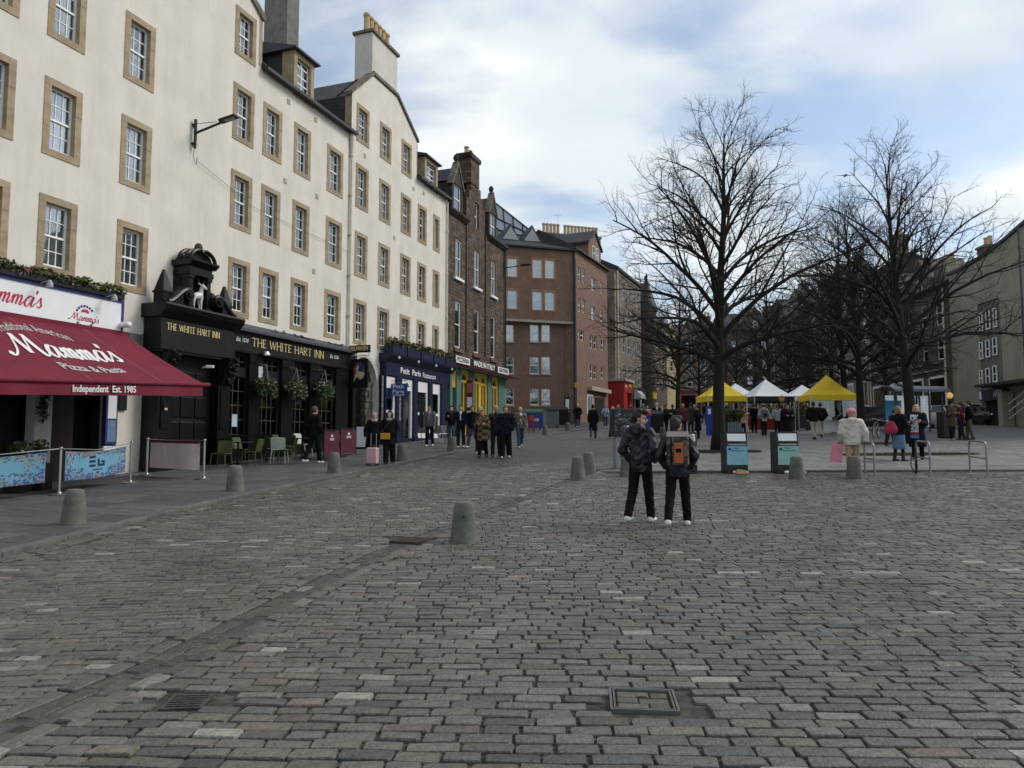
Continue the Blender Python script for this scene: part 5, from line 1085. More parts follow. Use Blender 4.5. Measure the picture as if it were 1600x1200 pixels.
ck = MB().box(cx0, cx1, 8.6, 9.6, zt, cz).obj('chimney_stack', M('grey brown stack render', (.22, .18, .14), .9, var=.25, scale=2), bb); MB().box(cx0 - .1, cx1 + .1, 8.5, 9.7, cz, cz + .2).obj('chimney_cope', m_cope, ck); chimney_pots(ck, [cx0 + .3 + (cx1 - cx0 - .6) * k / 15 for k in range(16) if k != 5], [9.1] * 15, cz + .2, 1.15, .17)
MB().tube([(WB, -.12, -.5), (WB, -.12, zt)], .11, 8).obj('downpipe', m_gut, bb)
aerial('roof_aerial', 'television aerial on the long chimney stack of the brick block, tall mast', (*at(873, 76)[:2], pbs.o[2] + zS + 1.6), 4.2); aerial('roof_aerial', 'television aerial behind the white glazed gables of the brick block', (*at(840, 77)[:2], pbs.o[2] + zS + 1.6), 3.0)
m_tst = brick_mat('grey brown tenement stone', (.25, .205, .16), (.175, .145, .115), (.09, .075, .06), .7, .3, .014, .9, .5, .45)
m_tst2 = brick_mat('buff tenement stone', (.30, .24, .165), (.23, .18, .125), (.12, .095, .07), .7, .3, .014, .9, .4, .35)
m_dst = M('dark old stone', (.085, .07, .055), .95, c2=(.175, .145, .115), scale=.7, bump=.4, bscale=3, det=8, streak=.3)
def tenement(label, x, y, ang, width, h, depth, floors, cols, mat, roof=3.0, ww=.95, wh=1.7, z0=4.2, fh=3.2, sur=None, chim=(), gables=(), fm=m_white, base=0, roofm=None, name='tenement'):
    p = Pl(x, y, ang, base); t = p.thing(name, label, 'building'); hs = []
    for c in range(cols):
        xc = width * (c + .5) / cols
        for r in range(floors): hs.append(fwin(t, xc - ww / 2, xc + ww / 2, z0 + r * fh, z0 + r * fh + wh, sur=sur, fm=fm))
    wall(t, 'wall', [(0, -3), (width, -3), (width, h), (0, h)], hs, mat, depth)
    if roof: MB().prism_x([(-.35, h - .15), (-.35, h + .05), (depth / 2, h + roof), (depth + .1, h + .05), (depth + .1, h - .15)], -.1, width + .1).obj('roof', roofm or m_slate, t)
    for (cx, w_, hh) in chim:
        k = MB().box(cx - w_ / 2, cx + w_ / 2, depth / 2 - .6, depth / 2 + .6, h, h + roof + hh).obj('chimney_stack', mat, t); MB().box(cx - w_ / 2 - .1, cx + w_ / 2 + .1, depth / 2 - .7, depth / 2 + .7, h + roof + hh, h + roof + hh + .2).obj('chimney_cope', m_cope, k); n = max(2, int(w_ / .5)); chimney_pots(k, [cx - w_ / 2 + (i + .5) * w_ / n for i in range(n)], [depth / 2] * n, h + roof + hh + .2, .8, .17)
    for (gx, gw, gh) in gables:
        k = MB().prism_y([(gx - gw / 2, h - .1), (gx + gw / 2, h - .1), (gx + gw / 2, h + gh * .35), (gx, h + gh), (gx - gw / 2, h + gh * .35)], -.03, 3.5).obj('gable', mat, t); MB().prism_y([(gx - gw / 2 - .15, h + gh * .3), (gx, h + gh + .05), (gx + gw / 2 + .15, h + gh * .3), (gx + gw / 2 + .15, h + gh * .3 + .2), (gx, h + gh + .3), (gx - gw / 2 - .15, h + gh * .3 + .2)], -.12, 3.6).obj('skew_coping', m_cope, k); o = fwin(t, gx - .4, gx + .4, h + .1, h + .1 + gh * .4, y=-.14, fm=fm)
        if gh > 2.4: MB().lathe([(.12, h + gh + .2), (.06, h + gh + .8), (.14, h + gh + 1.0), (.02, h + gh + 1.3)], 8, (gx, .2, 0)).obj('finial', m_soot, k)
    return p, t
# grey-brown tenement past the brick block: gable end towards us, then its street front
xe, ye, _ = at(964, 84); aE = math.atan2(at(1003, 95)[0] - xe, 11); WE = math.hypot(at(1003, 95)[0] - xe, 11); pE, tE = tenement('tall grey stone tenement with chimneyed gable end above the red corner shop', xe, ye, aE, WE, 17.6, 8, 4, 5, m_tst, 2.2, .95, 1.9, 4.6, 3.35, chim=((1.0, 1.2, 1.0),))
MB().box(-.5, .0, -.01, 8, -2, 16.9).obj('gable_end', m_tst, tE); MB().tube([(.4, -.12, 1), (.4, -.12, 17.4)], .09, 8).obj('downpipe', m_pipe, tE); MB().box(.0, WE + .2, -.3, .0, 17.35, 17.6).obj('eaves_cornice', m_gut, tE)
for k, nm in enumerate(('string_course', 'string_course')): MB().box(0, WE, -.1, .01, 4.0 + k * 13.0, 4.2 + k * 13).obj(nm, m_tst2, tE)
m_rsh = M('pillar box red paint', (.27, .016, .014), .45, c2=(.32, .022, .018), scale=2); m_ysg = M('yellow sign', (.55, .36, .02), .5)
sh = thing('corner_shop', 'bright red corner shop with wide doorway at the foot of the grey tenement', 'shopfront', (pE.o[0] + .1, pE.o[1] - 2.4, pE.o[2]), pE.rot)
MB().box(-.6, 3.2, -.55, 2.5, 2.9, 4.1).obj('fascia', m_rsh, sh); MB().box(-.62, 1.0, -.5, 2.5, -1.5, 3.0).obj('pier', m_rsh, sh); MB().box(2.9, 3.2, -.5, 2.5, -1.5, 3.0).obj('pier', m_rsh, sh); MB().box(1.0, 2.9, .3, .4, -1.5, 3.0).obj('doorway', m_dark, sh); MB().box(-.8, 3.4, -.75, 2.6, 4.1, 4.4).obj('cornice', m_conc, sh); MB().prism_y([(1.5, 3.5), (2.1, 3.7), (2.7, 3.5), (2.7, 3.75), (2.1, 3.95), (1.5, 3.75)], -.58, -.55).obj('yellow_emblem', m_ysg, sh); MB().box(.0, .45, -.57, -.55, 3.45, 3.7).obj('plate', m_sign, sh)
for z in (.3, .9): MB().cbox(1.6, 2.2, .0, .25, z, z + .4, .05).obj('goods_display', m_ysg, sh)
def smallshop(label, s0, w_, m, h=4.0, sign=None, glass=True):
    x = pE.o[0] + pE.d[0] * s0; y = pE.o[1] + pE.d[1] * s0; t = thing('shop_front', label, 'shopfront', (x, y, pE.o[2]), pE.rot)
    MB().box(0, w_, -.3, .0, 3.0, h).obj('fascia', m, t); MB().box(0, .25, -.25, .0, -1, 3).obj('pilaster', m, t); MB().box(w_ - .25, w_, -.25, .0, -1, 3).obj('pilaster', m, t); MB().box(.25, w_ - .25, -.06, -.03, .7, 3.0).obj('pane', m_gblack, t); MB().box(.25, w_ - .25, -.2, .0, -1, .7).obj('stall_riser', m, t); MB().box(w_ * .45, w_ * .55, -.12, -.07, .7, 3).obj('mullion', m_white, t)
    if sign: MB().cbox(w_ * .3, w_ * .7, -.45, -.31, 3.1, 3.8, .05).obj('sign_panel', sign, t)
    return t
smallshop('dark green shop with a round white sign next to the red corner shop', 3.0, 3.4, M('bottle green paint', (.01, .03, .025), .5), 4.1, m_sign)
t = smallshop('black fronted shop with grey domed canopy beside the green shop', 6.5, 3.0, m_blk2, 4.0); MB().prism_x([(0, 2.6), (-1.2, 2.7), (-1.1, 3.2), (-.6, 3.7), (0, 3.9)], .2, 2.8).obj('domed_canopy', M('pale grey canvas', (.5, .5, .5), .8), t)
t = smallshop('dark blue shop with yellow hanging sign past the grey canopy', 9.6, 3.0, M('ink blue paint', (.012, .014, .04), .5), 4.2); MB().box(2.0, 4.0, -1.6, -1.5, 2.9, 3.7).obj('projecting_sign', m_ysg, t)
# farther houses of the left row
xf, yf, _ = at(1004, 98); tenement('dark gothic house with pointed turret next to the tall grey tenement', xf, yf, math.radians(32), 9.5, 13.5, 8, 4, 4, m_dst, 3.2, .9, 1.6, 4, 2.9, gables=((2.0, 3.2, 4.6),), chim=((6, 1.5, 1.0),))
fl = thing('turret', 'slender dark turret with conical cap above the far rooftops', 'turret', (*at(1013, 99)[:2], at(1013, 99)[2])); MB().lathe([(1.25, 0), (1.25, 14), (1.45, 14.1), (1.45, 14.5)], 16).obj('shaft', m_dst, fl, True); MB().lathe([(1.5, 14.5), (.5, 17.4), (.12, 18.6)], 16).obj('cap', m_slate, fl, True); MB().lathe([(.1, 18.6), (.18, 19.0), (.03, 19.5)], 8).obj('finial', m_soot, fl)
xf, yf, _ = at(1032, 108); tenement('narrow pale yellow house among the dark far buildings', xf, yf, math.radians(40), 5.0, 13.0, 8, 4, 2, M('pale yellow harl', (.42, .35, .2), .9, var=.12, scale=1), 2.5, .9, 1.6, 3.8, 2.8)
# the far end of the square
m_pink = M('salmon pink paint', (.33, .11, .095), .6, var=.1)
for (u, w_, h, lab, mt, gab, ch_) in ((1046, 9.5, 12.2, 'grey gabled house over a salmon pink shop at the far end of the square', m_tst, ((4, 4.0, 3.5),), ((8, 1.6, 1.2),)), (1138, 10.5, 14, 'brown stone house with two chimneys at the far end behind the trees', m_dst, ((5, 4.5, 3.8),), ((1.2, 1.4, 1.6), (9.2, 1.4, 1.2))), (1236, 9.5, 16.5, 'tall dark gabled house behind the white market tent', m_dst, ((2.8, 4, 4.8), (7.2, 3.6, 3.6)), ((5, 1.4, 2.6),)), (1318, 10, 12.5, 'low dark stone house closing the square by the right hand row', m_tst, ((3, 4, 3.2),), ((8, 1.6, 1.4),))):
    xf, yf, _ = at(u, 124); p_, t_ = tenement(lab, xf, yf, math.radians(86), w_, h, 9, 3 if h < 13 else 4, 4, mt, 3.6, .95, 1.7, 4.4, 3.0, gables=gab, chim=ch_)
    if mt is m_tst and u < 1100: MB().box(-.1, w_ + .1, -.2, .0, -1, 3.9).obj('pink_shopfront', m_pink, t_); MB().box(2, 4.5, -.23, -.2, .8, 3).obj('shop_pane', m_gblack, t_); MB().box(5.6, 8, -.23, -.2, .8, 3).obj('shop_pane', m_gblack, t_); MB().box(0, w_, -.24, -.2, 3.2, 3.8).obj('fascia', M('dull maroon fascia', (.1, .03, .035), .6), t_)
# ---- right hand row (fronts face the square)
aR = math.radians(184); rb = [(108, 18, 12.5, m_dst, 'dark stone tenement with dormer gables farthest along the right hand row', ((4, 3.6, 3), (13, 3.6, 3)), ((8.5, 1.6, 2.2),)), (90, 15.5, 13.4, m_tst2, 'buff grey tenement in the middle of the right hand row with pale downpipes', ((7.5, 4, 3.4),), ((2, 1.5, 2.0), (13, 1.5, 2.0))), (74.4, 15.2, 10.6, m_dst, 'weathered stone tenement next to the olive hotel with sooty chimneys', ((3.5, 3.6, 3.2), (11, 3.4, 2.8)), ((7.4, 1.4, .4), (13.4, 1.2, .3)))]
for (yy, w_, h, mt, lab, gab, ch_) in rb:
    p_, t_ = tenement(lab, 31.2 + .07 * yy, yy, aR, w_, h, 9, 3, 6, mt, 3.0, 1.0, 2.0, 4.5, 2.9, gables=gab, chim=ch_)
    for z in (3.6, 4.2): MB().box(0, w_, -.15, .01, z, z + .16).obj('string_course', m_tst2, t_)
    for q in (.2, w_ * .5, w_ - .3): MB().tube([(q, -.14, .2), (q, -.14, h)], .08, 6).obj('downpipe', m_pipe, t_)
    n = 4
    for i in range(n): a = w_ * i / n + .5; MB().box(a, a + w_ / n - 1.0, -.06, .0, .5, 3.2).obj('shop_window', m_white, t_); MB().box(a + .2, a + w_ / n - 1.2, -.08, -.06, .7, 3.0).obj('shop_pane', m_gblack, t_)
# ---- hotel with olive walls
m_olive = M('olive render', (.265, .253, .185), .9, c2=(.31, .297, .22), scale=.6, streak=.18); m_bay = M('grey brick bay', (.16, .14, .12), .9, var=.25, scale=5)
xh, yh, _ = at(1489, 59.4); ph = Pl(xh, yh, aR); ht = ph.thing('hotel', 'olive rendered hotel with swept roofline, brick bay and dark entrance canopy', 'building'); a, b = ph(1528, 500)[0], ph(1563, 500)[0]
ztop = lambda q: 12.0 + .035 * max(0, q - 2) ** 1.7
outl = [(0, -2), (a, -2), (a, ztop(a))] + [(a * k / 4, ztop(a * k / 4)) for k in (3, 2, 1, 0)]; wall(ht, 'wall', outl, [], m_olive, 9)
W2 = 22; wall(ht, 'wall', [(b, -2), (W2, -2)] + [(b + (W2 - b) * k / 8, ztop(b + (W2 - b) * k / 8)) for k in range(8, -1, -1)], [], m_olive, 9)
bay = MB().prism_y([(a, -2), (b, -2), (b, ztop(b)), (a, ztop(a))], .1, 8); bo = bay.obj('brick_bay', m_bay, ht); MB().prism_y([(a - .002, ph(1545, 470)[1]), (b + .002, ph(1545, 470)[1]), (b + .002, ztop(b) + .01), (a - .002, ztop(a) + .01)], -.003, .6).obj('upper_wall', m_olive, ht)
for r, (v0, v1) in enumerate(((489, 517), (535, 561), (579, 603))):
    for (u0, u1) in ((1530, 1536), (1540, 1547), (1551, 1558)):
        dv = -(u0 - 1530) * .32; q0, z1_ = ph(u0, v0 + dv); q1, z0_ = ph(u1, v1 + dv); fwin(ht, q0, q1, z0_, z1_, y=-.12, sur=None)
MB().prism_y([(0, ztop(0))] + [(W2 * k / 14, ztop(W2 * k / 14)) for k in range(15)] + [(W2 * k / 14, ztop(W2 * k / 14) + .22) for k in range(14, -1, -1)], -.15, 2).obj('parapet_coping', m_gut, ht)
q0, zq = ph(1529, 610, -.4); q1, z1_ = ph(1568, 606, -.4); z0_ = ph(1529, 627, -.4)[1]; sgn_ = MB().box(q0, q1, -.4, .0, z0_, zq).obj('sign_box', M('charcoal cladding', (.03, .032, .035), .6), ht); put_text('apex', 'lettering', m_whitel, sgn_, q1 - .75, -.42, (z0_ + zq) / 2, .55, w=1.0); MB().box(q0 + .1, q0 + .35, -.42, -.4, z0_ + .1, zq - .1).obj('lit_panel', m_sign, sgn_)
MB().prism_x([(-.02, zq + .05), (-1.5, zq + .12), (-1.5, zq + .3), (-.02, zq + .5)], q1 - 1.6, W2).obj('canopy', M('dark canopy soffit', (.04, .038, .034), .8), ht); MB().box(q0 + .2, q1 - .6, -.05, .02, -1.2, z0_).obj('dark_entrance', m_dark, ht); MB().box(q1 + .1, q1 + .6, -.9, -.1, -1, z0_ + .5).obj('canopy_wall', m_olive, ht)
for k in range(3): MB().tube([(q1 + .8, -.6, .1 + k * .5), (q1 + 3.2, -.6, 1.1 + k * .5)], .03, 6).obj('handrail', m_white, ht)
# ------------------------------------------------------------------ winter lime trees
m_bark = M('lime bark', (.010, .008, .006), .95, c2=(.024, .02, .015), scale=3, bump=.7, bscale=22, stretch=(3, 3, .6)); m_twig = M('bare twig', (.010, .008, .007), .9, c2=(.02, .015, .012), scale=3)
def tree_mesh(seed, H, r0, fork=2.6, spread=5.2, dense=1.0, twin=False):
    rr = random.Random(seed); trunk, crown = MB(), MB()
    def path(p, d, L, n, bend, wob):
        """n+1 points; bend = change of direction (vector) spread along the way"""
        out = [p.copy()]; dd = d.copy()
        for i in range(n):
            dd = (dd + bend / n + Vector((rr.gauss(0, wob), rr.gauss(0, wob), rr.gauss(0, wob)))).normalized(); p = p + dd * (L / n); out.append(p.copy())
        return out
    def twigs(pts, L, r, lvl):
        """side shoots along a branch"""
        n = {2: 9, 3: 5, 4: 4}[lvl]; n = max(2, int(n * dense * min(1.3, .55 + L / (2.6 if lvl == 2 else 1.0 if lvl == 3 else .5) * .6)))
        for k in range(n):
            t = .16 + .84 * (k + rr.random()) / n; f = t * (len(pts) - 1); i = min(int(f), len(pts) - 2); p = pts[i].lerp(pts[i + 1], f - i); d = (pts[i + 1] - pts[i]).normalized()
            ax = d.orthogonal().normalized(); ax = Matrix.Rotation(rr.uniform(0, 6.283), 3, d) @ ax
            ang = rr.uniform(.5, .95); nd = (d * math.cos(ang) + ax * math.sin(ang)).normalized(); nd.z += .18 if lvl > 2 else .05; nd.normalize()
            if lvl == 2: l2 = L * rr.uniform(.28, .5) * (1.15 - .5 * t); rad = max(.012, r * .42 * (1 - .5 * t)); sd, ns = 5, 5
            elif lvl == 3: l2 = L * rr.uniform(.35, .62) * (1.1 - .4 * t); rad = max(.0075, r * .42); sd, ns = 3, 4
            else: l2 = rr.uniform(.18, .42); rad = .0052; sd, ns = 3, 2
            q = path(p, nd, l2, ns, Vector((0, 0, rr.uniform(-.25, .3))) + ax * rr.uniform(-.2, .3), .10 if lvl < 4 else .06)
            crown.tube(q, [rad * (1 - .72 * j / ns) for j in range(ns + 1)], sd, cap=False)
            if lvl < 4: twigs(q, l2, rad, lvl + 1)
    lead = path(Vector((0, 0, -.1)), Vector((rr.uniform(-.03, .03), 0, 1)), H * .93, 14, Vector((rr.uniform(-.1, .1), 0, 0)), .022)
    rad = [r0 * (1.28 if i == 0 else 1) * max(.06, (1 - i / 14.6) ** .85) for i in range(15)]
    trunk.tube(lead, rad, 12)
    def at_z(z):
        for i in range(14):
            if lead[i + 1].z >= z: f = (z - lead[i].z) / (lead[i + 1].z - lead[i].z); return lead[i].lerp(lead[i + 1], f), rad[i] + (rad[i + 1] - rad[i]) * f
        return lead[-1], rad[-1]
    n1 = int(30 * dense) + 6; az = rr.random() * 6
    for k in range(n1):
        t = (k / (n1 - 1)) ** 1.15; z = fork + (H * .9 - fork) * t; p, rb = at_z(z); az += 2.4 + rr.uniform(-.5, .5)
        L = spread * (1.08 - .78 * t) * rr.uniform(.78, 1.12) * (.8 if k < 4 else 1); el = math.radians(52 + 20 * t + rr.uniform(-8, 8)) if k > 3 else math.radians(32 + rr.uniform(-8, 12))
        d = Vector((math.cos(az) * math.cos(el), math.sin(az) * math.cos(el), math.sin(el))); h = Vector((d.x, d.y, 0)).normalized()
        rb = max(.022, min(rb * .62, .115 * (1.1 - .65 * t))); bend = h * (.75 - .3 * t) + Vector((0, 0, -.55 + .3 * t))
        q = path(p, d, L, 9, bend, .055); trunk.tube(q, [rb * (1 - .8 * (j / 9)) for j in range(10)], 7, cap=False); twigs(q, L, rb, 2)
        if k < n1 * .6:                                                # long upright limb from the same fork
            q2 = path(q[3], (q[3] - q[2]).normalized() + Vector((0, 0, .5)), L * .6, 6, Vector((0, 0, .15)) + h * .2, .07); r2 = rb * .5; trunk.tube(q2, [r2 * (1 - .8 * (j / 6)) for j in range(7)], 6, cap=False); twigs(q2, L * .6, r2, 2)
    return trunk.mesh('trunk', m_bark, 2), crown.mesh('crown', m_twig, 2)
TV = [tree_mesh(5, 14.2, .27, 3.5, 6.3, .86), tree_mesh(23, 13.8, .25, 3.3, 6.2, .82), tree_mesh(41, 12.0, .2, 2.8, 5.2, .74)]
def tree(label, x, y, var, rot, sc, name='lime_tree'):
    t = thing(name, label, 'tree', (x, y, gz(x, y)), rot, 'bare trees in the square'); t.scale = (sc, sc, sc * (1.0)); link('trunk', TV[var][0], t); link('crown', TV[var][1], t); return t
x, y, _ = ground(1122, 705); tree('biggest bare tree, standing in the strip of grass behind the recycling bins', x, y, 0, .4, .96)
x, y, _ = at(1424, 32.5); tree('bare tree rising behind the two women with the scarf and pink bag', x, y, 1, 2.2, 1.02)
x, y, _ = at(1322, 42); tree('bare tree of a close pair beside the yellow tent, slimmer trunk', x, y, 2, .9, 1.12); x, y, _ = at(1346, 40); tree('bare tree of a close pair beside the yellow tent, standing behind the pink beret', x, y, 1, 4.0, .94)
x, y, _ = at(1059, 52); tree('bare tree in front of the salmon pink shop', x, y, 2, 3.3, .98)
for k, (u, yy, v, r_, sc) in enumerate(((1205, 62, 2, 1.0, 1.15), (1262, 74, 2, 5.0, 1.05), (1150, 80, 2, 2.9, .95), (1300, 66, 2, 2.4, 1.1), (1092, 92, 2, 4.4, 1.1), (1236, 92, 2, .3, 1.1), (1385, 58, 2, 1.9, 1.05), (1180, 104, 2, 3.9, 1.05))):
    x, y, _ = at(u, yy); tree(['bare tree above the white market tent', 'bare tree behind the planter of green shrubs', 'bare tree behind the yellow tent beside the big trunk', 'bare tree behind the big yellow tent on the right', 'bare tree at the far left of the crowd before the grey gabled house', 'far bare tree in front of the tall dark gabled house', 'bare tree by the parked bicycles and the right hand row', 'farthest bare tree at the end of the square'][k], x, y, v, r_, sc)
# worn grass and soil round the two nearest trunks
def patch(label, cx, cy, rx, ry, n, seed):
    rr = random.Random(seed); t = thing('tree_bed', label, 'tree bed', (cx, cy, gz(cx, cy) + .018)); mb = MB(); pts = [(rx * math.cos(6.283 * k / 22) * rr.uniform(.85, 1.1), ry * math.sin(6.283 * k / 22) * rr.uniform(.85, 1.1)) for k in range(22)]
    mb.add([(p[0], p[1], gz(cx + p[0], cy + p[1]) - gz(cx, cy)) for p in pts] + [(0, 0, .03)], [(k, (k + 1) % 22, 22) for k in range(22)]); mb.obj('soil', M('dark soil', (.03, .027, .02), .95, c2=(.06, .055, .04), scale=8), t); g = MB()
    for _ in range(n):
        a, q = rr.uniform(0, 6.283), math.sqrt(rr.random()) * .95; px, py = rx * q * math.cos(a), ry * q * math.sin(a); h = rr.uniform(.03, .08); zz = gz(cx + px, cy + py) - gz(cx, cy); dx, dy = rr.uniform(-.02, .02), rr.uniform(-.02, .02)
        g.add([(px - .008, py, zz), (px + .008, py, zz), (px + dx, py + dy, zz + h)], [(0, 1, 2)])
    g.obj('grass', M('thin winter grass', (.045, .055, .02), .8, var=.35, scale=12), t)['kind'] = 'stuff'
x, y, _ = ground(1115, 707); patch('long strip of worn grass round the biggest tree', x, y, 1.9, .75, 5200, 1); x, y, _ = ground(1420, 711); patch('strip of bare soil and grass behind the cycle racks', x, y, 2.6, .6, 3000, 2); x, y, _ = ground(1362, 694); patch('small worn bed by the parked bicycles', x, y, 1.6, .7, 1500, 3)
# ------------------------------------------------------------------ street furniture
m_boll = M('mossy concrete', (.085, .09, .072), .92, c2=(.15, .152, .125), scale=4, bump=.5, bscale=35, rnd=.12, det=8)
BO = MB().lathe([(.20, -.05), (.196, .02), (.178, .18), (.160, .34), (.144, .47), (.138, .515), (.122, .545), (.08, .556), (.0, .558)], 28, cap=False).mesh('bollard', m_boll, True); BH = MB().lathe([(.014, -.004), (.014, .004)], 10, axis='y').mesh('socket_hole', m_dark)
for k, (u, v, lab) in enumerate(((115, 823, 'mossy tapered concrete bollard in front of the blue banners'), (367, 770, 'tapered concrete bollard on the pavement edge facing the cafe chairs'), (522, 741, 'tapered concrete bollard beside the maroon windbreaks'), (628, 722, 'tapered concrete bollard next to the woman with the mustard bag'), (706, 706, 'tapered concrete bollard beside the man in the white tee and navy jacket'), (725, 846, 'lone weathered bollard with a small hole standing out on the setts'), (903, 748, 'outer bollard of the pair at the corner of the square'), (920, 738, 'inner bollard of the pair at the corner of the square'), (980, 744, 'tapered bollard in front of the graffiti covered cabinet'), (1245, 748, 'tapered bollard standing before the green labelled recycling bin'), (1335, 748, 'tapered bollard standing right behind the woman in the cream puffer'), (852, 681, 'small far bollard below the blue wheeled bin'), (887, 674, 'small far bollard beside the notice pillar'), (1036, 683, 'far bollard glimpsed between the two youths'), (768, 688, 'bollard half hidden behind the strolling group'))):
    x, y, z = ground(u, v); s_, D_ = sD(x, y); z += .05 if D_ > kerbD(s_) else (.015 if in_plaza(x, y) else 0)
    o = thing('bollard', lab, 'bollard', (x, y, z), k * .7, 'concrete bollards'); link('shaft', BO, o)
    if k == 5: o.rotation_euler = (0, 0, 0); link('socket_hole', BH, o, (.0, -.162, .36))
# covers in the carriageway
m_iron = M('worn cast iron', (.05, .046, .042), .55, c2=(.1, .09, .08), scale=14, metal=.4, bump=.4)
mh = thing('manhole_cover', 'rectangular steel framed manhole cover inlaid with stone, on the setts', 'manhole cover', (MH_C[0], MH_C[1], gz(*MH_C)), math.radians(-6)); fw, fh = .2, .19
for k, t in ((0, .014), (.022, .01)):
    f = MB(); a, b = fw - k, fh - k; f.box(-a, a, -b, -b + t, -.03, .004).box(-a, a, b - t, b, -.03, .004).box(-a, -a + t, -b + t, b - t, -.03, .004).box(a - t, a, -b + t, b - t, -.03, .004); f.obj('frame', M('worn dull steel', (.17, .17, .16), .5, metal=.7), mh)
rr = random.Random(9)
for j in range(3):
    x = -fw + .045
    while x < fw - .08:
        L = rr.uniform(.13, .26); L = min(L, fw - .04 - x); o = MB().cbox(x, x + L - .008, -fh + .045 + j * .098, -fh + .045 + j * .098 + .088, -.05, -.006 + rr.uniform(-.004, .003), .008).obj('inlay_stone', M('inlay stone', (.10, .095, .075), .8, var=.25, scale=14, bump=.5, rnd=.2), mh); x += L
MB().box(-.03, .03, .05, .085, -.03, .0).obj('lifting_key', M('worn dull steel', (.17,) * 3), mh)
sc = thing('valve_cover', 'small square cast iron cover set in the setts beside the drainage line', 'cover', (CV[0], CV[1], CV[2]), .1); MB().box(-.125, .125, -.125, .125, -.05, -.004).obj('plate', m_iron, sc)
for k in range(6): MB().box(-.1, .1, -.1 + k * .036, -.085 + k * .036, -.004, .003).obj('rib', m_iron, sc)
gr = thing('drain_grate', 'rusty gully grating in the drainage line near the lone bollard', 'drain', (GR[0], GR[1], GR[2]), -.35); m_rust = M('rusty iron', (.05, .032, .024), .8, var=.3, scale=12)
MB().box(-.22, .22, -.25, -.22, -.05, .002).box(-.22, .22, .22, .25, -.05, .002).box(-.22, -.19, -.22, .22, -.05, .002).box(.19, .22, -.22, .22, -.05, .002).obj('frame', m_rust, gr); MB().box(-.2, .2, -.23, .23, -.06, -.05).obj('pit', m_dark, gr)
for k in range(9): MB().box(-.19 + k * .043, -.17 + k * .043, -.22, .22, -.04, .0).obj('bar', m_rust, gr)
# ---- queue barriers
m_steel = M('brushed post steel', (.42, .41, .39), .35, var=.1, metal=.9)
def post(par, p, h=1.0):
    o = link('post', MB().tube([(0, 0, .02), (0, 0, h)], .028, 12).ball((0, 0, h), (.04, .04, .035), 10, 6).mesh('post', m_steel, True), par, p); link('post_base', MB().lathe([(.2, 0), (.2, .012), (.06, .03), (.04, .06)], 20).mesh('post_base', m_steel, True), o)
m_bb = M('sky blue banner print', (.13, .31, .43), .75, var=.08, scale=3); m_bor = M('orange coral print', (.5, .17, .05), .75, var=.3, scale=9); m_bpu = M('violet coral print', (.10, .07, .24), .75, var=.4, scale=9); m_byo = M('ochre flower print', (.32, .27, .07), .75, var=.3, scale=9); m_bna = M('navy print', (.015, .02, .07), .75)
def banner(par, a, b, seed, m, z0=.28, z1=.92, sag=.06):
    d = Vector((b[0] - a[0], b[1] - a[1], b[2] - a[2])); n = 16; hd = Vector((d.x, d.y, 0)); L = hd.length; ux = hd.normalized(); nn = Vector((ux.y, -ux.x, 0)); rr = random.Random(seed)
    def pt(t, q, off=0): p = Vector(a) + d * (.06 + t * .86); p.z += z0 + (z1 - z0) * q - sag * math.sin(math.pi * t) * (.6 + .4 * q); p += nn * (off + .03 * math.sin(t * 9 + seed) * (1 - q)); return tuple(p)
    mb = MB(); mb.add([pt(i / n, j / 4, o_) for o_ in (0, -.004) for j in range(5) for i in range(n + 1)], [(k * 85 + j * 17 + i, k * 85 + j * 17 + i + 1, k * 85 + (j + 1) * 17 + i + 1, k * 85 + (j + 1) * 17 + i) for k in range(2) for j in range(4) for i in range(n)]); o = mb.obj('banner', m, par, 2)
    MB().tube([a[:2] + (a[2] + .99,), pt(.5, 1.05), b[:2] + (b[2] + .99,)], .012, 6).obj('rail', m_steel, par); return o, pt, rr
EGP = [(-12.1, 13.4), (*ground(92, 776)[:2],), (*ground(203, 757)[:2],)]
EGP = [(x, y, gz(x, y) + .046) for x, y in EGP]
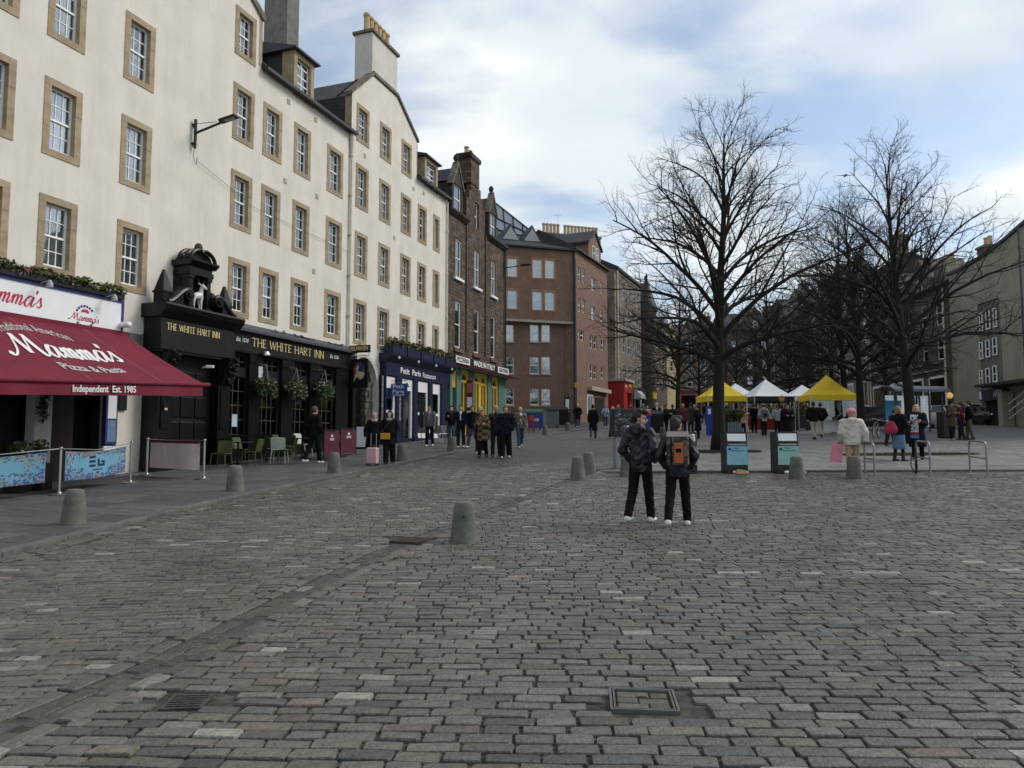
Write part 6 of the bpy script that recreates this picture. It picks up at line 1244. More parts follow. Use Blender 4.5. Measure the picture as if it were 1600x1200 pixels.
for k in range(2):
    t = thing('banner_barrier', ['blue coral printed banner barrier cut off by the picture edge, beside the potted flowers', 'blue coral printed banner barrier running up to the cream wall'][k], 'barrier', (0, 0, 0)); bn, pt, rr = banner(t, EGP[k], EGP[k + 1], k + 2, m_bb)
    if k == 0: post(t, EGP[0])
    post(t, EGP[k + 1])
    pr = MB()
    for _ in range(900):
        tt = rr.random(); edge = rr.random(); q = rr.random() ** 2 * .42 if edge < .55 else 1 - rr.random() ** 2 * .22
        if edge > .85: tt = rr.choice((rr.random() ** 2 * .14, 1 - rr.random() ** 2 * .14)); q = rr.random()
        if .3 < tt < .68 and .2 < q < .8: continue
        pr.mi = rr.choices((0, 1, 2, 3), (.5, 3.6, .8, 2.2) if q < .5 else (1.6, 1.0, 1.3, 1.6))[0]; w, h_ = rr.uniform(.004, .012), rr.uniform(.014, .045); a0 = rr.uniform(0, 3)
        pr.add([pt(min(.995, max(.005, tt + w * math.cos(a0 + j * 1.571))), min(.99, max(.01, q + h_ * math.sin(a0 + j * 1.571))), .006 + rr.random() * .003) for j in range(4)], [(0, 1, 2, 3)])
    pr.obj('coral_print', [m_bor, m_bpu, m_byo, M('indigo print', (.04, .09, .25), .75)], bn)['kind'] = 'stuff'
    eg = MB()
    for q in (.80, .64, .48): eg.add([pt(.37, q - .04, .012), pt(.46, q - .04, .012), pt(.46, q + .04, .012), pt(.37, q + .04, .012)], [(0, 1, 2, 3)])
    for (t0, t1, q0, q1) in ((.50, .525, .44, .72), (.525, .585, .44, .52), (.585, .61, .44, .64), (.555, .585, .58, .64)): eg.add([pt(t0, q0, .012), pt(t1, q0, .012), pt(t1, q1, .012), pt(t0, q1, .012)], [(0, 1, 2, 3)])
    for q, n_ in ((.32, 9), (.22, 3)):
        for i in range(n_): t0 = .5 + (i - n_ / 2) * .017; eg.add([pt(t0, q - .02, .012), pt(t0 + .011, q - .02, .012), pt(t0 + .011, q + .025, .012), pt(t0, q + .025, .012)], [(0, 1, 2, 3)])
    eg.obj('monogram', m_bna, bn)
a, b = ground(229, 745), ground(318, 751); t = thing('banner_barrier', 'pale pink cloth barrier with a red top band in front of the pub doorway', 'barrier'); a = (a[0], a[1], a[2] + .046); b = (b[0], b[1], b[2] + .046); bn, pt, rr = banner(t, a, b, 7, M('faded pink cloth', (.78, .62, .59), .85, var=.08, scale=2), .22, .95, .01); post(t, a); post(t, b)
MB().add([pt(0, .93, .008), pt(1, .93, .008), pt(1, 1.04, .008), pt(0, 1.04, .008)], [(0, 1, 2, 3)]).obj('red_band', m_awn, bn); MB().add([pt(.28, .35, .008), pt(.33, .35, .008), pt(.34, .85, .008), pt(.27, .85, .008)], [(0, 1, 2, 3)]).obj('faint_motif', M('pale motif', (.85, .75, .72), .85), bn)
# potted flowers behind the banners
for k, (u, v) in enumerate(((62, 712), (30, 716))):
    s_, z_ = fac(u, v, 15.9); x, y, g = fpt(s_, 15.9); t = thing('flower_pot', ['blue flower pot on a stand beside the white pilaster', 'dark flower pot on a stand under the awning'][k], 'plant', (x, y, g + .046)); MB().box(-.2, .2, -.2, .2, 0, .62).obj('stand', m_blk2, t); MB().lathe([(.1, .62), (.14, .86), (.15, .88)], 12).obj('pot', m_blue if k == 0 else m_blk2, t, True); link('foliage', leaf_mesh('foliage', [((0, 0, 1.0), (.22, .22, .16))], 160, .05, [(m_leaf, 3), (m_leafd, 3), (m_flw, .6)], 60 + k), t)
hv = fthing('trailing_plant', 'dark ivy trailing down the white pilaster under the awning', 'plant', fac(67, 620, 17.1)[0], 17.0, fac(67, 620, 17.0)[1]); link('foliage', leaf_mesh('foliage', [((0, 0, .25), (.2, .12, .3)), ((-.05, 0, -.25), (.13, .1, .45))], 260, .06, [(m_leafd, 4), (m_leaf, 1)], 70), hv)
# ---- cafe chairs and tables
m_gch = M('olive green plastic', (.05, .075, .02), .5, c2=(.06, .088, .025), scale=3); m_wch = M('pale mint plastic', (.42, .48, .4), .5)
def chair_parts(m):
    s = MB(); n = 6
    for i in range(n + 1):
        y = -.21 + .42 * i / n; zc = .45 - .012 * math.sin(math.pi * i / n); s.v += [(-.22, y, zc + .008), (0, y, zc - .006), (.22, y, zc + .008)]
    s.f = [(i * 3 + j, i * 3 + j + 1, i * 3 + 4 + j, i * 3 + 3 + j) for i in range(n) for j in range(2)]; k = len(s.v); s.v += [(p[0], p[1], p[2] - .018) for p in s.v]; s.f += [tuple(q + k for q in reversed(f)) for f in s.f]; s.m = [0] * len(s.f); s.tube([(-.22, -.21, .45), (.22, -.21, .45)], .014, 6).tube([(-.22, -.21, .45), (-.22, .21, .45)], .014, 6).tube([(.22, -.21, .45), (.22, .21, .45)], .014, 6)
    b = MB()
    for o_ in (0, .016): b.add([(x, .2 + .09 * q + .035 * math.cos(x * 6.5) - .03 + o_, .47 + .36 * q - .02 * abs(x) * q) for q in (0, .33, .66, 1) for x in (-.21, -.1, 0, .1, .21)], [(r * 5 + c, r * 5 + c + 1, r * 5 + c + 6, r * 5 + c + 5) for r in range(3) for c in range(4)])
    b.tube([(-.215, .2, .45), (-.215, .29, .82)], .015, 6).tube([(.215, .2, .45), (.215, .29, .82)], .015, 6).tube([(-.21, .28, .825), (0, .305, .835), (.21, .28, .825)], .014, 6)
    lg = lambda sx, sy: MB().tube([(sx * .2, sy * .19, .45), (sx * .24, sy * .25, 0)], [.019, .013], 7).mesh('leg', m, True)
    return s.mesh('seat', m, True), b.mesh('backrest', m, True), [lg(a, b_) for a in (-1, 1) for b_ in (-1, 1)]
CHP = {0: chair_parts(m_gch), 1: chair_parts(m_wch)}
def chair(lab, u, v, rot, kind=0, D=None, grp='green cafe chairs outside the pub'):
    x, y, z = ground(u, v) if D is None else fpt(fac(u, 700, D)[0], D); t = thing('cafe_chair', lab, 'chair', (x, y, z + .046), rot, grp); s, b, ls = CHP[kind]; link('seat', s, t); link('backrest', b, t)
    for l in ls: link('leg', l, t)
    return t
R_ = FROT
for lab, u, v, r in (('green plastic cafe chair beside the pink barrier, its back to the door', 346, 15.7, R_ - 1.3), ('green plastic cafe chair under the first window table, back to the street', 394, 15.3, R_ - 2.9), ('green plastic cafe chair against the pub wall below the blue poster', 380, 16.5, R_ + .1), ('green plastic cafe chair drawn out into the pavement, back to the street', 449, 14.8, R_ - 2.7), ('green plastic cafe chair beside the mint one, at the middle table', 430, 15.6, R_ + 1.2), ('green plastic cafe chair against the wall behind the middle table', 441, 16.5, R_ + .2), ('green plastic cafe chair behind the maroon windbreaks', 537, 16.2, R_ + .3), ('green plastic cafe chair at the end table by the man in black', 462, 15.8, R_ + 1.5)): chair(lab, u, 0, r, D=v)
chair('pale mint plastic cafe chair among the green ones', 437, 0, R_ + 2.0, 1, D=15.1); chair('pale mint plastic cafe chair at the end table against the pub wall', 474, 0, R_, 1, D=16.3)
m_tab = M('dark table top', (.02, .019, .017), .4, var=.2)
def table(lab, u, v, w=.68):
    x, y, z = fpt(fac(u, 700, v)[0], v); t = thing('cafe_table', lab, 'table', (x, y, z + .046), R_, 'pub tables'); MB().cbox(-w / 2, w / 2, -w / 2, w / 2, .72, .75, .008).obj('table_top', m_tab, t); MB().tube([(0, 0, .05), (0, 0, .72)], .03, 10).obj('pedestal', m_blk2, t)
    for q in range(4): a = q * 1.571 + .78; MB().tube([(0, 0, .1), (.32 * math.cos(a), .32 * math.sin(a), .02)], [.025, .018], 6).obj('foot', m_blk2, t)
for lab, u, v in (('black pedestal table between the green chairs nearest the pink barrier', 372, 15.9), ('black pedestal table under the middle pub window', 416, 16.0), ('black pedestal table beside the man in black', 472, 15.4)): table(lab, u, v)
# maroon windbreaks and notice boards
m_mar = M('maroon windbreak cloth', (.085, .012, .022), .8, var=.12, scale=3); WBR = [ground(505, 722), ground(531, 716), ground(558, 711)]
for k in range(2):
    a, b = WBR[k], WBR[k + 1]; d = Vector((b[0] - a[0], b[1] - a[1], 0)); L = d.length - .1; t = thing('windbreak', ['maroon cloth windbreak in a black frame beside the man in black', 'maroon cloth windbreak in a black frame next to the pink suitcase'][k], 'windbreak', (a[0], a[1], a[2] + .046), math.atan2(d.y, d.x), 'maroon windbreaks')
    MB().box(.05, L - .05, -.012, .012, .12, 1.0).obj('cloth', m_mar, t); MB().tube([(.03, 0, 0), (.03, 0, 1.05)], .02, 8).obj('post', m_blk2, t); MB().tube([(L - .03, 0, 0), (L - .03, 0, 1.05)], .02, 8).obj('post', m_blk2, t); MB().tube([(.03, 0, 1.04), (L - .03, 0, 1.04)], .018, 8).obj('rail', m_blk2, t); MB().box(-.02, .08, -.25, .25, 0, .02).obj('foot', m_blk2, t); MB().box(L - .08, L + .02, -.25, .25, 0, .02).obj('foot', m_blk2, t)
    put_text('bier', 'lettering', m_whitel, t, L / 2, -.016, .72, .09, w=.42); MB().prism_y([(L / 2 - .07, .8), (L / 2 + .07, .8), (L / 2 + .09, .9), (L / 2, .85), (L / 2 - .09, .9)], -.016, -.013).obj('crown_mark', m_whitel, t)
def aboard(lab, u, v, rot, m, w=.6, h=1.0, lines=True):
    x, y, z = ground(u, v); t = thing('a_board', lab, 'sign', (x, y, z + .046), rot)
    for sgn in (-1, 1): o = MB().box(-w / 2, w / 2, -.015, .015, 0, h).obj('frame', m_blk2, t); o.location = (0, sgn * .22, 0); o.rotation_euler = (-sgn * -.2, 0, 0); MB().box(-w / 2 + .04, w / 2 - .04, sgn * .016, sgn * .02, .08, h - .05).obj('panel', m, o); [MB().box(-w * .3, w * (.1 + .07 * (q % 3)), -.024, -.0205, .3 + q * .13, .33 + q * .13).obj('chalk_line', m_whitel, o) for q in range(4) if lines and sgn < 0]
aboard('white pavement board behind the windbreaks by the archway', 566, 703, -FA, m_sign, .6, 1.0, False); aboard('slate grey chalk board outside the navy bistro', 641, 690, -FA + .2, M('grey chalk panel', (.12, .12, .14), .8), .75, 1.1)
x, y, z = ground(658, 697); t = thing('menu_stand', 'thin black menu stand on a round base outside the bistro', 'stand', (x, y, z + .046)); MB().tube([(0, 0, .02), (0, 0, 1.75)], .016, 8).obj('pole', m_gut, t); MB().lathe([(.2, 0), (.2, .015), (.03, .03)], 18).obj('base', m_steel, t); MB().box(-.09, .09, -.02, .02, .8, 1.5).obj('menu_frame', m_blk2, t); MB().box(-.12, .12, -.015, .015, 1.55, 1.58).obj('cross_bar', m_gut, t)
m_alu = M('aluminium chair', (.45, .46, .48), .35, metal=.7); CHP[2] = chair_parts(m_alu)
for k, (u, v, r) in enumerate(((676, 693, 1.0), (686, 693, -.5), (694, 694, 2.2))): chair(['aluminium bistro chair by the man in the grey jacket', 'aluminium bistro chair in the middle below the bistro window', 'aluminium bistro chair at the end of the navy front'][k], u, v, r, 2, grp='bistro chairs')
# ---- recycling bins
m_bin = M('bin black metal', (.018, .018, .02), .5, var=.2)
def bin_(lab, u, v, cm):
    x, y, z = ground(u, v); t = thing('recycling_bin', lab, 'bin', (x, y + .25, z + .014), .0, 'recycling bins'); w = .285
    MB().prism_x([(-.27, 0), (-.27, .74), (-.2, 1.1), (.27, 1.1), (.27, 0)], -w, w).obj('housing', m_bin, t)
    MB().box(-w + .01, w - .01, -.285, -.272, .22, .72).obj('label_panel', cm, t); o = MB().box(-w + .04, w - .04, -.012, .0, -.1, .1).obj('poster_panel', m_sign, t); o.location = (0, -.232, .95); o.rotation_euler = (-.2, 0, 0); MB().box(-w + .05, w - .05, -.30, -.262, .745, .775).obj('chute_lip', m_steel, t)
    put_text('pub1', 'lettering', m_blue, t, -.02, -.288, .665, .045); put_text('recy', 'lettering', m_blue, t, .03, -.288, .60, .045, w=.34); MB().lathe([(.045, -.001), (.045, .001)], 6, (-.2, -.287, .635), axis='y').obj('loop_mark', m_blue, t)
    for q in range(5): MB().box(-.24, -.06 + .05 * (q % 2), -.2875, -.2855, .5 - q * .05, .512 - q * .05).obj('print_line', m_steel, t); MB().box(.04, .2 - .04 * (q % 3), -.2875, -.2855, .5 - q * .05, .512 - q * .05).obj('print_line', m_steel, t)
m_cy = M('pale cyan label', (.2, .46, .56), .6, var=.05); m_gn = M('pale mint label', (.24, .50, .44), .6, var=.05)
bin_('black recycling bin with a cyan label and a cardboard carton at its foot', 1152, 740, m_cy); bin_('black recycling bin with a mint green label behind a bollard', 1232, 740, m_gn); bin_('black recycling bin mostly hidden behind the youth with the backpack', 1073, 740, m_gn)
def litter(lab, u, v, kind, r):
    x, y, z = ground(u, v); z += .012
    if kind == 0: o = MB().add([(-.17, -.06, 0), (.17, -.09, 0), (.2, .08, .02), (-.15, .1, 0), (-.11, -.03, .11), (.12, -.05, .09), (.12, .05, .1), (-.1, .06, .12)], [(0, 1, 5, 4), (1, 2, 6, 5), (2, 3, 7, 6), (3, 0, 4, 7), (4, 5, 6, 7)]).obj('carton', M('brown cardboard', (.36, .24, .12), .9, var=.15), None)
    else: o = MB().lathe([(.03, 0), (.042, .1), (.044, .105)], 12, axis='x').lathe([(.02, .001), (.03, .0)], 10, axis='x').obj('paper_cup', M('white cup card', (.7, .7, .68), .7), None, True); z += .04
    o.location = (x, y, z); o.rotation_euler = (0, 0, r); tag(o, lab, 'carton' if kind == 0 else 'cup')
litter('crushed brown cardboard carton on the paving at the foot of the cyan labelled bin', 1158, 741, 0, .2); litter('white paper cup lying on the kerb side of the cardboard carton', 1146, 741, 1, .6); litter('white paper cup lying beside the carton, lid end outward', 1169, 741, 1, 2.2); litter('white paper cup lying under the mint labelled bin', 1226, 741, 1, .1); litter('white paper cup lying between bollard and mint labelled bin', 1259, 741, 1, 1.8)
# ---- graffitied cabinet
x, y, z = ground(973, 733); t = thing('utility_cabinet', 'graffiti scrawled utility cabinet, black above and grey below, beside the youths', 'cabinet', (x, y, z + .014), .1); MB().cbox(-.24, .24, -.2, .2, 0, .92, .012).obj('lower_cabinet', M('grey cabinet steel', (.23, .24, .25), .5, c2=(.3, .31, .32), scale=4), t); MB().cbox(-.31, .36, -.28, .26, .93, 1.72, .02).obj('upper_box', m_bin, t); rr = random.Random(12); sb = MB()
for k in range(26):
    p = (rr.uniform(-.24, .28), rr.uniform(1.02, 1.62)); pts = [p]
    for j in range(5): p = (max(-.28, min(.33, p[0] + rr.uniform(-.09, .1))), max(.97, min(1.68, p[1] + rr.uniform(-.06, .06)))); pts.append(p)
    ribbon(sb, pts, .006, .008, 4, y=-.284)
sb.obj('graffiti', M('grey paint scrawl', (.3, .31, .3), .6), t); sb = MB()
for k in range(9):
    p = (rr.uniform(-.1, .12), rr.uniform(.25, .75)); ribbon(sb, [p] + [(max(-.21, min(.21, p[0] + rr.uniform(-.12, .12))), max(.1, min(.88, p[1] + rr.uniform(-.16, .16)))) for _ in range(5)], .012, .018, 4, y=-.203)
sb.obj('graffiti', M('dark teal scrawl', (.03, .07, .09), .6), t); MB().box(.06, .18, -.287, -.283, 1.16, 1.24).obj('sticker', m_sign, t); MB().box(.22, .28, -.287, -.283, 1.4, 1.47).obj('sticker', m_sign, t)
# ---- cycle racks, cycle wheel, cycles
m_rack = M('galvanised tube', (.24, .25, .26), .4, var=.12, metal=.7)
def rack(lab, u0, v0, u1, v1):
    a, b = ground(u0, v0), ground(u1, v1); t = thing('cycle_rack', lab, 'cycle rack', a, 0, 'cycle racks'); d = Vector(b) - Vector(a); h = .84; q = lambda f, z: tuple(d * f + Vector((0, 0, z)))
    pts = [q(0, -.03), q(0, h - .13)] + [tuple(d * (.13 / d.length) * (1 - math.cos(k * .314)) + Vector((0, 0, h - .13 + .13 * math.sin(k * .314)))) for k in range(1, 6)]; pts += [tuple(d - d * (.13 / d.length) * (1 - math.cos(k * .314)) + Vector((0, 0, h - .13 + .13 * math.sin(k * .314)))) for k in range(5, 0, -1)] + [q(1, h - .13), q(1, -.03)]
    MB().tube(pts, .025, 10).obj('hoop', m_rack, t, True); MB().tube([q(.02, .42), q(.98, .42)], .02, 8).obj('cross_rail', m_rack, t, True); return t
rack('steel cycle hoop beside the woman in the cream puffer', 1352, 741, 1367, 744); rack('steel cycle hoop with a chained wheel, behind it the two women', 1433, 738, 1454, 743); rack('empty steel cycle hoop on the setts', 1516, 738, 1543, 743)
m_tyre = M('black rubber', (.012, .012, .012), .8); m_chrome = M('bright spoke steel', (.5, .5, .5), .3, metal=1)
def wheel(par, c, r=.33, ax='y', name='wheel'):
    n = 28; f = (lambda a, q: (c[0] + q * math.cos(a), c[1], c[2] + q * math.sin(a))); o = MB().tube([f(6.2832 * k / n, r) for k in range(n + 1)], .022, 8, cap=False).obj(name, m_tyre, par, True); MB().tube([f(6.2832 * k / n, r - .03) for k in range(n + 1)], .01, 6, cap=False).obj('rim', m_chrome, o); sp = MB()
    for k in range(14): sp.tube([f(k * .4488, .02), f(k * .4488 + .15, r - .03)], .0035, 4)
    sp.lathe([(.025, -.05), (.025, .05)], 8, c, axis='y').obj('spokes', m_chrome, o); return o
x, y, z = ground(1432, 740); t = thing('loose_wheel', 'bicycle wheel left chained to the cycle hoop', 'bicycle wheel', (x, y, z), .9); t.rotation_euler = (0, .1, 1.1); wheel(t, (0, 0, .35)); MB().tube([(.1, .1, .5), (.0, .12, .2), (-.25, .05, .02), (-.3, -.05, .04)], .014, 6).obj('chain_lock', m_tyre, t)
def bike(lab, u, y, rot, m):
    x, y, z = at(u, y); t = thing('bicycle', lab, 'bicycle', (x, y, z + .014), rot, 'bicycles parked in the square'); wheel(t, (-.52, 0, .34)); wheel(t, (.52, 0, .34)); f = MB()
    for a, b in (((-.52, 0, .34), (-.1, 0, .3)), ((-.1, 0, .3), (-.2, 0, .85)), ((-.52, 0, .34), (-.18, 0, .78)), ((-.18, 0, .78), (.38, 0, .8)), ((-.1, 0, .3), (.4, 0, .7)), ((.36, 0, .88), (.52, 0, .34))): f.tube([a, b], .017, 8)
    f.obj('frame', m, t, True); MB().cbox(-.33, -.08, -.07, .07, .86, .92, .025).obj('saddle', m_tyre, t); MB().tube([(.42, -.28, .98), (.37, -.1, .98), (.36, 0, .9), (.37, .1, .98), (.42, .28, .98)], .014, 6).obj('handlebar', m_chrome, t); MB().lathe([(.09, -.012), (.09, .012)], 12, (-.1, 0, .3), axis='y').obj('crank', m_gut, t); MB().box(-.55, .0, -.12, .12, .7, .76).obj('carrier', m_gut, t) if rot > 1 else None
bike('black bicycle parked behind the pink bag', 1383, 34, 1.2, m_gut); bike('grey bicycle leaning by the dark car near the pair of trees', 1368, 37, .9, m_rack)
# ---- tents
def tent(lab, u, y, w, m, rot=0.0, eave=2.15, peak=3.3, skirt=None, d=None, walls=False):
    x, y, z = at(u, y); t = thing('market_tent', lab, 'tent', (x, y, z), rot, 'market tents'); a = w / 2; d = d or a; c = MB(); n = 6
    for (p, q) in (((-a, -d), (a, -d)), ((a, -d), (a, d)), ((a, d), (-a, d)), ((-a, d), (-a, -d))):
        vs = [];
        for j in range(n + 1):
            f = j / n; zz = eave + (peak - eave) * (f ** 1.18)
            for i in range(n + 1): e = Vector((p[0] + (q[0] - p[0]) * i / n, p[1] + (q[1] - p[1]) * i / n, 0)) * (1 - f); vs.append((e.x, e.y, zz - .03 * math.sin(math.pi * i / n) * (1 - f)))
        c.add(vs, [(j * 7 + i, j * 7 + i + 1, (j + 1) * 7 + i + 1, (j + 1) * 7 + i) for j in range(n) for i in range(n)])
    c.obj('canopy', m, t, 2); v = MB()
    for (p, q) in (((-a, -d), (a, -d)), ((a, -d), (a, d)), ((a, d), (-a, d)), ((-a, d), (-a, -d))): v.quad((p[0], p[1], eave), (q[0], q[1], eave), (q[0], q[1], eave - .32), (p[0], p[1], eave - .32))
    v.obj('valance', skirt or m, t)
    for sx in (-1, 1):
        for sy in (-1, 1): MB().box(sx * a - .025, sx * a + .025, sy * d - .025, sy * d + .025, -.05, eave).obj('leg', m_alu, t)
    if walls: MB().box(-a + .03, a - .03, -d + .03, -d + .04, .75, eave - .33).obj('clear_wall', glass_mat('clear plastic sheet', (.62, .63, .66), .12), t)
    return t
m_ty = M('bright yellow canvas', (.72, .50, .015), .7, c2=(.8, .57, .025), scale=1); m_tw = M('white canvas', (.66, .69, .72), .8, c2=(.74, .77, .79), scale=1)
tent('yellow market tent behind the biggest tree', 1127, 44.5, 2.4, m_ty, .12, 2.2, 3.25, d=.95); tent('white market tent behind the yellow one beside the big trunk', 1150, 52, 2.4, m_tw, .1, 2.3, 3.2, d=.9); tn = tent('white market tent with a dark green valance and a crowd before it', 1197, 46.5, 2.55, m_tw, .08, 2.15, 3.3, M('dark green valance', (.02, .035, .03), .7)); MB().lathe([(.2, -.002), (.2, .002)], 14, (.45, -1.29, 2.0), axis='y').obj('round_badge', M('orange badge', (.55, .22, .05), .6), tn)
tent('white market tent peeping out behind the big yellow one', 1254, 50, 2.3, m_tw, .0, 2.2, 3.0, d=.9); tent('big yellow market tent with clear plastic side beside the pair of trees', 1293, 42.5, 2.6, m_ty, -.05, 2.2, 3.4, d=1.0, walls=True)
def stall(lab, u, y, w, m, gm):
    x, y, z = at(u, y); t = thing('market_table', lab, 'table', (x, y, z)); MB().box(-w / 2, w / 2, -.35, .35, .74, .78).obj('table_top', m, t); MB().box(-w / 2, w / 2, -.36, -.35, .1, .78).obj('table_cloth', m, t); rr = random.Random(int(u))
    for k in range(7): MB().cbox(-w / 2 + .1 + k * w / 7.4, -w / 2 + .1 + k * w / 7.4 + w / 10, -.2, .1, .78, .78 + rr.uniform(.1, .3), .02).obj('goods', rr.choice(gm), t)
stall('stall table with red cloth under the white tent', 1195, 46.5, 2.3, M('red cloth', (.25, .02, .02), .8), [m_ysg, m_sign, m_rsh, m_wood]); stall('stall table with purple and white goods under the big yellow tent', 1295, 42.6, 2.3, m_sign, [m_bpu, m_sign, m_wood]); stall('stall table under the yellow tent beside the big tree', 1129, 44.6, 2.0, m_wood, [m_bor, m_sign, m_wood])
# ---- planters, pillar, bins, shelter, signs
def planter(lab, u, v, w, h, m, slat, kind):
    x, y, z = ground(u, v); t = thing('planter', lab, 'planter', (x, y, z + .014)); MB().box(-w / 2, w / 2, -w / 2, w / 2, .08, h).obj('tub', m, t); n = 8
    if slat: [MB().box(-w / 2 + w * k / n + .02, -w / 2 + w * (k + 1) / n - .03, -w / 2 - .025, -w / 2, .1, h).obj('slat', slat, t) for k in range(n)]
    for sx in (-1, 1): MB().box(sx * w * .42 - .04, sx * w * .42 + .04, -w * .4, w * .4, 0, .08).obj('foot', m_blk2, t)
    if kind == 'grass':
        rr = random.Random(5); g = MB()
        for _ in range(900):
            a, q = rr.uniform(0, 6.283), rr.random() ** .5 * .4; px, py = w * q * math.cos(a), w * q * math.sin(a); L = rr.uniform(.5, .95); b = rr.uniform(0, 6.283); e = rr.uniform(.1, .55); s = .011
            g.add([(px - s, py, h), (px + s, py, h), (px + e * .5 * math.cos(b) + s, py + e * .5 * math.sin(b), h + L * .7), (px + e * math.cos(b), py + e * math.sin(b), h + L * .85)], [(0, 1, 2), (0, 2, 3)])
        g.obj('grass_clump', M('straw olive grass', (.11, .1, .04), .8, var=.4, scale=8), t)['kind'] = 'stuff'
    else: link('foliage', leaf_mesh('foliage', [((0, 0, h + .4), (.36, .36, .5))], 700, .07, [(m_leaf, 3), (m_leafy, 2), (m_leafd, 2)], 88), t)['kind'] = 'stuff'
planter('grey blue slatted planter with a clump of straw coloured grass', 1145, 681, .78, .72, M('dark planter steel', (.03, .035, .04), .6), M('pale blue grey slat', (.2, .25, .27), .6), 'grass'); planter('black planter with a leafy green shrub between the tents', 1254, 672, .95, .9, m_bin, None, 'shrub')
x, y, z = at(1108, 42); t = thing('sign_pillar', 'slim bright blue information pillar left of the biggest tree', 'pillar', (x, y, z)); MB().prism_y([(-.17, 0), (.17, 0), (.17, 1.5), (.08, 1.66), (-.1, 1.66), (-.17, 1.55)], -.12, .12).obj('body', M('bright blue panel', (.015, .045, .26), .5), t); MB().box(-.1, .06, -.13, -.12, 1.2, 1.5).obj('face_panel', m_sign, t)
def wbin(lab, u, y, m, lid, w=1.1, h=1.15, txt=False):
    x, y, z = at(u, y); t = thing('wheeled_bin', lab, 'bin', (x, y, z), .25, 'wheeled bins by the brick block'); MB().prism_x([(-.38, .15), (-.45, h), (.45, h), (.4, .15)], -w / 2, w / 2).obj('body', m, t); MB().prism_x([(-.5, h), (-.48, h + .1), (-.1, h + .28), (.3, h + .26), (.5, h + .06), (.5, h)], -w / 2 - .04, w / 2 + .04).obj('lid', lid, t)
    for sx in (-1, 1): MB().lathe([(.1, -.03), (.1, .03)], 12, (sx * w * .36, -.3, .1), axis='x').obj('wheel', m_tyre, t)
    if txt: put_text('mix', 'lettering', m_whitel, t, .1, -.45, .72, .16, w=.5)
m_bblue = M('bin blue plastic', (.035, .045, .22), .5); m_blid = M('bin green lid', (.01, .08, .045), .5); wbin('blue wheeled bin with green lid and white letters beside the red stools', 832, 52, m_bblue, m_blid, 1.3, 1.2, True); wbin('grey wheeled bin between the blue bin and the dark one', 861, 56, M('bin grey plastic', (.13, .14, .14), .5), m_blk2, 1.0, 1.3); wbin('dark wheeled bin against the brick block fence', 876, 58, m_blk2, m_blk2, 1.0, 1.3); wbin('royal blue wheeled bin behind the graffitied cabinet', 998, 40, m_bblue, m_rsh, 1.0, 1.2); wbin('black wheeled bin behind the youths beside the royal blue one', 1018, 42, m_blk2, m_blk2, 1.1, 1.15)
t = thing('iron_fence', 'low dark railing along the foot of the brick block', 'fence', at(800, 62), math.atan2(y1 - y0, x1 - x0)); L = 5.6
for k in range(34): MB().tube([(L * k / 33, 0, 0), (L * k / 33, 0, 1.45)], .03, 5).obj('rail_bar', m_gut, t)
MB().box(0, L, -.02, .02, 1.25, 1.3).obj('top_rail', m_gut, t); MB().box(0, L, -.02, .02, .2, .25).obj('bottom_rail', m_gut, t)
for k, (u, yy) in enumerate(((822, 46), (828, 47), (834, 45.5))):
    x, y, z = at(u, yy); t = thing('bar_stool', ['red bar stool beside the bald man', 'red bar stool in the middle of three by the blue bin', 'red bar stool closest to the white letters of the blue bin'][k], 'stool', (x, y, z + .046), .3 * k, 'red bar stools'); m_rst = M('red stool paint', (.19, .02, .025), .5); MB().box(-.2, .2, -.2, .2, .72, .77).obj('seat', m_rst, t); MB().box(-.2, .2, .17, .2, .8, 1.1).obj('backrest', m_rst, t)
    for sx in (-1, 1):
        for sy in (-1, 1): MB().tube([(sx * .17, sy * .17, .72), (sx * .2, sy * .2, 0)], .018, 6).obj('leg', m_rst, t)
x, y, z = at(886, 60); t = thing('notice_pillar', 'narrow black notice case standing at the brick block corner', 'sign', (x, y, z), .2); MB().box(-.22, .22, -.1, .1, 0, 2.4).obj('case', m_bin, t); MB().box(-.15, .15, -.11, -.1, 1.2, 2.2).obj('notice_sheet', m_sign, t)
# lamp posts
def lamp_post(lab, u, yy, h, arm=None, m=m_gut, name='lamp_post'):
    x, y, z = at(u, yy); t = thing(name, lab, 'street lamp', (x, y, z)); MB().tube([(0, 0, 0), (0, 0, 1.2), (0, 0, 1.25), (0, 0, h)], [.1, .1, .065, .05], 12).obj('column', m, t)
    if arm: MB().tube([(0, 0, h - .1), (arm * .5, 0, h + .15), (arm, 0, h + .2)], .035, 8).obj('arm', m, t); MB().cbox(min(arm, arm + .6 * (1 if arm > 0 else -1)), max(arm, arm + .6 * (1 if arm > 0 else -1)), -.12, .12, h + .14, h + .24, .03).obj('lamp_head', m, t)
    return t
m_lp = M('slate blue lamp column', (.06, .07, .09), .5, var=.15); t = lamp_post('slim grey blue lamp column at the brick block corner', 900.5, 58, 13.5, None, m_lp); MB().box(-.14, .14, -.1, -.07, 3.1, 3.5).obj('yellow_plate', m_ysg, t)
t = lamp_post('tall dark lamp column with a flat lantern by the olive hotel', 1606, 38, 10.9, .9, m_lp)
wl2 = fthing('wall_street_lamp', 'bracket street lamp on the end of the brown stone tenement', 'street lamp', 47.6, 17.45, fac(782, 416)[1]); MB().tube([(0, -.06, -.5), (0, -.06, .4)], .05, 8).obj('wall_tube', lt, wl2); MB().tube([(0, -.08, .0), (.3, -1.3, .15)], .035, 8).obj('arm', lt, wl2); MB().cbox(.15, .45, -1.9, -1.2, .12, .22, .02).obj('lamp_head', lt, wl2)
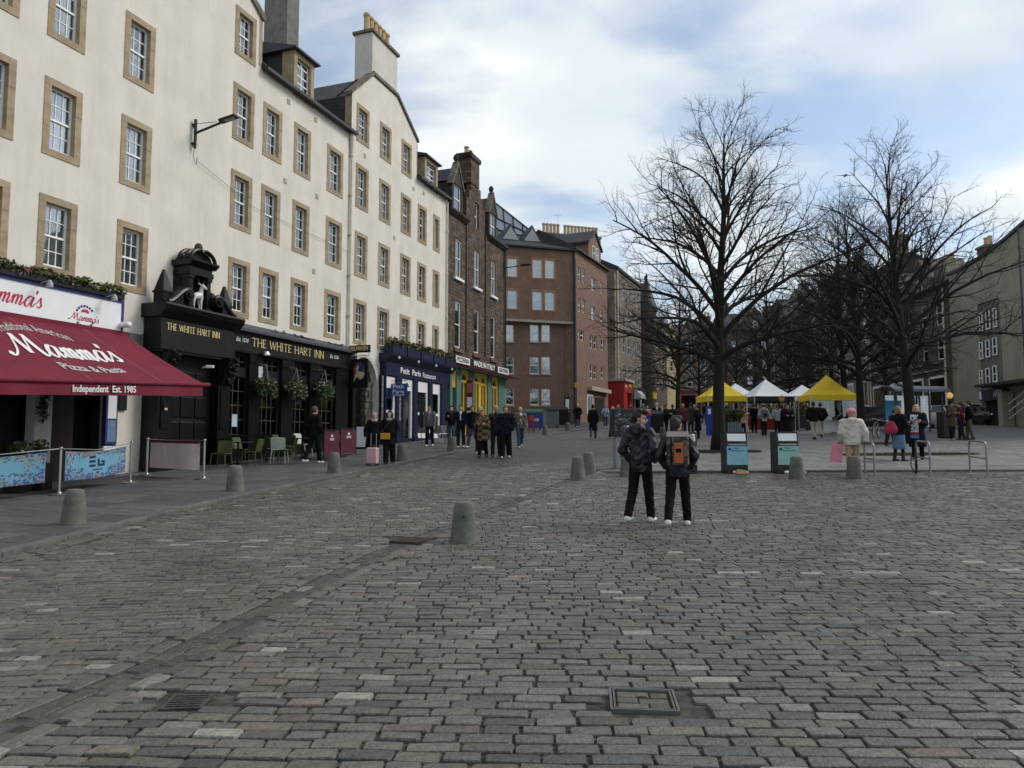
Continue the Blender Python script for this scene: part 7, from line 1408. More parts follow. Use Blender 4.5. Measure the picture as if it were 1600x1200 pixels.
x, y, z = at(1485, 37.5); t = thing('belisha_beacon', 'crossing beacon with an amber globe beside the three men', 'beacon', (x, y, z)); MB().tube([(0, 0, 0), (0, 0, 2.0)], .04, 10).obj('pole', m_gut, t); gm = M('amber globe', (.7, .42, .12), .4); gm.node_tree.nodes['Principled BSDF'].inputs['Emission Color'].default_value = (1, .55, .15, 1); gm.node_tree.nodes['Principled BSDF'].inputs['Emission Strength'].default_value = .35; MB().ball((0, 0, 2.12), .16, 16, 10).obj('globe', gm, t, True)
x, y, z = at(1477, 37); t = thing('litter_bin', 'tall black litter bin with a white plate next to the three men', 'bin', (x, y, z)); MB().cbox(-.3, .3, -.3, .3, 0, 1.3, .03).obj('body', m_bin, t); MB().box(-.08, .04, -.31, -.305, 1.08, 1.2).obj('plate', m_sign, t)
x, y, z = at(1428, 44); sh_ = thing('bus_shelter', 'grey framed glass bus shelter with a curved roof behind the trunk', 'bus shelter', (x, y, z), .15); m_shf = M('shelter grey', (.05, .055, .065), .5)
for px_ in (-1.5, 0, 1.5):
    for py_ in (-.5, .6): MB().box(px_ - .04, px_ + .04, py_ - .04, py_ + .04, 0, 2.35).obj('post', m_shf, sh_)
MB().prism_x([(-.9, 2.35), (-.8, 2.5), (-.3, 2.72), (.3, 2.78), (.8, 2.6), (.8, 2.5), (.3, 2.66), (-.3, 2.6), (-.75, 2.4)], -1.8, 1.8).obj('roof', M('shelter roof', (.09, .10, .12), .35, var=.2), sh_); MB().box(-1.48, 1.48, .59, .6, .3, 2.2).obj('glass_panel', m_glass, sh_); MB().box(-1.45, -.4, .57, .58, .7, 1.9).obj('blue_poster', M('sky blue poster', (.05, .3, .5), .5), sh_)
# ---- cars
def car(lab, u, yy, rot, m, front):
    x, y, z = at(u, yy); t = thing('parked_car', lab, 'car', (x, y, z + .014), rot); sec = [(-2.1, .45, .62, .75, .0), (-1.95, .28, .86, .83, 0), (-1.3, .22, .95, .87, 0), (-.95, .2, 1.0, .88, 0), (.9, .2, .98, .88, 0), (1.5, .22, .95, .87, 0), (1.98, .3, .85, .82, 0), (2.1, .45, .7, .74, 0)]; b = MB(); n = 10
    for (yy_, z0, z1, w, _) in sec: b.v += [(w * sx, yy_, z) for sx, z in ((-.92, z0), (-1, z0 + .15), (-1, z1 - .12), (-.93, z1), (-.3, z1 + .02), (.3, z1 + .02), (.93, z1), (1, z1 - .12), (1, z0 + .15), (.92, z0))]
    b.f = [(i * n + k, i * n + (k + 1) % n, (i + 1) * n + (k + 1) % n, (i + 1) * n + k) for i in range(len(sec) - 1) for k in range(n)] + [tuple(range(n)), tuple((len(sec) - 1) * n + k for k in range(n))]; b.m = [0] * len(b.f); me = b.mesh('body', m, True); fixn(me); link('body', me, t)
    g = MB(); g.add([(-.8, -1.25, .97), (.8, -1.25, .97), (.8, 1.75, .95), (-.8, 1.75, .95), (-.62, -.45, 1.42), (.62, -.45, 1.42), (.62, 1.2, 1.42), (-.62, 1.2, 1.42)], [(0, 1, 5, 4), (1, 2, 6, 5), (2, 3, 7, 6), (3, 0, 4, 7)]); g.obj('windows', M('tinted car glass', (.02, .022, .025), .08, spec=.6), t); MB().cbox(-.66, .66, -.55, 1.3, 1.40, 1.46, .025).obj('roof', m, t)
    pl = MB()
    for sx in (-1, 1):
        for (a, c) in (((sx * .8, -1.25, .97), (sx * .63, -.5, 1.42)), ((sx * .81, 1.75, .95), (sx * .63, 1.25, 1.42)), ((sx * .81, .3, .97), (sx * .64, .35, 1.42))): pl.tube([a, c], .035, 6)
    pl.obj('pillars', m, t)
    for sx in (-1, 1):
        for yw in (-1.3, 1.3): w = MB().lathe([(.2, -.1), (.31, -.1), (.33, -.06), (.33, .06), (.31, .1), (.2, .1)], 18, (sx * .8, yw, .33), axis='x').obj('wheel', m_tyre, t, True); MB().lathe([(.2, -.08), (.2, .105), (.05, .11)], 12, (sx * .8, yw, .33), axis='x').obj('hub_cap', m_alu, w)
        MB().cbox(sx * .62 - .16, sx * .62 + .16, -2.12, -2.0, .62, .76, .02).obj('headlight', m_sign, t); MB().cbox(sx * .66 - .12, sx * .66 + .12, 1.98, 2.12, .66, .86, .02).obj('tail_light', M('red tail light', (.4, .02, .03), .3), t); MB().cbox(sx * .95 - .1, sx * .95 + .1, -.85, -.7, .98, 1.1, .03).obj('mirror', m, t)
    MB().box(-.26, .26, -2.125, -2.1, .42, .53).obj('number_plate', m_sign, t); MB().box(-.26, .26, 2.1, 2.125, .5, .61).obj('number_plate', m_ysg, t)
car('silver car seen from behind beside the bus shelter', 1462, 50, 0.25 + math.pi, M('silver car paint', (.42, .43, .45), .3, metal=.4, coat=.5), 0); car('black car with headlights facing the square near the hotel entrance', 1520, 56, .35, M('black car paint', (.012, .012, .014), .25, coat=.6), 1); car('dark car parked beyond the bicycles', 1360, 47, 1.2, M('dark green grey car paint', (.03, .036, .034), .3, coat=.5), 1); car('white van like car parked beyond the yellow tent', 1345, 56, 1.3, M('white car paint', (.6, .6, .6), .35, coat=.4), 1)
tag(MB().ball((0, 0, 0), (.12, .35, .12), 8, 6).add([(-1.0, .05, .02), (0, -.12, 0), (1.0, .05, .02), (0, .15, 0)], [(0, 1, 2, 3)]).obj('gull', M('gull grey', (.25, .25, .26), .8), None, loc=(32.5 * 1.0, 70, 1.6 + (687 - 265) / 1150 * 70)), 'tiny gull gliding in the sky between the tall trees', 'bird')
# ------------------------------------------------------------------ people
def surfnet(val, org, h):
    """smooth closed surface through the zero level of a sampled distance field"""
    s = val < 0; sh = tuple(n - 1 for n in val.shape)
    C = [(i, j, k) for i in (0, 1) for j in (0, 1) for k in (0, 1)]
    sl = lambda a, c: a[c[0]:c[0] + sh[0], c[1]:c[1] + sh[1], c[2]:c[2] + sh[2]]
    cnt = sum(sl(s, c).astype(np.int8) for c in C); act = (cnt > 0) & (cnt < 8); I = np.argwhere(act)
    if len(I) == 0: return np.zeros((0, 3)), []
    idx = -np.ones(sh, int); idx[act] = np.arange(len(I)); pos = np.zeros((len(I), 3)); num = np.zeros(len(I))
    V = {c: sl(val, c)[act] for c in C}
    for c in C:
        for ax in range(3):
            if c[ax] == 0:
                d = list(c); d[ax] = 1; d = tuple(d); a, b = V[c], V[d]; m = (a < 0) != (b < 0); t = np.where(m, a / np.where(m, a - b, 1), 0)
                p = np.array(c, float)[None, :].repeat(len(I), 0); p[:, ax] += t; pos[m] += p[m]; num[m] += 1
    P = org + (I + pos / num[:, None]) * h; Fq = []
    for ax in range(3):
        a1, a2 = [q for q in range(3) if q != ax]; lo = [slice(1, -1)] * 3; lo[ax] = slice(0, -1); hi = [slice(1, -1)] * 3; hi[ax] = slice(1, None)
        A, B = s[tuple(lo)], s[tuple(hi)]; E = np.argwhere(A != B)
        if len(E) == 0: continue
        fl = A[tuple(E.T)]; base = E.copy(); base[:, a1] += 1; base[:, a2] += 1
        def cell(o1, o2): q = base.copy(); q[:, a1] += o1; q[:, a2] += o2; return idx[tuple(q.T)]
        q4 = np.stack([cell(-1, -1), cell(0, -1), cell(0, 0), cell(-1, 0)], 1)
        if ax == 1: fl = ~fl
        q4[~fl] = q4[~fl][:, ::-1]; Fq.append(q4)
    return P, np.concatenate(Fq)
def sdf_mesh(name, prims, h, mat, k=.03, cut=None, fold=0.0):
    lo = np.full(3, 9.); hi = np.full(3, -9.)
    for (a, b, r1, r2, sc) in prims:
        for p, r in ((a, r1), (b, r2)): p = np.array(p); lo = np.minimum(lo, p - r * np.array(sc) - .03); hi = np.maximum(hi, p + r * np.array(sc) + .03)
    lo -= h; n = np.ceil((hi - lo) / h).astype(int) + 2
    X, Y, Z = np.meshgrid(*[lo[i] + np.arange(n[i]) * h for i in range(3)], indexing='ij'); d = None
    for (a, b, r1, r2, sc) in prims:
        a = np.array(a, float); b = np.array(b, float); sc = np.array(sc, float); A, Bv = a / sc, b / sc; ab = Bv - A; L2 = max(1e-9, ab @ ab)
        x, y, z = X / sc[0] - A[0], Y / sc[1] - A[1], Z / sc[2] - A[2]; t = np.clip((x * ab[0] + y * ab[1] + z * ab[2]) / L2, 0, 1)
        q = (np.sqrt((x - t * ab[0]) ** 2 + (y - t * ab[1]) ** 2 + (z - t * ab[2]) ** 2) - (r1 + (r2 - r1) * t)) * sc.min()
        if d is None: d = q
        else: hh = np.clip(.5 + .5 * (d - q) / k, 0, 1); d = d + (q - d) * hh - k * hh * (1 - hh)
    if fold: d = d + fold * (np.sin(Z * 46 + 3.2 * np.sin(X * 17 + Y * 11)) * .6 + np.sin(Z * 23 + X * 31 + 2 * np.sin(Y * 19)) * .5)
    if cut is not None: d = np.maximum(d, cut(X, Y, Z))
    P, Q = surfnet(d, lo, h); me = bpy.data.meshes.new(name); me.from_pydata(P.tolist(), [], Q.tolist() if len(Q) else []); me.materials.append(mat); me.polygons.foreach_set('use_smooth', [True] * len(me.polygons)); return me
SKIN = [M('fair skin', (.50, .30, .22), .55, var=.06), M('tan skin', (.36, .20, .13), .55, var=.06), M('dark skin', (.10, .055, .035), .55, var=.06)]
def cloth(name, c, rough=.85, **k): return M(name, c, rough, bump=.12, bscale=40, **({'var': .14, 'scale': 9} | k))
BLK = cloth('black cloth', (.005, .005, .0055), spec=.15); NAV = cloth('navy cloth', (.007, .009, .018), spec=.15); GRY = cloth('mid grey cloth', (.10, .10, .105)); WHT = cloth('white cloth', (.62, .62, .62)); JEAN = cloth('blue denim', (.03, .05, .09)); LJEAN = cloth('washed denim', (.09, .15, .24)); CHAR = cloth('charcoal cloth', (.014, .0145, .016), spec=.15); BEI = cloth('beige cloth', (.33, .28, .21)); CRM = cloth('cream puffer cloth', (.52, .48, .42)); OLV = cloth('olive drab cloth', (.07, .085, .05)); MAR = cloth('maroon cloth', (.09, .012, .018)); BRN = cloth('brown cloth', (.06, .035, .022)); PCH = cloth('peach cloth', (.48, .28, .18)); LBL = cloth('pale blue cloth', (.26, .34, .44)); BLU = cloth('bright blue cloth', (.06, .2, .45)); PNK = cloth('pink cloth', (.60, .25, .29)); LGR = cloth('light grey cloth', (.28, .285, .29)); RED = cloth('red cloth', (.3, .02, .025))
CAMO = M('dark camouflage quilting', (.004, .004, .007), .55, c2=(.035, .035, .052), scale=11, bump=.5, bscale=14, lo=.47, hi=.56, stretch=(1, 1, 1.8)); SHEAR = M('mottled khaki camouflage', (.05, .05, .035), .85, c2=(.2, .185, .14), scale=13, lo=.45, hi=.55)
def plaid():
    m = M('brown plaid wool', (.055, .03, .018), .9, c2=(.09, .05, .03), scale=8); N, Lk = m.node_tree.nodes, m.node_tree.links; t = N.new('ShaderNodeTexCoord'); c = N.new('ShaderNodeTexChecker'); c.inputs['Scale'].default_value = 9; c.inputs['Color1'].default_value = (.03, .018, .012, 1); c.inputs['Color2'].default_value = (.2, .125, .065, 1); Lk.new(t.outputs['Object'], c.inputs['Vector']); Lk.new(c.outputs[0], N['Principled BSDF'].inputs['Base Color']); return m
PLAID = plaid()
SHW = M('white trainer', (.66, .66, .64), .6, var=.08); SHB = M('black boot', (.012, .011, .010), .5, var=.2); SOLE = M('grey sole', (.1, .1, .1), .8)
HB = M('dark brown hair', (.018, .012, .009), .6, var=.4, scale=30, stretch=(1, 1, .3)); HG = M('grey hair', (.34, .33, .32), .6, var=.3, scale=30); HBL = M('blond hair', (.42, .28, .13), .55, var=.3, scale=30, stretch=(1, 1, .3)); HR = M('copper hair', (.26, .11, .045), .55, var=.35, scale=26, stretch=(1, 1, .25)); HM = M('mid brown hair', (.07, .045, .028), .6, var=.35, scale=30)
EYE = M('eye dark', (.02, .015, .012), .3)
# one hand with five fingers, shared by everybody (points down -z, palm towards +x, thumb forward -y)
HAND = {}
def hand_mesh(mat, side):
    key = (mat.name, side)
    if key not in HAND:
        s = side; pr = [((0, 0, .02), (0, 0, -.03), .024, .03, (.75, 1, 1)), ((0, -.018, -.03), (0, -.02, -.075), .022, .018, (.7, 1, 1)), ((0, .018, -.03), (0, .02, -.07), .022, .018, (.7, 1, 1))]
        for y, L, cu in ((-.03, .062, .010), (-.011, .072, .012), (.009, .066, .016), (.027, .050, .02)): pr += [((0, y, -.08), (-s * cu * .6, y, -.08 - L * .5), .0095, .0085, (1, 1, 1)), ((-s * cu * .6, y, -.08 - L * .5), (-s * cu * 2.2, y, -.08 - L), .0085, .007, (1, 1, 1))]
        pr += [((0, -.025, -.02), (-s * .012, -.055, -.05), .014, .011, (1, 1, 1)), ((-s * .012, -.055, -.05), (-s * .018, -.062, -.085), .0105, .008, (1, 1, 1))]
        HAND[key] = sdf_mesh('hand', pr, .0058, mat, .007)
    return HAND[key]
V3 = lambda *a: np.array(a, float)
def person(label, loc, face, H=1.74, top=BLK, low=CHAR, shoe=SHB, hair=HB, style='short', skin=0, walk=.0, arms='down', coat='jacket', bulk=1.0, yaw=0.0, tee=None, legs='trousers', h=None, group=None, hat=None, hood=False, lean=0.0, scarf=None, wide=1.0, spread=.015):
    """face: direction the figure looks, clockwise from +Y (pi = towards the camera)"""
    k = H / 1.75; t = thing('person', label, 'person', loc, math.pi - face, group); dist = math.hypot(loc[0], loc[1]); h = h or (.0115 if dist < 14 else .017 if dist < 36 else .026); sk = SKIN[skin]; S = lambda p: p
    w = walk; th = [w * .42, -w * .40]; kn = [w * .12, w * .62]; J = {}
    hipz = .93; lz = []
    for i, sx in enumerate((-1, 1)):
        hp = V3(sx * .092, 0, 0); kp = hp + .43 * V3(sx * spread, -math.sin(th[i]), -math.cos(th[i])); sa = th[i] - kn[i]; ap = kp + .42 * V3(sx * spread, -math.sin(sa), -math.cos(sa)); J['h%d' % i], J['k%d' % i], J['a%d' % i] = hp, kp, ap; lz.append(ap[2] - (.075 if kn[i] < .4 else .10))
    hipz = -min(lz)
    for q in list(J): J[q] = J[q] + V3(0, 0, hipz)
    up = lambda x, y, z: V3(x, y - (z - .93) * lean, z - .93 + hipz)
    sh = [up(-.178 * wide, 0, 1.43), up(.178 * wide, 0, 1.43)]; el, wr = [], []
    for i, sx in enumerate((-1, 1)):
        if arms == 'swing' or arms == 'down': a = (-th[i] * .8 if w else .03); e = sh[i] + .30 * V3(sx * .16, -math.sin(a), -math.cos(a)); q = a + .28; wv = e + .26 * V3(sx * .02, -math.sin(q), -math.cos(q))
        elif arms == 'pocket': e = sh[i] + V3(sx * .10, .07, -.28); wv = e + V3(-sx * .075, -.17, -.18)
        elif arms == 'front': e = sh[i] + V3(sx * .05, -.04, -.28); wv = e + V3(-sx * .10, -.22, .06)
        elif arms == 'phone': e = sh[i] + V3(sx * .05, -.03, -.28); wv = e + (V3(-sx * .08, -.23, .09) if i == 0 else V3(-sx * .06, -.16, -.16))
        elif arms == 'one': e = sh[i] + (V3(sx * .12, .0, -.27) if i == 0 else V3(sx * .06, .02, -.29)); wv = e + (V3(sx * .02, -.06, -.24) if i == 0 else V3(0, -.14, -.2))
        el.append(e); wr.append(wv)
    one = (1, 1, 1); hc = up(0, -.015, 1.635); cy, sy = math.cos(yaw), math.sin(yaw)
    def hd(x, y, z): return hc + V3(x * cy - y * sy, x * sy + y * cy, z)
    body = [(hd(0, .012, .03), hd(0, .02, .035), .088, .088, (.9, 1.08, 1.12)), (hd(0, -.03, -.05), hd(0, -.035, -.075), .06, .045, (.95, 1, 1)), (hd(0, -.102, -.002), hd(0, -.118, -.03), .009, .014, one), (hd(.08, .012, -.005), hd(.082, .02, .02), .014, .016, (.5, 1, 1)), (hd(-.08, .012, -.005), hd(-.082, .02, .02), .014, .016, (.5, 1, 1)), (hd(-.035, -.082, .028), hd(.035, -.082, .028), .016, .016, one), (hd(0, -.088, -.058), hd(0, -.09, -.06), .018, .016, (1.3, 1, .7)),
            (up(0, .01, 1.47), hd(0, .02, -.05), .058, .052, one), (up(-.1, 0, 1.40), up(.1, 0, 1.40), .085, .085, (1, .8, 1)), (up(0, 0, 1.3), up(0, 0, 1.0), .13, .115, (1.05, .72, 1)), (up(0, 0, .95), up(0, 0, .93), .13, .13, (1.1, .8, 1))]
    for i in (0, 1): body += [(sh[i], el[i], .05, .04, one), (el[i], wr[i], .04, .027, one), (J['h%d' % i], J['k%d' % i], .078, .05, one), (J['k%d' % i], J['a%d' % i], .05, .034, one), (J['a%d' % i], J['a%d' % i] + V3(0, -.1, -.04), .035, .03, one)]
    sc = lambda pr: [(np.array(a) * k, np.array(b) * k, r1 * k, r2 * k, s_) for a, b, r1, r2, s_ in pr]
    link('body', sdf_mesh('body', sc(body), h, sk, .022 * k), t)
    B = bulk; o = .018 * B; tp = [(up(-.11 * wide, 0, 1.385), up(.11 * wide, 0, 1.385), .085 + o, .085 + o, (1, .86, 1)), (up(0, 0, 1.34), up(0, 0, 1.05), .142 * wide + o, .135 * wide + o, (1.08, .8, 1)), (up(0, .012, 1.455), up(0, .0, 1.485), .068 + o * .6, .063 + o * .6, one)]
    for i in (0, 1): tp += [(sh[i], el[i], .052 + o * 1.3, .046 + o * 1.3, one), (el[i], wr[i] + (wr[i] - el[i]) * -.04, .046 + o * 1.2, .034 + o, one)]
    hem = {'jacket': .84, 'coat': .62, 'long': .42, 'puffer': .80, 'short': .93}[coat]
    tp += [(up(0, 0, 1.08), V3(0, 0, hipz - .93 + hem + .08), .14 * wide + o, (.142 if coat in ('jacket', 'puffer', 'short') else .165 if coat == 'coat' else .19) * wide + o, (1.08, .84, 1))]
    if hood: tp += [(up(-.06, .11, 1.49), up(.06, .11, 1.49), .075, .075, one), (up(0, .13, 1.42), up(0, .12, 1.36), .06, .04, one)]
    link('jacket' if coat in ('jacket', 'puffer', 'short') else 'coat', sdf_mesh('top', sc(tp), h, top, .035 * k, cut=(lambda X, Y, Z, z=(hipz - .93 + hem) * k: z - Z), fold=.0045 * k if coat != 'puffer' else .008 * k), t)
    if tee is not None: link('shirt', sdf_mesh('shirt', sc([(up(0, -.052, 1.42), up(0, -.052, .98), .085, .09, (.8, .95, 1)), (up(0, -.03, 1.47), up(0, -.03, 1.46), .06, .06, one)]), h, tee, .02, cut=(lambda X, Y, Z, z=(hipz - .93 + .9) * k: z - Z), fold=.002), t)
    if legs == 'trousers' or legs == 'wide':
        q = .02 if legs == 'trousers' else .045; lw = [(up(0, 0, .98), up(0, .01, .92), .135 + .006, .15, (1.06, .84, 1))]
        for i in (0, 1): a = J['a%d' % i]; lw += [(J['h%d' % i], J['k%d' % i], .084 + q * .6, .056 + q, one), (J['k%d' % i], a + V3(0, .0, .02), .056 + q, .046 + q, one)]
        link('trousers', sdf_mesh('trousers', sc(lw), h, low, .02 * k, fold=.004 * k), t)
    elif legs == 'skirt': link('skirt', sdf_mesh('skirt', sc([(up(0, 0, 1.0), up(0, 0, .95), .14, .15, (1.08, .85, 1)), (up(0, 0, .95), V3(0, 0, .45), .155, .2, (1.1, .9, 1))]), h, low, .03, cut=(lambda X, Y, Z, z=.38 * k: z - Z), fold=.006), t); link('tights', sdf_mesh('tights', sc([(J['k%d' % i] + V3(0, 0, .05), J['a%d' % i], .06, .042, one) for i in (0, 1)]), h, BLK, .01), t)
    for i in (0, 1):
        a = J['a%d' % i]; up_ = kn[i] > .4; fwd = V3(0, -.15, -.045) if not up_ else V3(0, -.13, -.085); link('shoe', sdf_mesh('shoe', sc([(a + V3(0, .03, -.03), a + V3(0, .035, -.035), .05, .05, (.9, 1, 1)), (a + V3(0, .03, -.035), a + fwd, .044, .036, (.95, 1, .9)), (a + V3(0, .015, -.01), a + V3(0, .02, -.03), .04, .042, one)] + ([(a, a + V3(0, .01, .16), .052, .055, one)] if shoe is SHB and legs == 'skirt' else [])), min(h, .014), shoe, .02, cut=(lambda X, Y, Z, z=(a[2] - (.075 if not up_ else .13)) * k: z - Z)), t)
    if hat is not None: link('hat', sdf_mesh('hat', sc([(hd(0, .03, .10), hd(.0, .035, .105), .125 if hat is PNK else .105, .125 if hat is PNK else .105, (1.0, 1.05, .8 if hat is PNK else .62)), (hd(0, .015, .06), hd(0, .02, .07), .1, .1, (.93, 1.08, .6))]), min(h, .014), hat, .02, cut=(lambda X, Y, Z, z=(hc[2] + .045) * k: z - Z)), t)
    if style != 'bald':
        hr = [(hd(0, .022, .045), hd(0, .03, .045), .1, .1, (.9, 1.08, 1.1))]
        if style == 'long': hr += [(hd(-.05, .06, .02), hd(-.07, .07, -.2), .055, .04, one), (hd(.05, .06, .02), hd(.07, .07, -.2), .055, .04, one), (hd(0, .09, .02), hd(0, .1, -.22), .06, .045, one), (hd(-.08, -.005, .03), hd(-.085, .0, -.14), .025, .03, one), (hd(.08, -.005, .03), hd(.085, .0, -.14), .025, .03, one)]
        if style == 'bob': hr += [(hd(-.07, .03, .02), hd(-.075, .03, -.07), .04, .04, one), (hd(.07, .03, .02), hd(.075, .03, -.07), .04, .04, one), (hd(0, .08, .02), hd(0, .08, -.07), .06, .05, one)]
        if style == 'mullet': hr += [(hd(0, .08, 0), hd(0, .085, -.075), .062, .05, (1.1, 1, 1)), (hd(0, -.05, .12), hd(0, -.085, .10), .055, .045, (1.35, 1, .8)), (hd(-.04, .0, .13), hd(.04, .02, .13), .05, .05, one)]
        def hcut(X, Y, Z):
            x, y, z = X - hc[0] * k, Y - hc[1] * k, Z - hc[2] * k; yl = -x * sy + y * cy
            face_ = np.maximum(np.maximum(-(yl / k) - .045 - 0 * x, 0) * 0 + (-.048 - yl / k), (z / k) - .075)   # clear the face
            keep = np.minimum(yl / k + .048 if style != 'mullet' else yl / k + .042, .07 - z / k)
            low_ = (-.06 if style in ('short', 'mullet') else -.3) - z / k
            if style == 'mullet': low_ = -.12 - z / k
            return np.maximum(-np.maximum(yl / k + .035, z / k - .072) * .8, low_)
        link('hair', sdf_mesh('hair', sc(hr), min(h, .014), hair, .02, cut=hcut, fold=.003 * k), t)
    if dist < 36:
        for sx in (-1, 1): p = hd(sx * .032, -.092, .008) * k; link('eye', MB().ball((0, 0, 0), .0065, 6, 5).mesh('eye', EYE), t, tuple(p))
    if scarf is not None: link('scarf', sdf_mesh('scarf', sc([(up(-.05, -.05, 1.47), up(.05, -.05, 1.47), .06, .06, one), (up(-.06, .04, 1.48), up(.06, .04, 1.48), .06, .06, one)]), h, scarf, .03, fold=.006), t)
    if arms != 'pocket':
        for i, sx in enumerate((-1, 1)):
            o_ = link('hand', hand_mesh(sk, sx), t, tuple(wr[i] * k)); d = Vector(wr[i] - el[i]).normalized(); o_.rotation_euler = Vector((0, 0, -1)).rotation_difference(d).to_euler(); o_.scale = (k, k, k)
    t['j'] = 0; del t['j']; t_info = dict(obj=t, k=k, up=lambda *a: tuple(up(*a) * k), wr=[tuple(q * k) for q in wr], hipz=hipz, rot=math.pi - face, loc=loc); return t_info
def gp(u, v, dz=0.0):
    x, y, z = ground(u, v); s_, D_ = sD(x, y); return (x, y, z + (.046 if D_ > kerbD(s_) + .2 else .014 if in_plaza(x, y) else .003) + dz)
def ap(u, y, plaza=True): x, y, z = at(u, y); return (x, y, z + .014)
PI = math.pi
# the two youths walking away across the setts
b1 = person('youth in dark camouflage puffer jacket walking away and turning his head', gp(1002, 816), .6, 1.79, CAMO, BLK, M('white and teal trainer', (.5, .55, .55), .5, c2=(.7, .7, .66), scale=14), HB, 'mullet', 0, .42, 'pocket', 'puffer', 1.05, -1.25, hood=True, spread=.02, lean=-.03)
b2 = person('youth in black puffer carrying a brown and orange backpack', gp(1060, 822), .3, 1.68, M('black navy quilting', (.004, .0045, .007), .5, c2=(.012, .012, .022), scale=6, bump=.4, bscale=10), BLK, SHW, HB, 'mullet', 0, .5, 'pocket', 'puffer', 1.2, -.5, hood=True, spread=.05)
def on_body(info, name, label, cat, p=(0, 0, 0)):
    M_ = Matrix.Translation(Vector(info['loc'])) @ Matrix.Rotation(info['rot'], 4, 'Z'); return thing(name, label, cat, tuple(M_ @ Vector(p)), info['rot'])
bk = on_body(b2, 'backpack', 'boxy roll top backpack in brown camouflage with an orange panel', 'backpack', (-.03, .255, b2['up'](0, 0, 1.0)[2])); m_bp = M('brown camouflage fabric', (.022, .015, .012), .6, c2=(.15, .10, .085), scale=17, lo=.47, hi=.53, bump=.2)
MB().cbox(-.165, .165, -.09, .09, .0, .44, .03).obj('main_bag', m_bp, bk); MB().prism_x([(-.08, .44), (-.05, .52), (.05, .52), (.08, .44)], -.16, .16).obj('roll_top', M('pale buckle band', (.36, .29, .26), .6), bk); MB().cbox(-.09, .05, .085, .12, .03, .35, .02).obj('orange_panel', M('orange panel', (.30, .085, .02), .6, c2=(.42, .12, .03), scale=22), bk); MB().box(-.17, -.155, -.05, .05, .1, .4).obj('side_strap', BLK, bk); MB().box(.08, .1, .088, .1, .02, .44).obj('strap', BLK, bk); MB().box(-.06, .02, .118, .123, .2, .26).obj('print_patch', BLK, bk)
# left pavement
person('man in black seen from behind walking past the pub tables', gp(490, 726), .5, 1.84, BLK, BLK, SHW, HM, 'short', 0, .5, 'pocket', 'jacket', 1.3)
p = person('grey haired woman in a black coat with cream collar pulling a pink suitcase', gp(584, 724), PI - .25, 1.62, BLK, CHAR, SHB, HG, 'short', 0, .3, 'one', 'coat', 1.3, .25, scarf=cloth('cream collar', (.4, .36, .28)))
def suitcase(lab, loc, rot):
    t = thing('suitcase', lab, 'suitcase', loc, rot); m = M('blush pink shell', (.58, .36, .36), .45, var=.05); MB().cbox(-.17, .17, -.11, .11, .06, .56, .04).obj('shell', m, t); [MB().box(-.14 + q * .055, -.125 + q * .055, -.116, -.108, .1, .52).obj('rib', m, t) for q in range(6)]
    for sx in (-1, 1): MB().tube([(sx * .09, .06, .56), (sx * .09, .06, 1.0)], .009, 6).obj('handle_rod', m_alu, t); [MB().lathe([(.035, -.015), (.035, .015)], 10, (sx * .15, sy * .08, .035), axis='x').obj('wheel', m_tyre, t) for sy in (-1, 1)]
    MB().tube([(-.09, .06, 1.0), (.09, .06, 1.0)], .015, 6).obj('grip', m_tyre, t); MB().box(-.06, .06, -.03, .03, .57, .6).obj('top_handle', m_tyre, t)
suitcase('blush pink wheeled suitcase in front of the grey haired woman', gp(582, 730), -.25)
p = person('dark haired woman in a long black coat with grey scarf and mustard shoulder bag', gp(608, 727), PI - .1, 1.68, BLK, BLK, SHB, HB, 'long', 0, .35, 'pocket', 'coat', 1.3, -.35, legs='wide', scarf=LGR)
t = on_body(p, 'shoulder_bag', 'mustard leather shoulder bag at the hip of the dark haired woman', 'bag', (-.12, -.24, p['up'](0, 0, .92)[2])); MB().cbox(-.15, .15, -.04, .04, -.1, .1, .02).obj('pouch', M('mustard leather', (.42, .2, .025), .5), t); MB().tube([(-.14, .0, .1), (.05, .02, .35), (.22, .12, .58)], .01, 5).obj('strap', BRN, t)
person('man in a grey overshirt and grey tee strolling with white trainers', gp(671, 699), PI + .1, 1.82, GRY, BLK, SHW, HB, 'short', 0, .3, 'down', 'jacket', 1.2, -.5, tee=LGR)
person('man in a dark jacket looking at his phone by the yellow arches', gp(705, 694), PI, 1.76, BLK, JEAN, SHW, HB, 'short', 0, .1, 'phone', 'jacket', 1.2, .1, tee=cloth('wine knit', (.07, .015, .018)))
person('man in a navy jacket open over a white tee, hands behind', gp(720, 701), PI + .1, 1.82, NAV, CHAR, SHW, HB, 'short', 0, .25, 'one', 'jacket', 1.2, .0, tee=WHT)
person('bearded man in a short black coat looking sideways at his friends', gp(738, 701), PI + .5, 1.78, BLK, JEAN, SHW, HB, 'short', 1, .5, 'pocket', 'jacket', 1.3, .7)
person('woman with long copper hair in a brown plaid coat and black trousers', gp(754, 715), PI + .15, 1.70, PLAID, BLK, SHB, HR, 'long', 0, .35, 'front', 'coat', 1.5, .3)
person('pale haired person half hidden behind the plaid coat', gp(750, 709), PI, 1.78, CHAR, CHAR, SHW, HG, 'short', 0, .4, 'pocket', 'jacket', 1.1)
person('grey haired man in a black leather jacket beside the plaid coat', gp(775, 714), PI + .1, 1.84, cloth('black leather', (.012, .012, .012), .45), CHAR, SHB, HG, 'short', 1, .3, 'pocket', 'jacket', 1.4, .15, tee=CHAR)
person('young man in an oversized navy jacket and wide black trousers', gp(790, 716), PI + .1, 1.83, NAV, BLK, SHW, HM, 'short', 0, .35, 'pocket', 'puffer', 1.9, .5, legs='wide', wide=1.06)
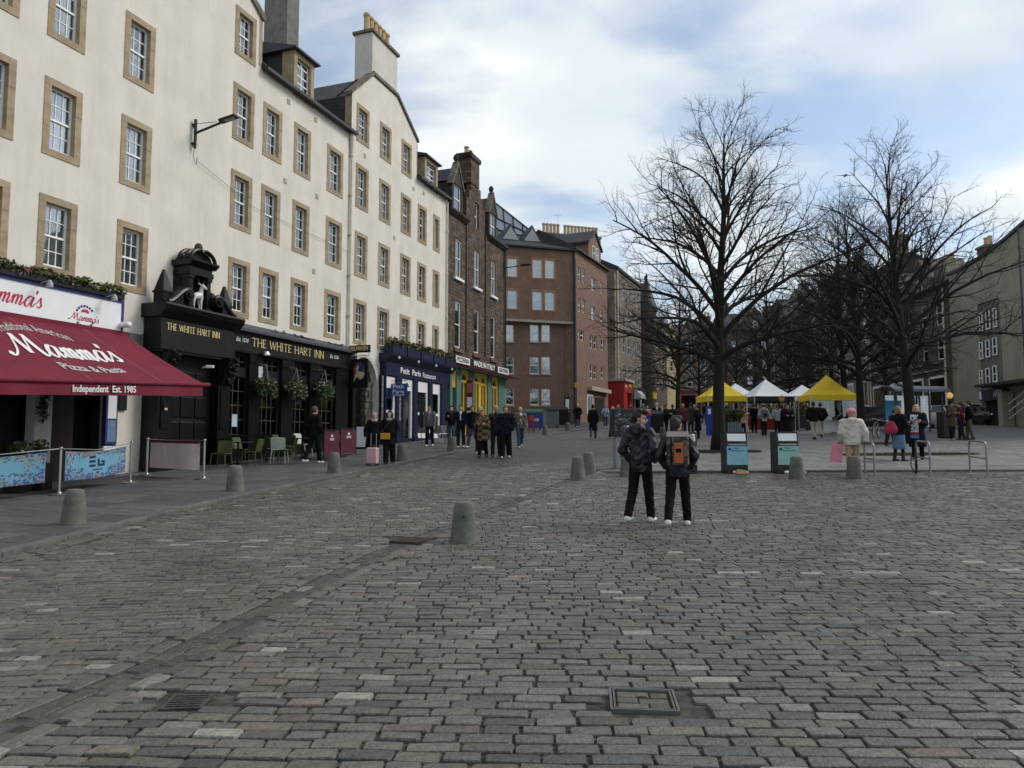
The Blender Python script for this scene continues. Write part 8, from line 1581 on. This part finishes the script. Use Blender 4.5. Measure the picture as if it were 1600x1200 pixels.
person('bald man in a khaki camouflage jacket, white tee and torn jeans', gp(813, 700), PI - .2, 1.78, SHEAR, JEAN, SHW, HB, 'bald', 0, .6, 'swing', 'jacket', 1.5, .4, tee=WHT)
# middle distance
person('man in a long black coat walking away up the street', gp(927, 685), .15, 1.80, BLK, JEAN, SHB, HB, 'short', 0, .5, 'down', 'long', 1.3)
person('person in a black jacket with a pale cap at the brick block corner', ap(903, 57), PI, 1.78, BLK, JEAN, SHW, HM, 'short', 0, .3, 'pocket', 'coat', 1.2, hat=cloth('pale lime cap', (.4, .42, .1)))
person('person in a sky blue denim jacket near the red corner shop', ap(946, 56), PI, 1.68, LBL, JEAN, SHW, HM, 'bob', 0, .2, 'front', 'jacket', 1.2)
person('blond woman in a pale blue coat seen from behind', gp(958, 684), .6, 1.68, LBL, CHAR, SHB, HBL, 'bob', 0, .4, 'swing', 'coat', 1.3)
person('person in a green jacket with a pale bag near the red shop', ap(966, 54), PI + .4, 1.70, OLV, CHAR, SHB, HBL, 'bob', 0, .2, 'down', 'jacket', 1.2)
person('person in a peach top talking behind the youths', ap(1011, 46), PI, 1.70, PCH, BEI, SHW, HB, 'short', 1, .1, 'front', 'jacket', 1.2)
person('grey haired man in a navy jacket over a white shirt', ap(1026, 47), PI, 1.82, NAV, CHAR, SHB, HG, 'short', 0, .2, 'down', 'jacket', 1.2, tee=WHT)
person('person in a black jacket facing sideways near the tree before the pink shop', ap(1041, 42), PI - .8, 1.75, BLK, BLK, SHB, HB, 'short', 0, .3, 'front', 'jacket', 1.2)
person('person in a dark coat and blue jeans, back turned', ap(1051, 43), .4, 1.74, CHAR, JEAN, SHB, HB, 'short', 0, .2, 'pocket', 'jacket', 1.2)
person('bald bearded man in dark maroon with a bag strap', ap(1067, 39), PI, 1.80, MAR, CHAR, SHB, HB, 'bald', 1, .2, 'down', 'jacket', 1.3)
person('man in a dark green coat walking behind the bald man', ap(1079, 44), .2, 1.80, cloth('dark green coat', (.02, .026, .024)), CHAR, SHB, HB, 'short', 0, .4, 'pocket', 'coat', 1.2)
person('woman in a long black coat waiting in profile', gp(1091, 686), -1.0, 1.72, BLK, BLK, SHB, HB, 'short', 0, .1, 'pocket', 'long', 1.3)
# market
person('woman in a peach coat at the corner of the yellow tent', ap(1161, 43.5), 1.6, 1.68, PCH, BLK, SHB, HM, 'bob', 0, .2, 'front', 'coat', 1.2); person('person in black beside the stall with the red cloth', ap(1178, 44), .3, 1.72, BLK, BLK, SHB, HB, 'short', 0, .2, 'front', 'jacket', 1.2)
q = person('person in a hooded grey jacket with backpack before the white tent', ap(1193, 40.5), .0, 1.74, LGR, BLK, SHB, HM, 'short', 0, .2, 'pocket', 'puffer', 1.4, hood=True, hat=cloth('dusty pink hood', (.3, .2, .2))); t = on_body(q, 'backpack', 'grey backpack on the hooded person before the white tent', 'backpack', (0, .22, 1.0)); MB().cbox(-.14, .14, -.07, .08, 0, .42, .05).obj('main_bag', GRY, t); MB().cbox(-.1, .1, .07, .11, .04, .22, .02).obj('pocket', CHAR, t)
person('person in a pale grey striped jacket and red scarf before the white tent', ap(1214, 42), .0, 1.68, LGR, BLK, SHB, HM, 'short', 0, .1, 'pocket', 'puffer', 1.4, scarf=RED); person('person in dark olive at the stall end of the white tent', ap(1222, 44.5), .5, 1.72, BRN, CHAR, SHB, HM, 'bob', 0, .1, 'front', 'jacket', 1.2)
person('person in a black cape and blue shirt facing us behind the mint labelled bin', ap(1230, 33.5), PI, 1.75, BLK, BLK, SHB, HB, 'short', 1, .1, 'front', 'long', 2.0, tee=BLU, wide=1.1, scarf=BLK)
person('man in a black jacket and beige trousers walking off to the tents, nearer the trees', gp(1283, 684), .1, 1.80, BLK, BEI, SHB, HB, 'short', 1, .6, 'pocket', 'jacket', 1.5); person('broad man in a black jacket and beige trousers walking off to the tents', gp(1272, 687), -.05, 1.84, BLK, BEI, SHB, HB, 'short', 1, .45, 'pocket', 'jacket', 1.8, wide=1.1)
person('person in black serving under the big yellow tent', ap(1303, 43.0), PI, 1.7, BLK, BLK, SHB, HB, 'short', 0, 0, 'front', 'jacket', 1.1)
# woman in the cream puffer with pink beret and bag
q = person('woman in a cream puffer jacket and pink beret seen from behind', gp(1333, 741), .25, 1.66, CRM, M('tan leggings', (.36, .22, .14), .7), SHB, HBL, 'short', 0, .2, 'one', 'puffer', 2.6, hood=True, hat=PNK, wide=1.16)
t = on_body(q, 'shopping_bag', 'stiff pink shopping bag held by the woman in the cream puffer', 'bag', (q['wr'][1][0] + .07, q['wr'][1][1], q['wr'][1][2] - .5)); MB().add([(-.06, -.07, -.1), (.2, -.07, -.06), (.2, .07, -.06), (-.06, .07, -.1), (-.12, -.08, .4), (.13, -.08, .42), (.13, .08, .42), (-.12, .08, .4)], [(0, 3, 2, 1), (0, 1, 5, 4), (1, 2, 6, 5), (2, 3, 7, 6), (3, 0, 4, 7)]).obj('bag', M('rose pink card', (.62, .2, .27), .6, c2=(.68, .26, .32), scale=6), t); MB().tube([(-.09, 0, .4), (-.05, 0, .5), (.05, 0, .5), (.09, 0, .4)], .006, 5).obj('handle', PNK, t)
# two women by the cycle racks
q = person('fair haired woman in a black coat and denim skirt with a pink shoulder bag', gp(1406, 721), PI - 1.9, 1.70, BLK, LJEAN, SHB, M('light brown hair', (.22, .13, .06), .6, var=.3), 'bob', 0, .15, 'front', 'jacket', 1.7, legs='skirt', wide=1.08); t = on_body(q, 'shoulder_bag', 'large raspberry pink shoulder bag on the fair haired woman', 'bag', (.04, .26, .98)); link('pouch', sdf_mesh('pouch', [((-.12, 0, .0), (.12, 0, 0), .13, .13, (1, .6, 1)), ((-.06, 0, .2), (.06, 0, .2), .06, .06, (1, .6, 1))], .014, M('raspberry leather', (.36, .02, .07), .5), .12), t)
q = person('blond woman in a dark coat draped with a white, red and blue scarf', gp(1435, 719), PI + .6, 1.74, NAV, BLK, SHB, HBL, 'bob', 0, .2, 'front', 'long', 1.8, .2, wide=1.08)
t = on_body(q, 'printed_scarf', 'long printed scarf in white, navy, red and blue hanging down a dark coat', 'scarf', (0, 0, 0)); m_sc = M('white navy print', (.02, .025, .08), .8, c2=(.62, .62, .64), scale=16, lo=.44, hi=.5); zz = q['up'](0, 0, 1.45)[2]
MB().add([(x_, -.235 - .02 * math.sin(i * .9) - .015 * (x_ > .0), zz - .08 * i) for i in range(10) for x_ in (-.16, -.02, .06)], [(i * 3 + j, i * 3 + j + 1, i * 3 + j + 4, i * 3 + j + 3) for i in range(7) for j in range(2)]).obj('printed_length', m_sc, t); MB().add([(x_, -.262, zz - .56 - .09 * i) for i in range(3) for x_ in (-.17, .07)], [(0, 1, 3, 2)]).obj('red_end', RED, t); MB().add([(x_, -.264, zz - .65 - .1 * i) for i in range(2) for x_ in (-.17, .07)], [(0, 1, 3, 2)]).obj('blue_end', BLU, t)
person('person in dark clothes crouching over by the bicycles', ap(1390, 30.5), 1.2, 1.5, cloth('plum dark cloth', (.02, .014, .03)), CHAR, SHB, HB, 'short', 0, .3, 'front', 'jacket', 1.4, lean=.45)
# three men by the beacon
person('man in a dark brown jacket and maroon scarf next to the litter bin', ap(1486, 34.5), PI - .3, 1.80, BRN, BLK, M('yellow trainer', (.35, .33, .06), .6), HB, 'short', 1, .2, 'front', 'coat', 1.4, hat=BLK, scarf=MAR); person('man in a maroon hoodie standing in the middle of three by the beacon', ap(1500, 34.8), -1.0, 1.76, MAR, CHAR, SHB, HB, 'short', 0, .2, 'pocket', 'jacket', 1.5, hood=True); person('bearded man in a black jacket and olive trousers by the beacon', ap(1513, 34.6), -1.2, 1.80, BLK, OLV, SHB, HB, 'short', 0, .2, 'pocket', 'jacket', 1.5)
# distant crowd between the tents
CR = random.Random(21); crowd = [(1120, 48), (1135, 50), (1170, 52), (1186, 54), (1205, 50), (1241, 55), (1262, 58), (985, 62), (1005, 66), (1033, 70), (1085, 60), (1100, 64), (1330, 52), (974, 76), (1060, 78)]
lab_ = ['beyond the yellow tent', 'beside the planter of straw grass', 'behind the peach coat', 'in the crowd before the white tent', 'between the white tents', 'beside the green shrub', 'past the black planter', 'near the royal blue bin', 'outside the green shop', 'under the grey canopy', 'left of the blue pillar', 'just beyond the blue pillar', 'between the paired trunks', 'by the red shop door', 'in front of the pink shop']
for i, (u, y) in enumerate(crowd):
    tp_, nm = CR.choice(((BLK, 'black'), (CHAR, 'charcoal'), (NAV, 'navy'), (BRN, 'brown'), (GRY, 'grey'), (BEI, 'beige'), (RED, 'red'), (OLV, 'olive'))); person('distant figure in a %s jacket %s' % (nm, lab_[i]), ap(u, y), CR.choice((0, PI, 1.2, -1.2)), CR.uniform(1.6, 1.84), tp_, CR.choice((BLK, JEAN, CHAR)), CR.choice((SHB, SHW)), CR.choice((HB, HM, HBL, HG)), CR.choice(('short', 'bob')), 0, CR.uniform(0, .5), CR.choice(('pocket', 'front', 'down')), 'jacket', 1.3, h=.032, group='distant crowd in the square')
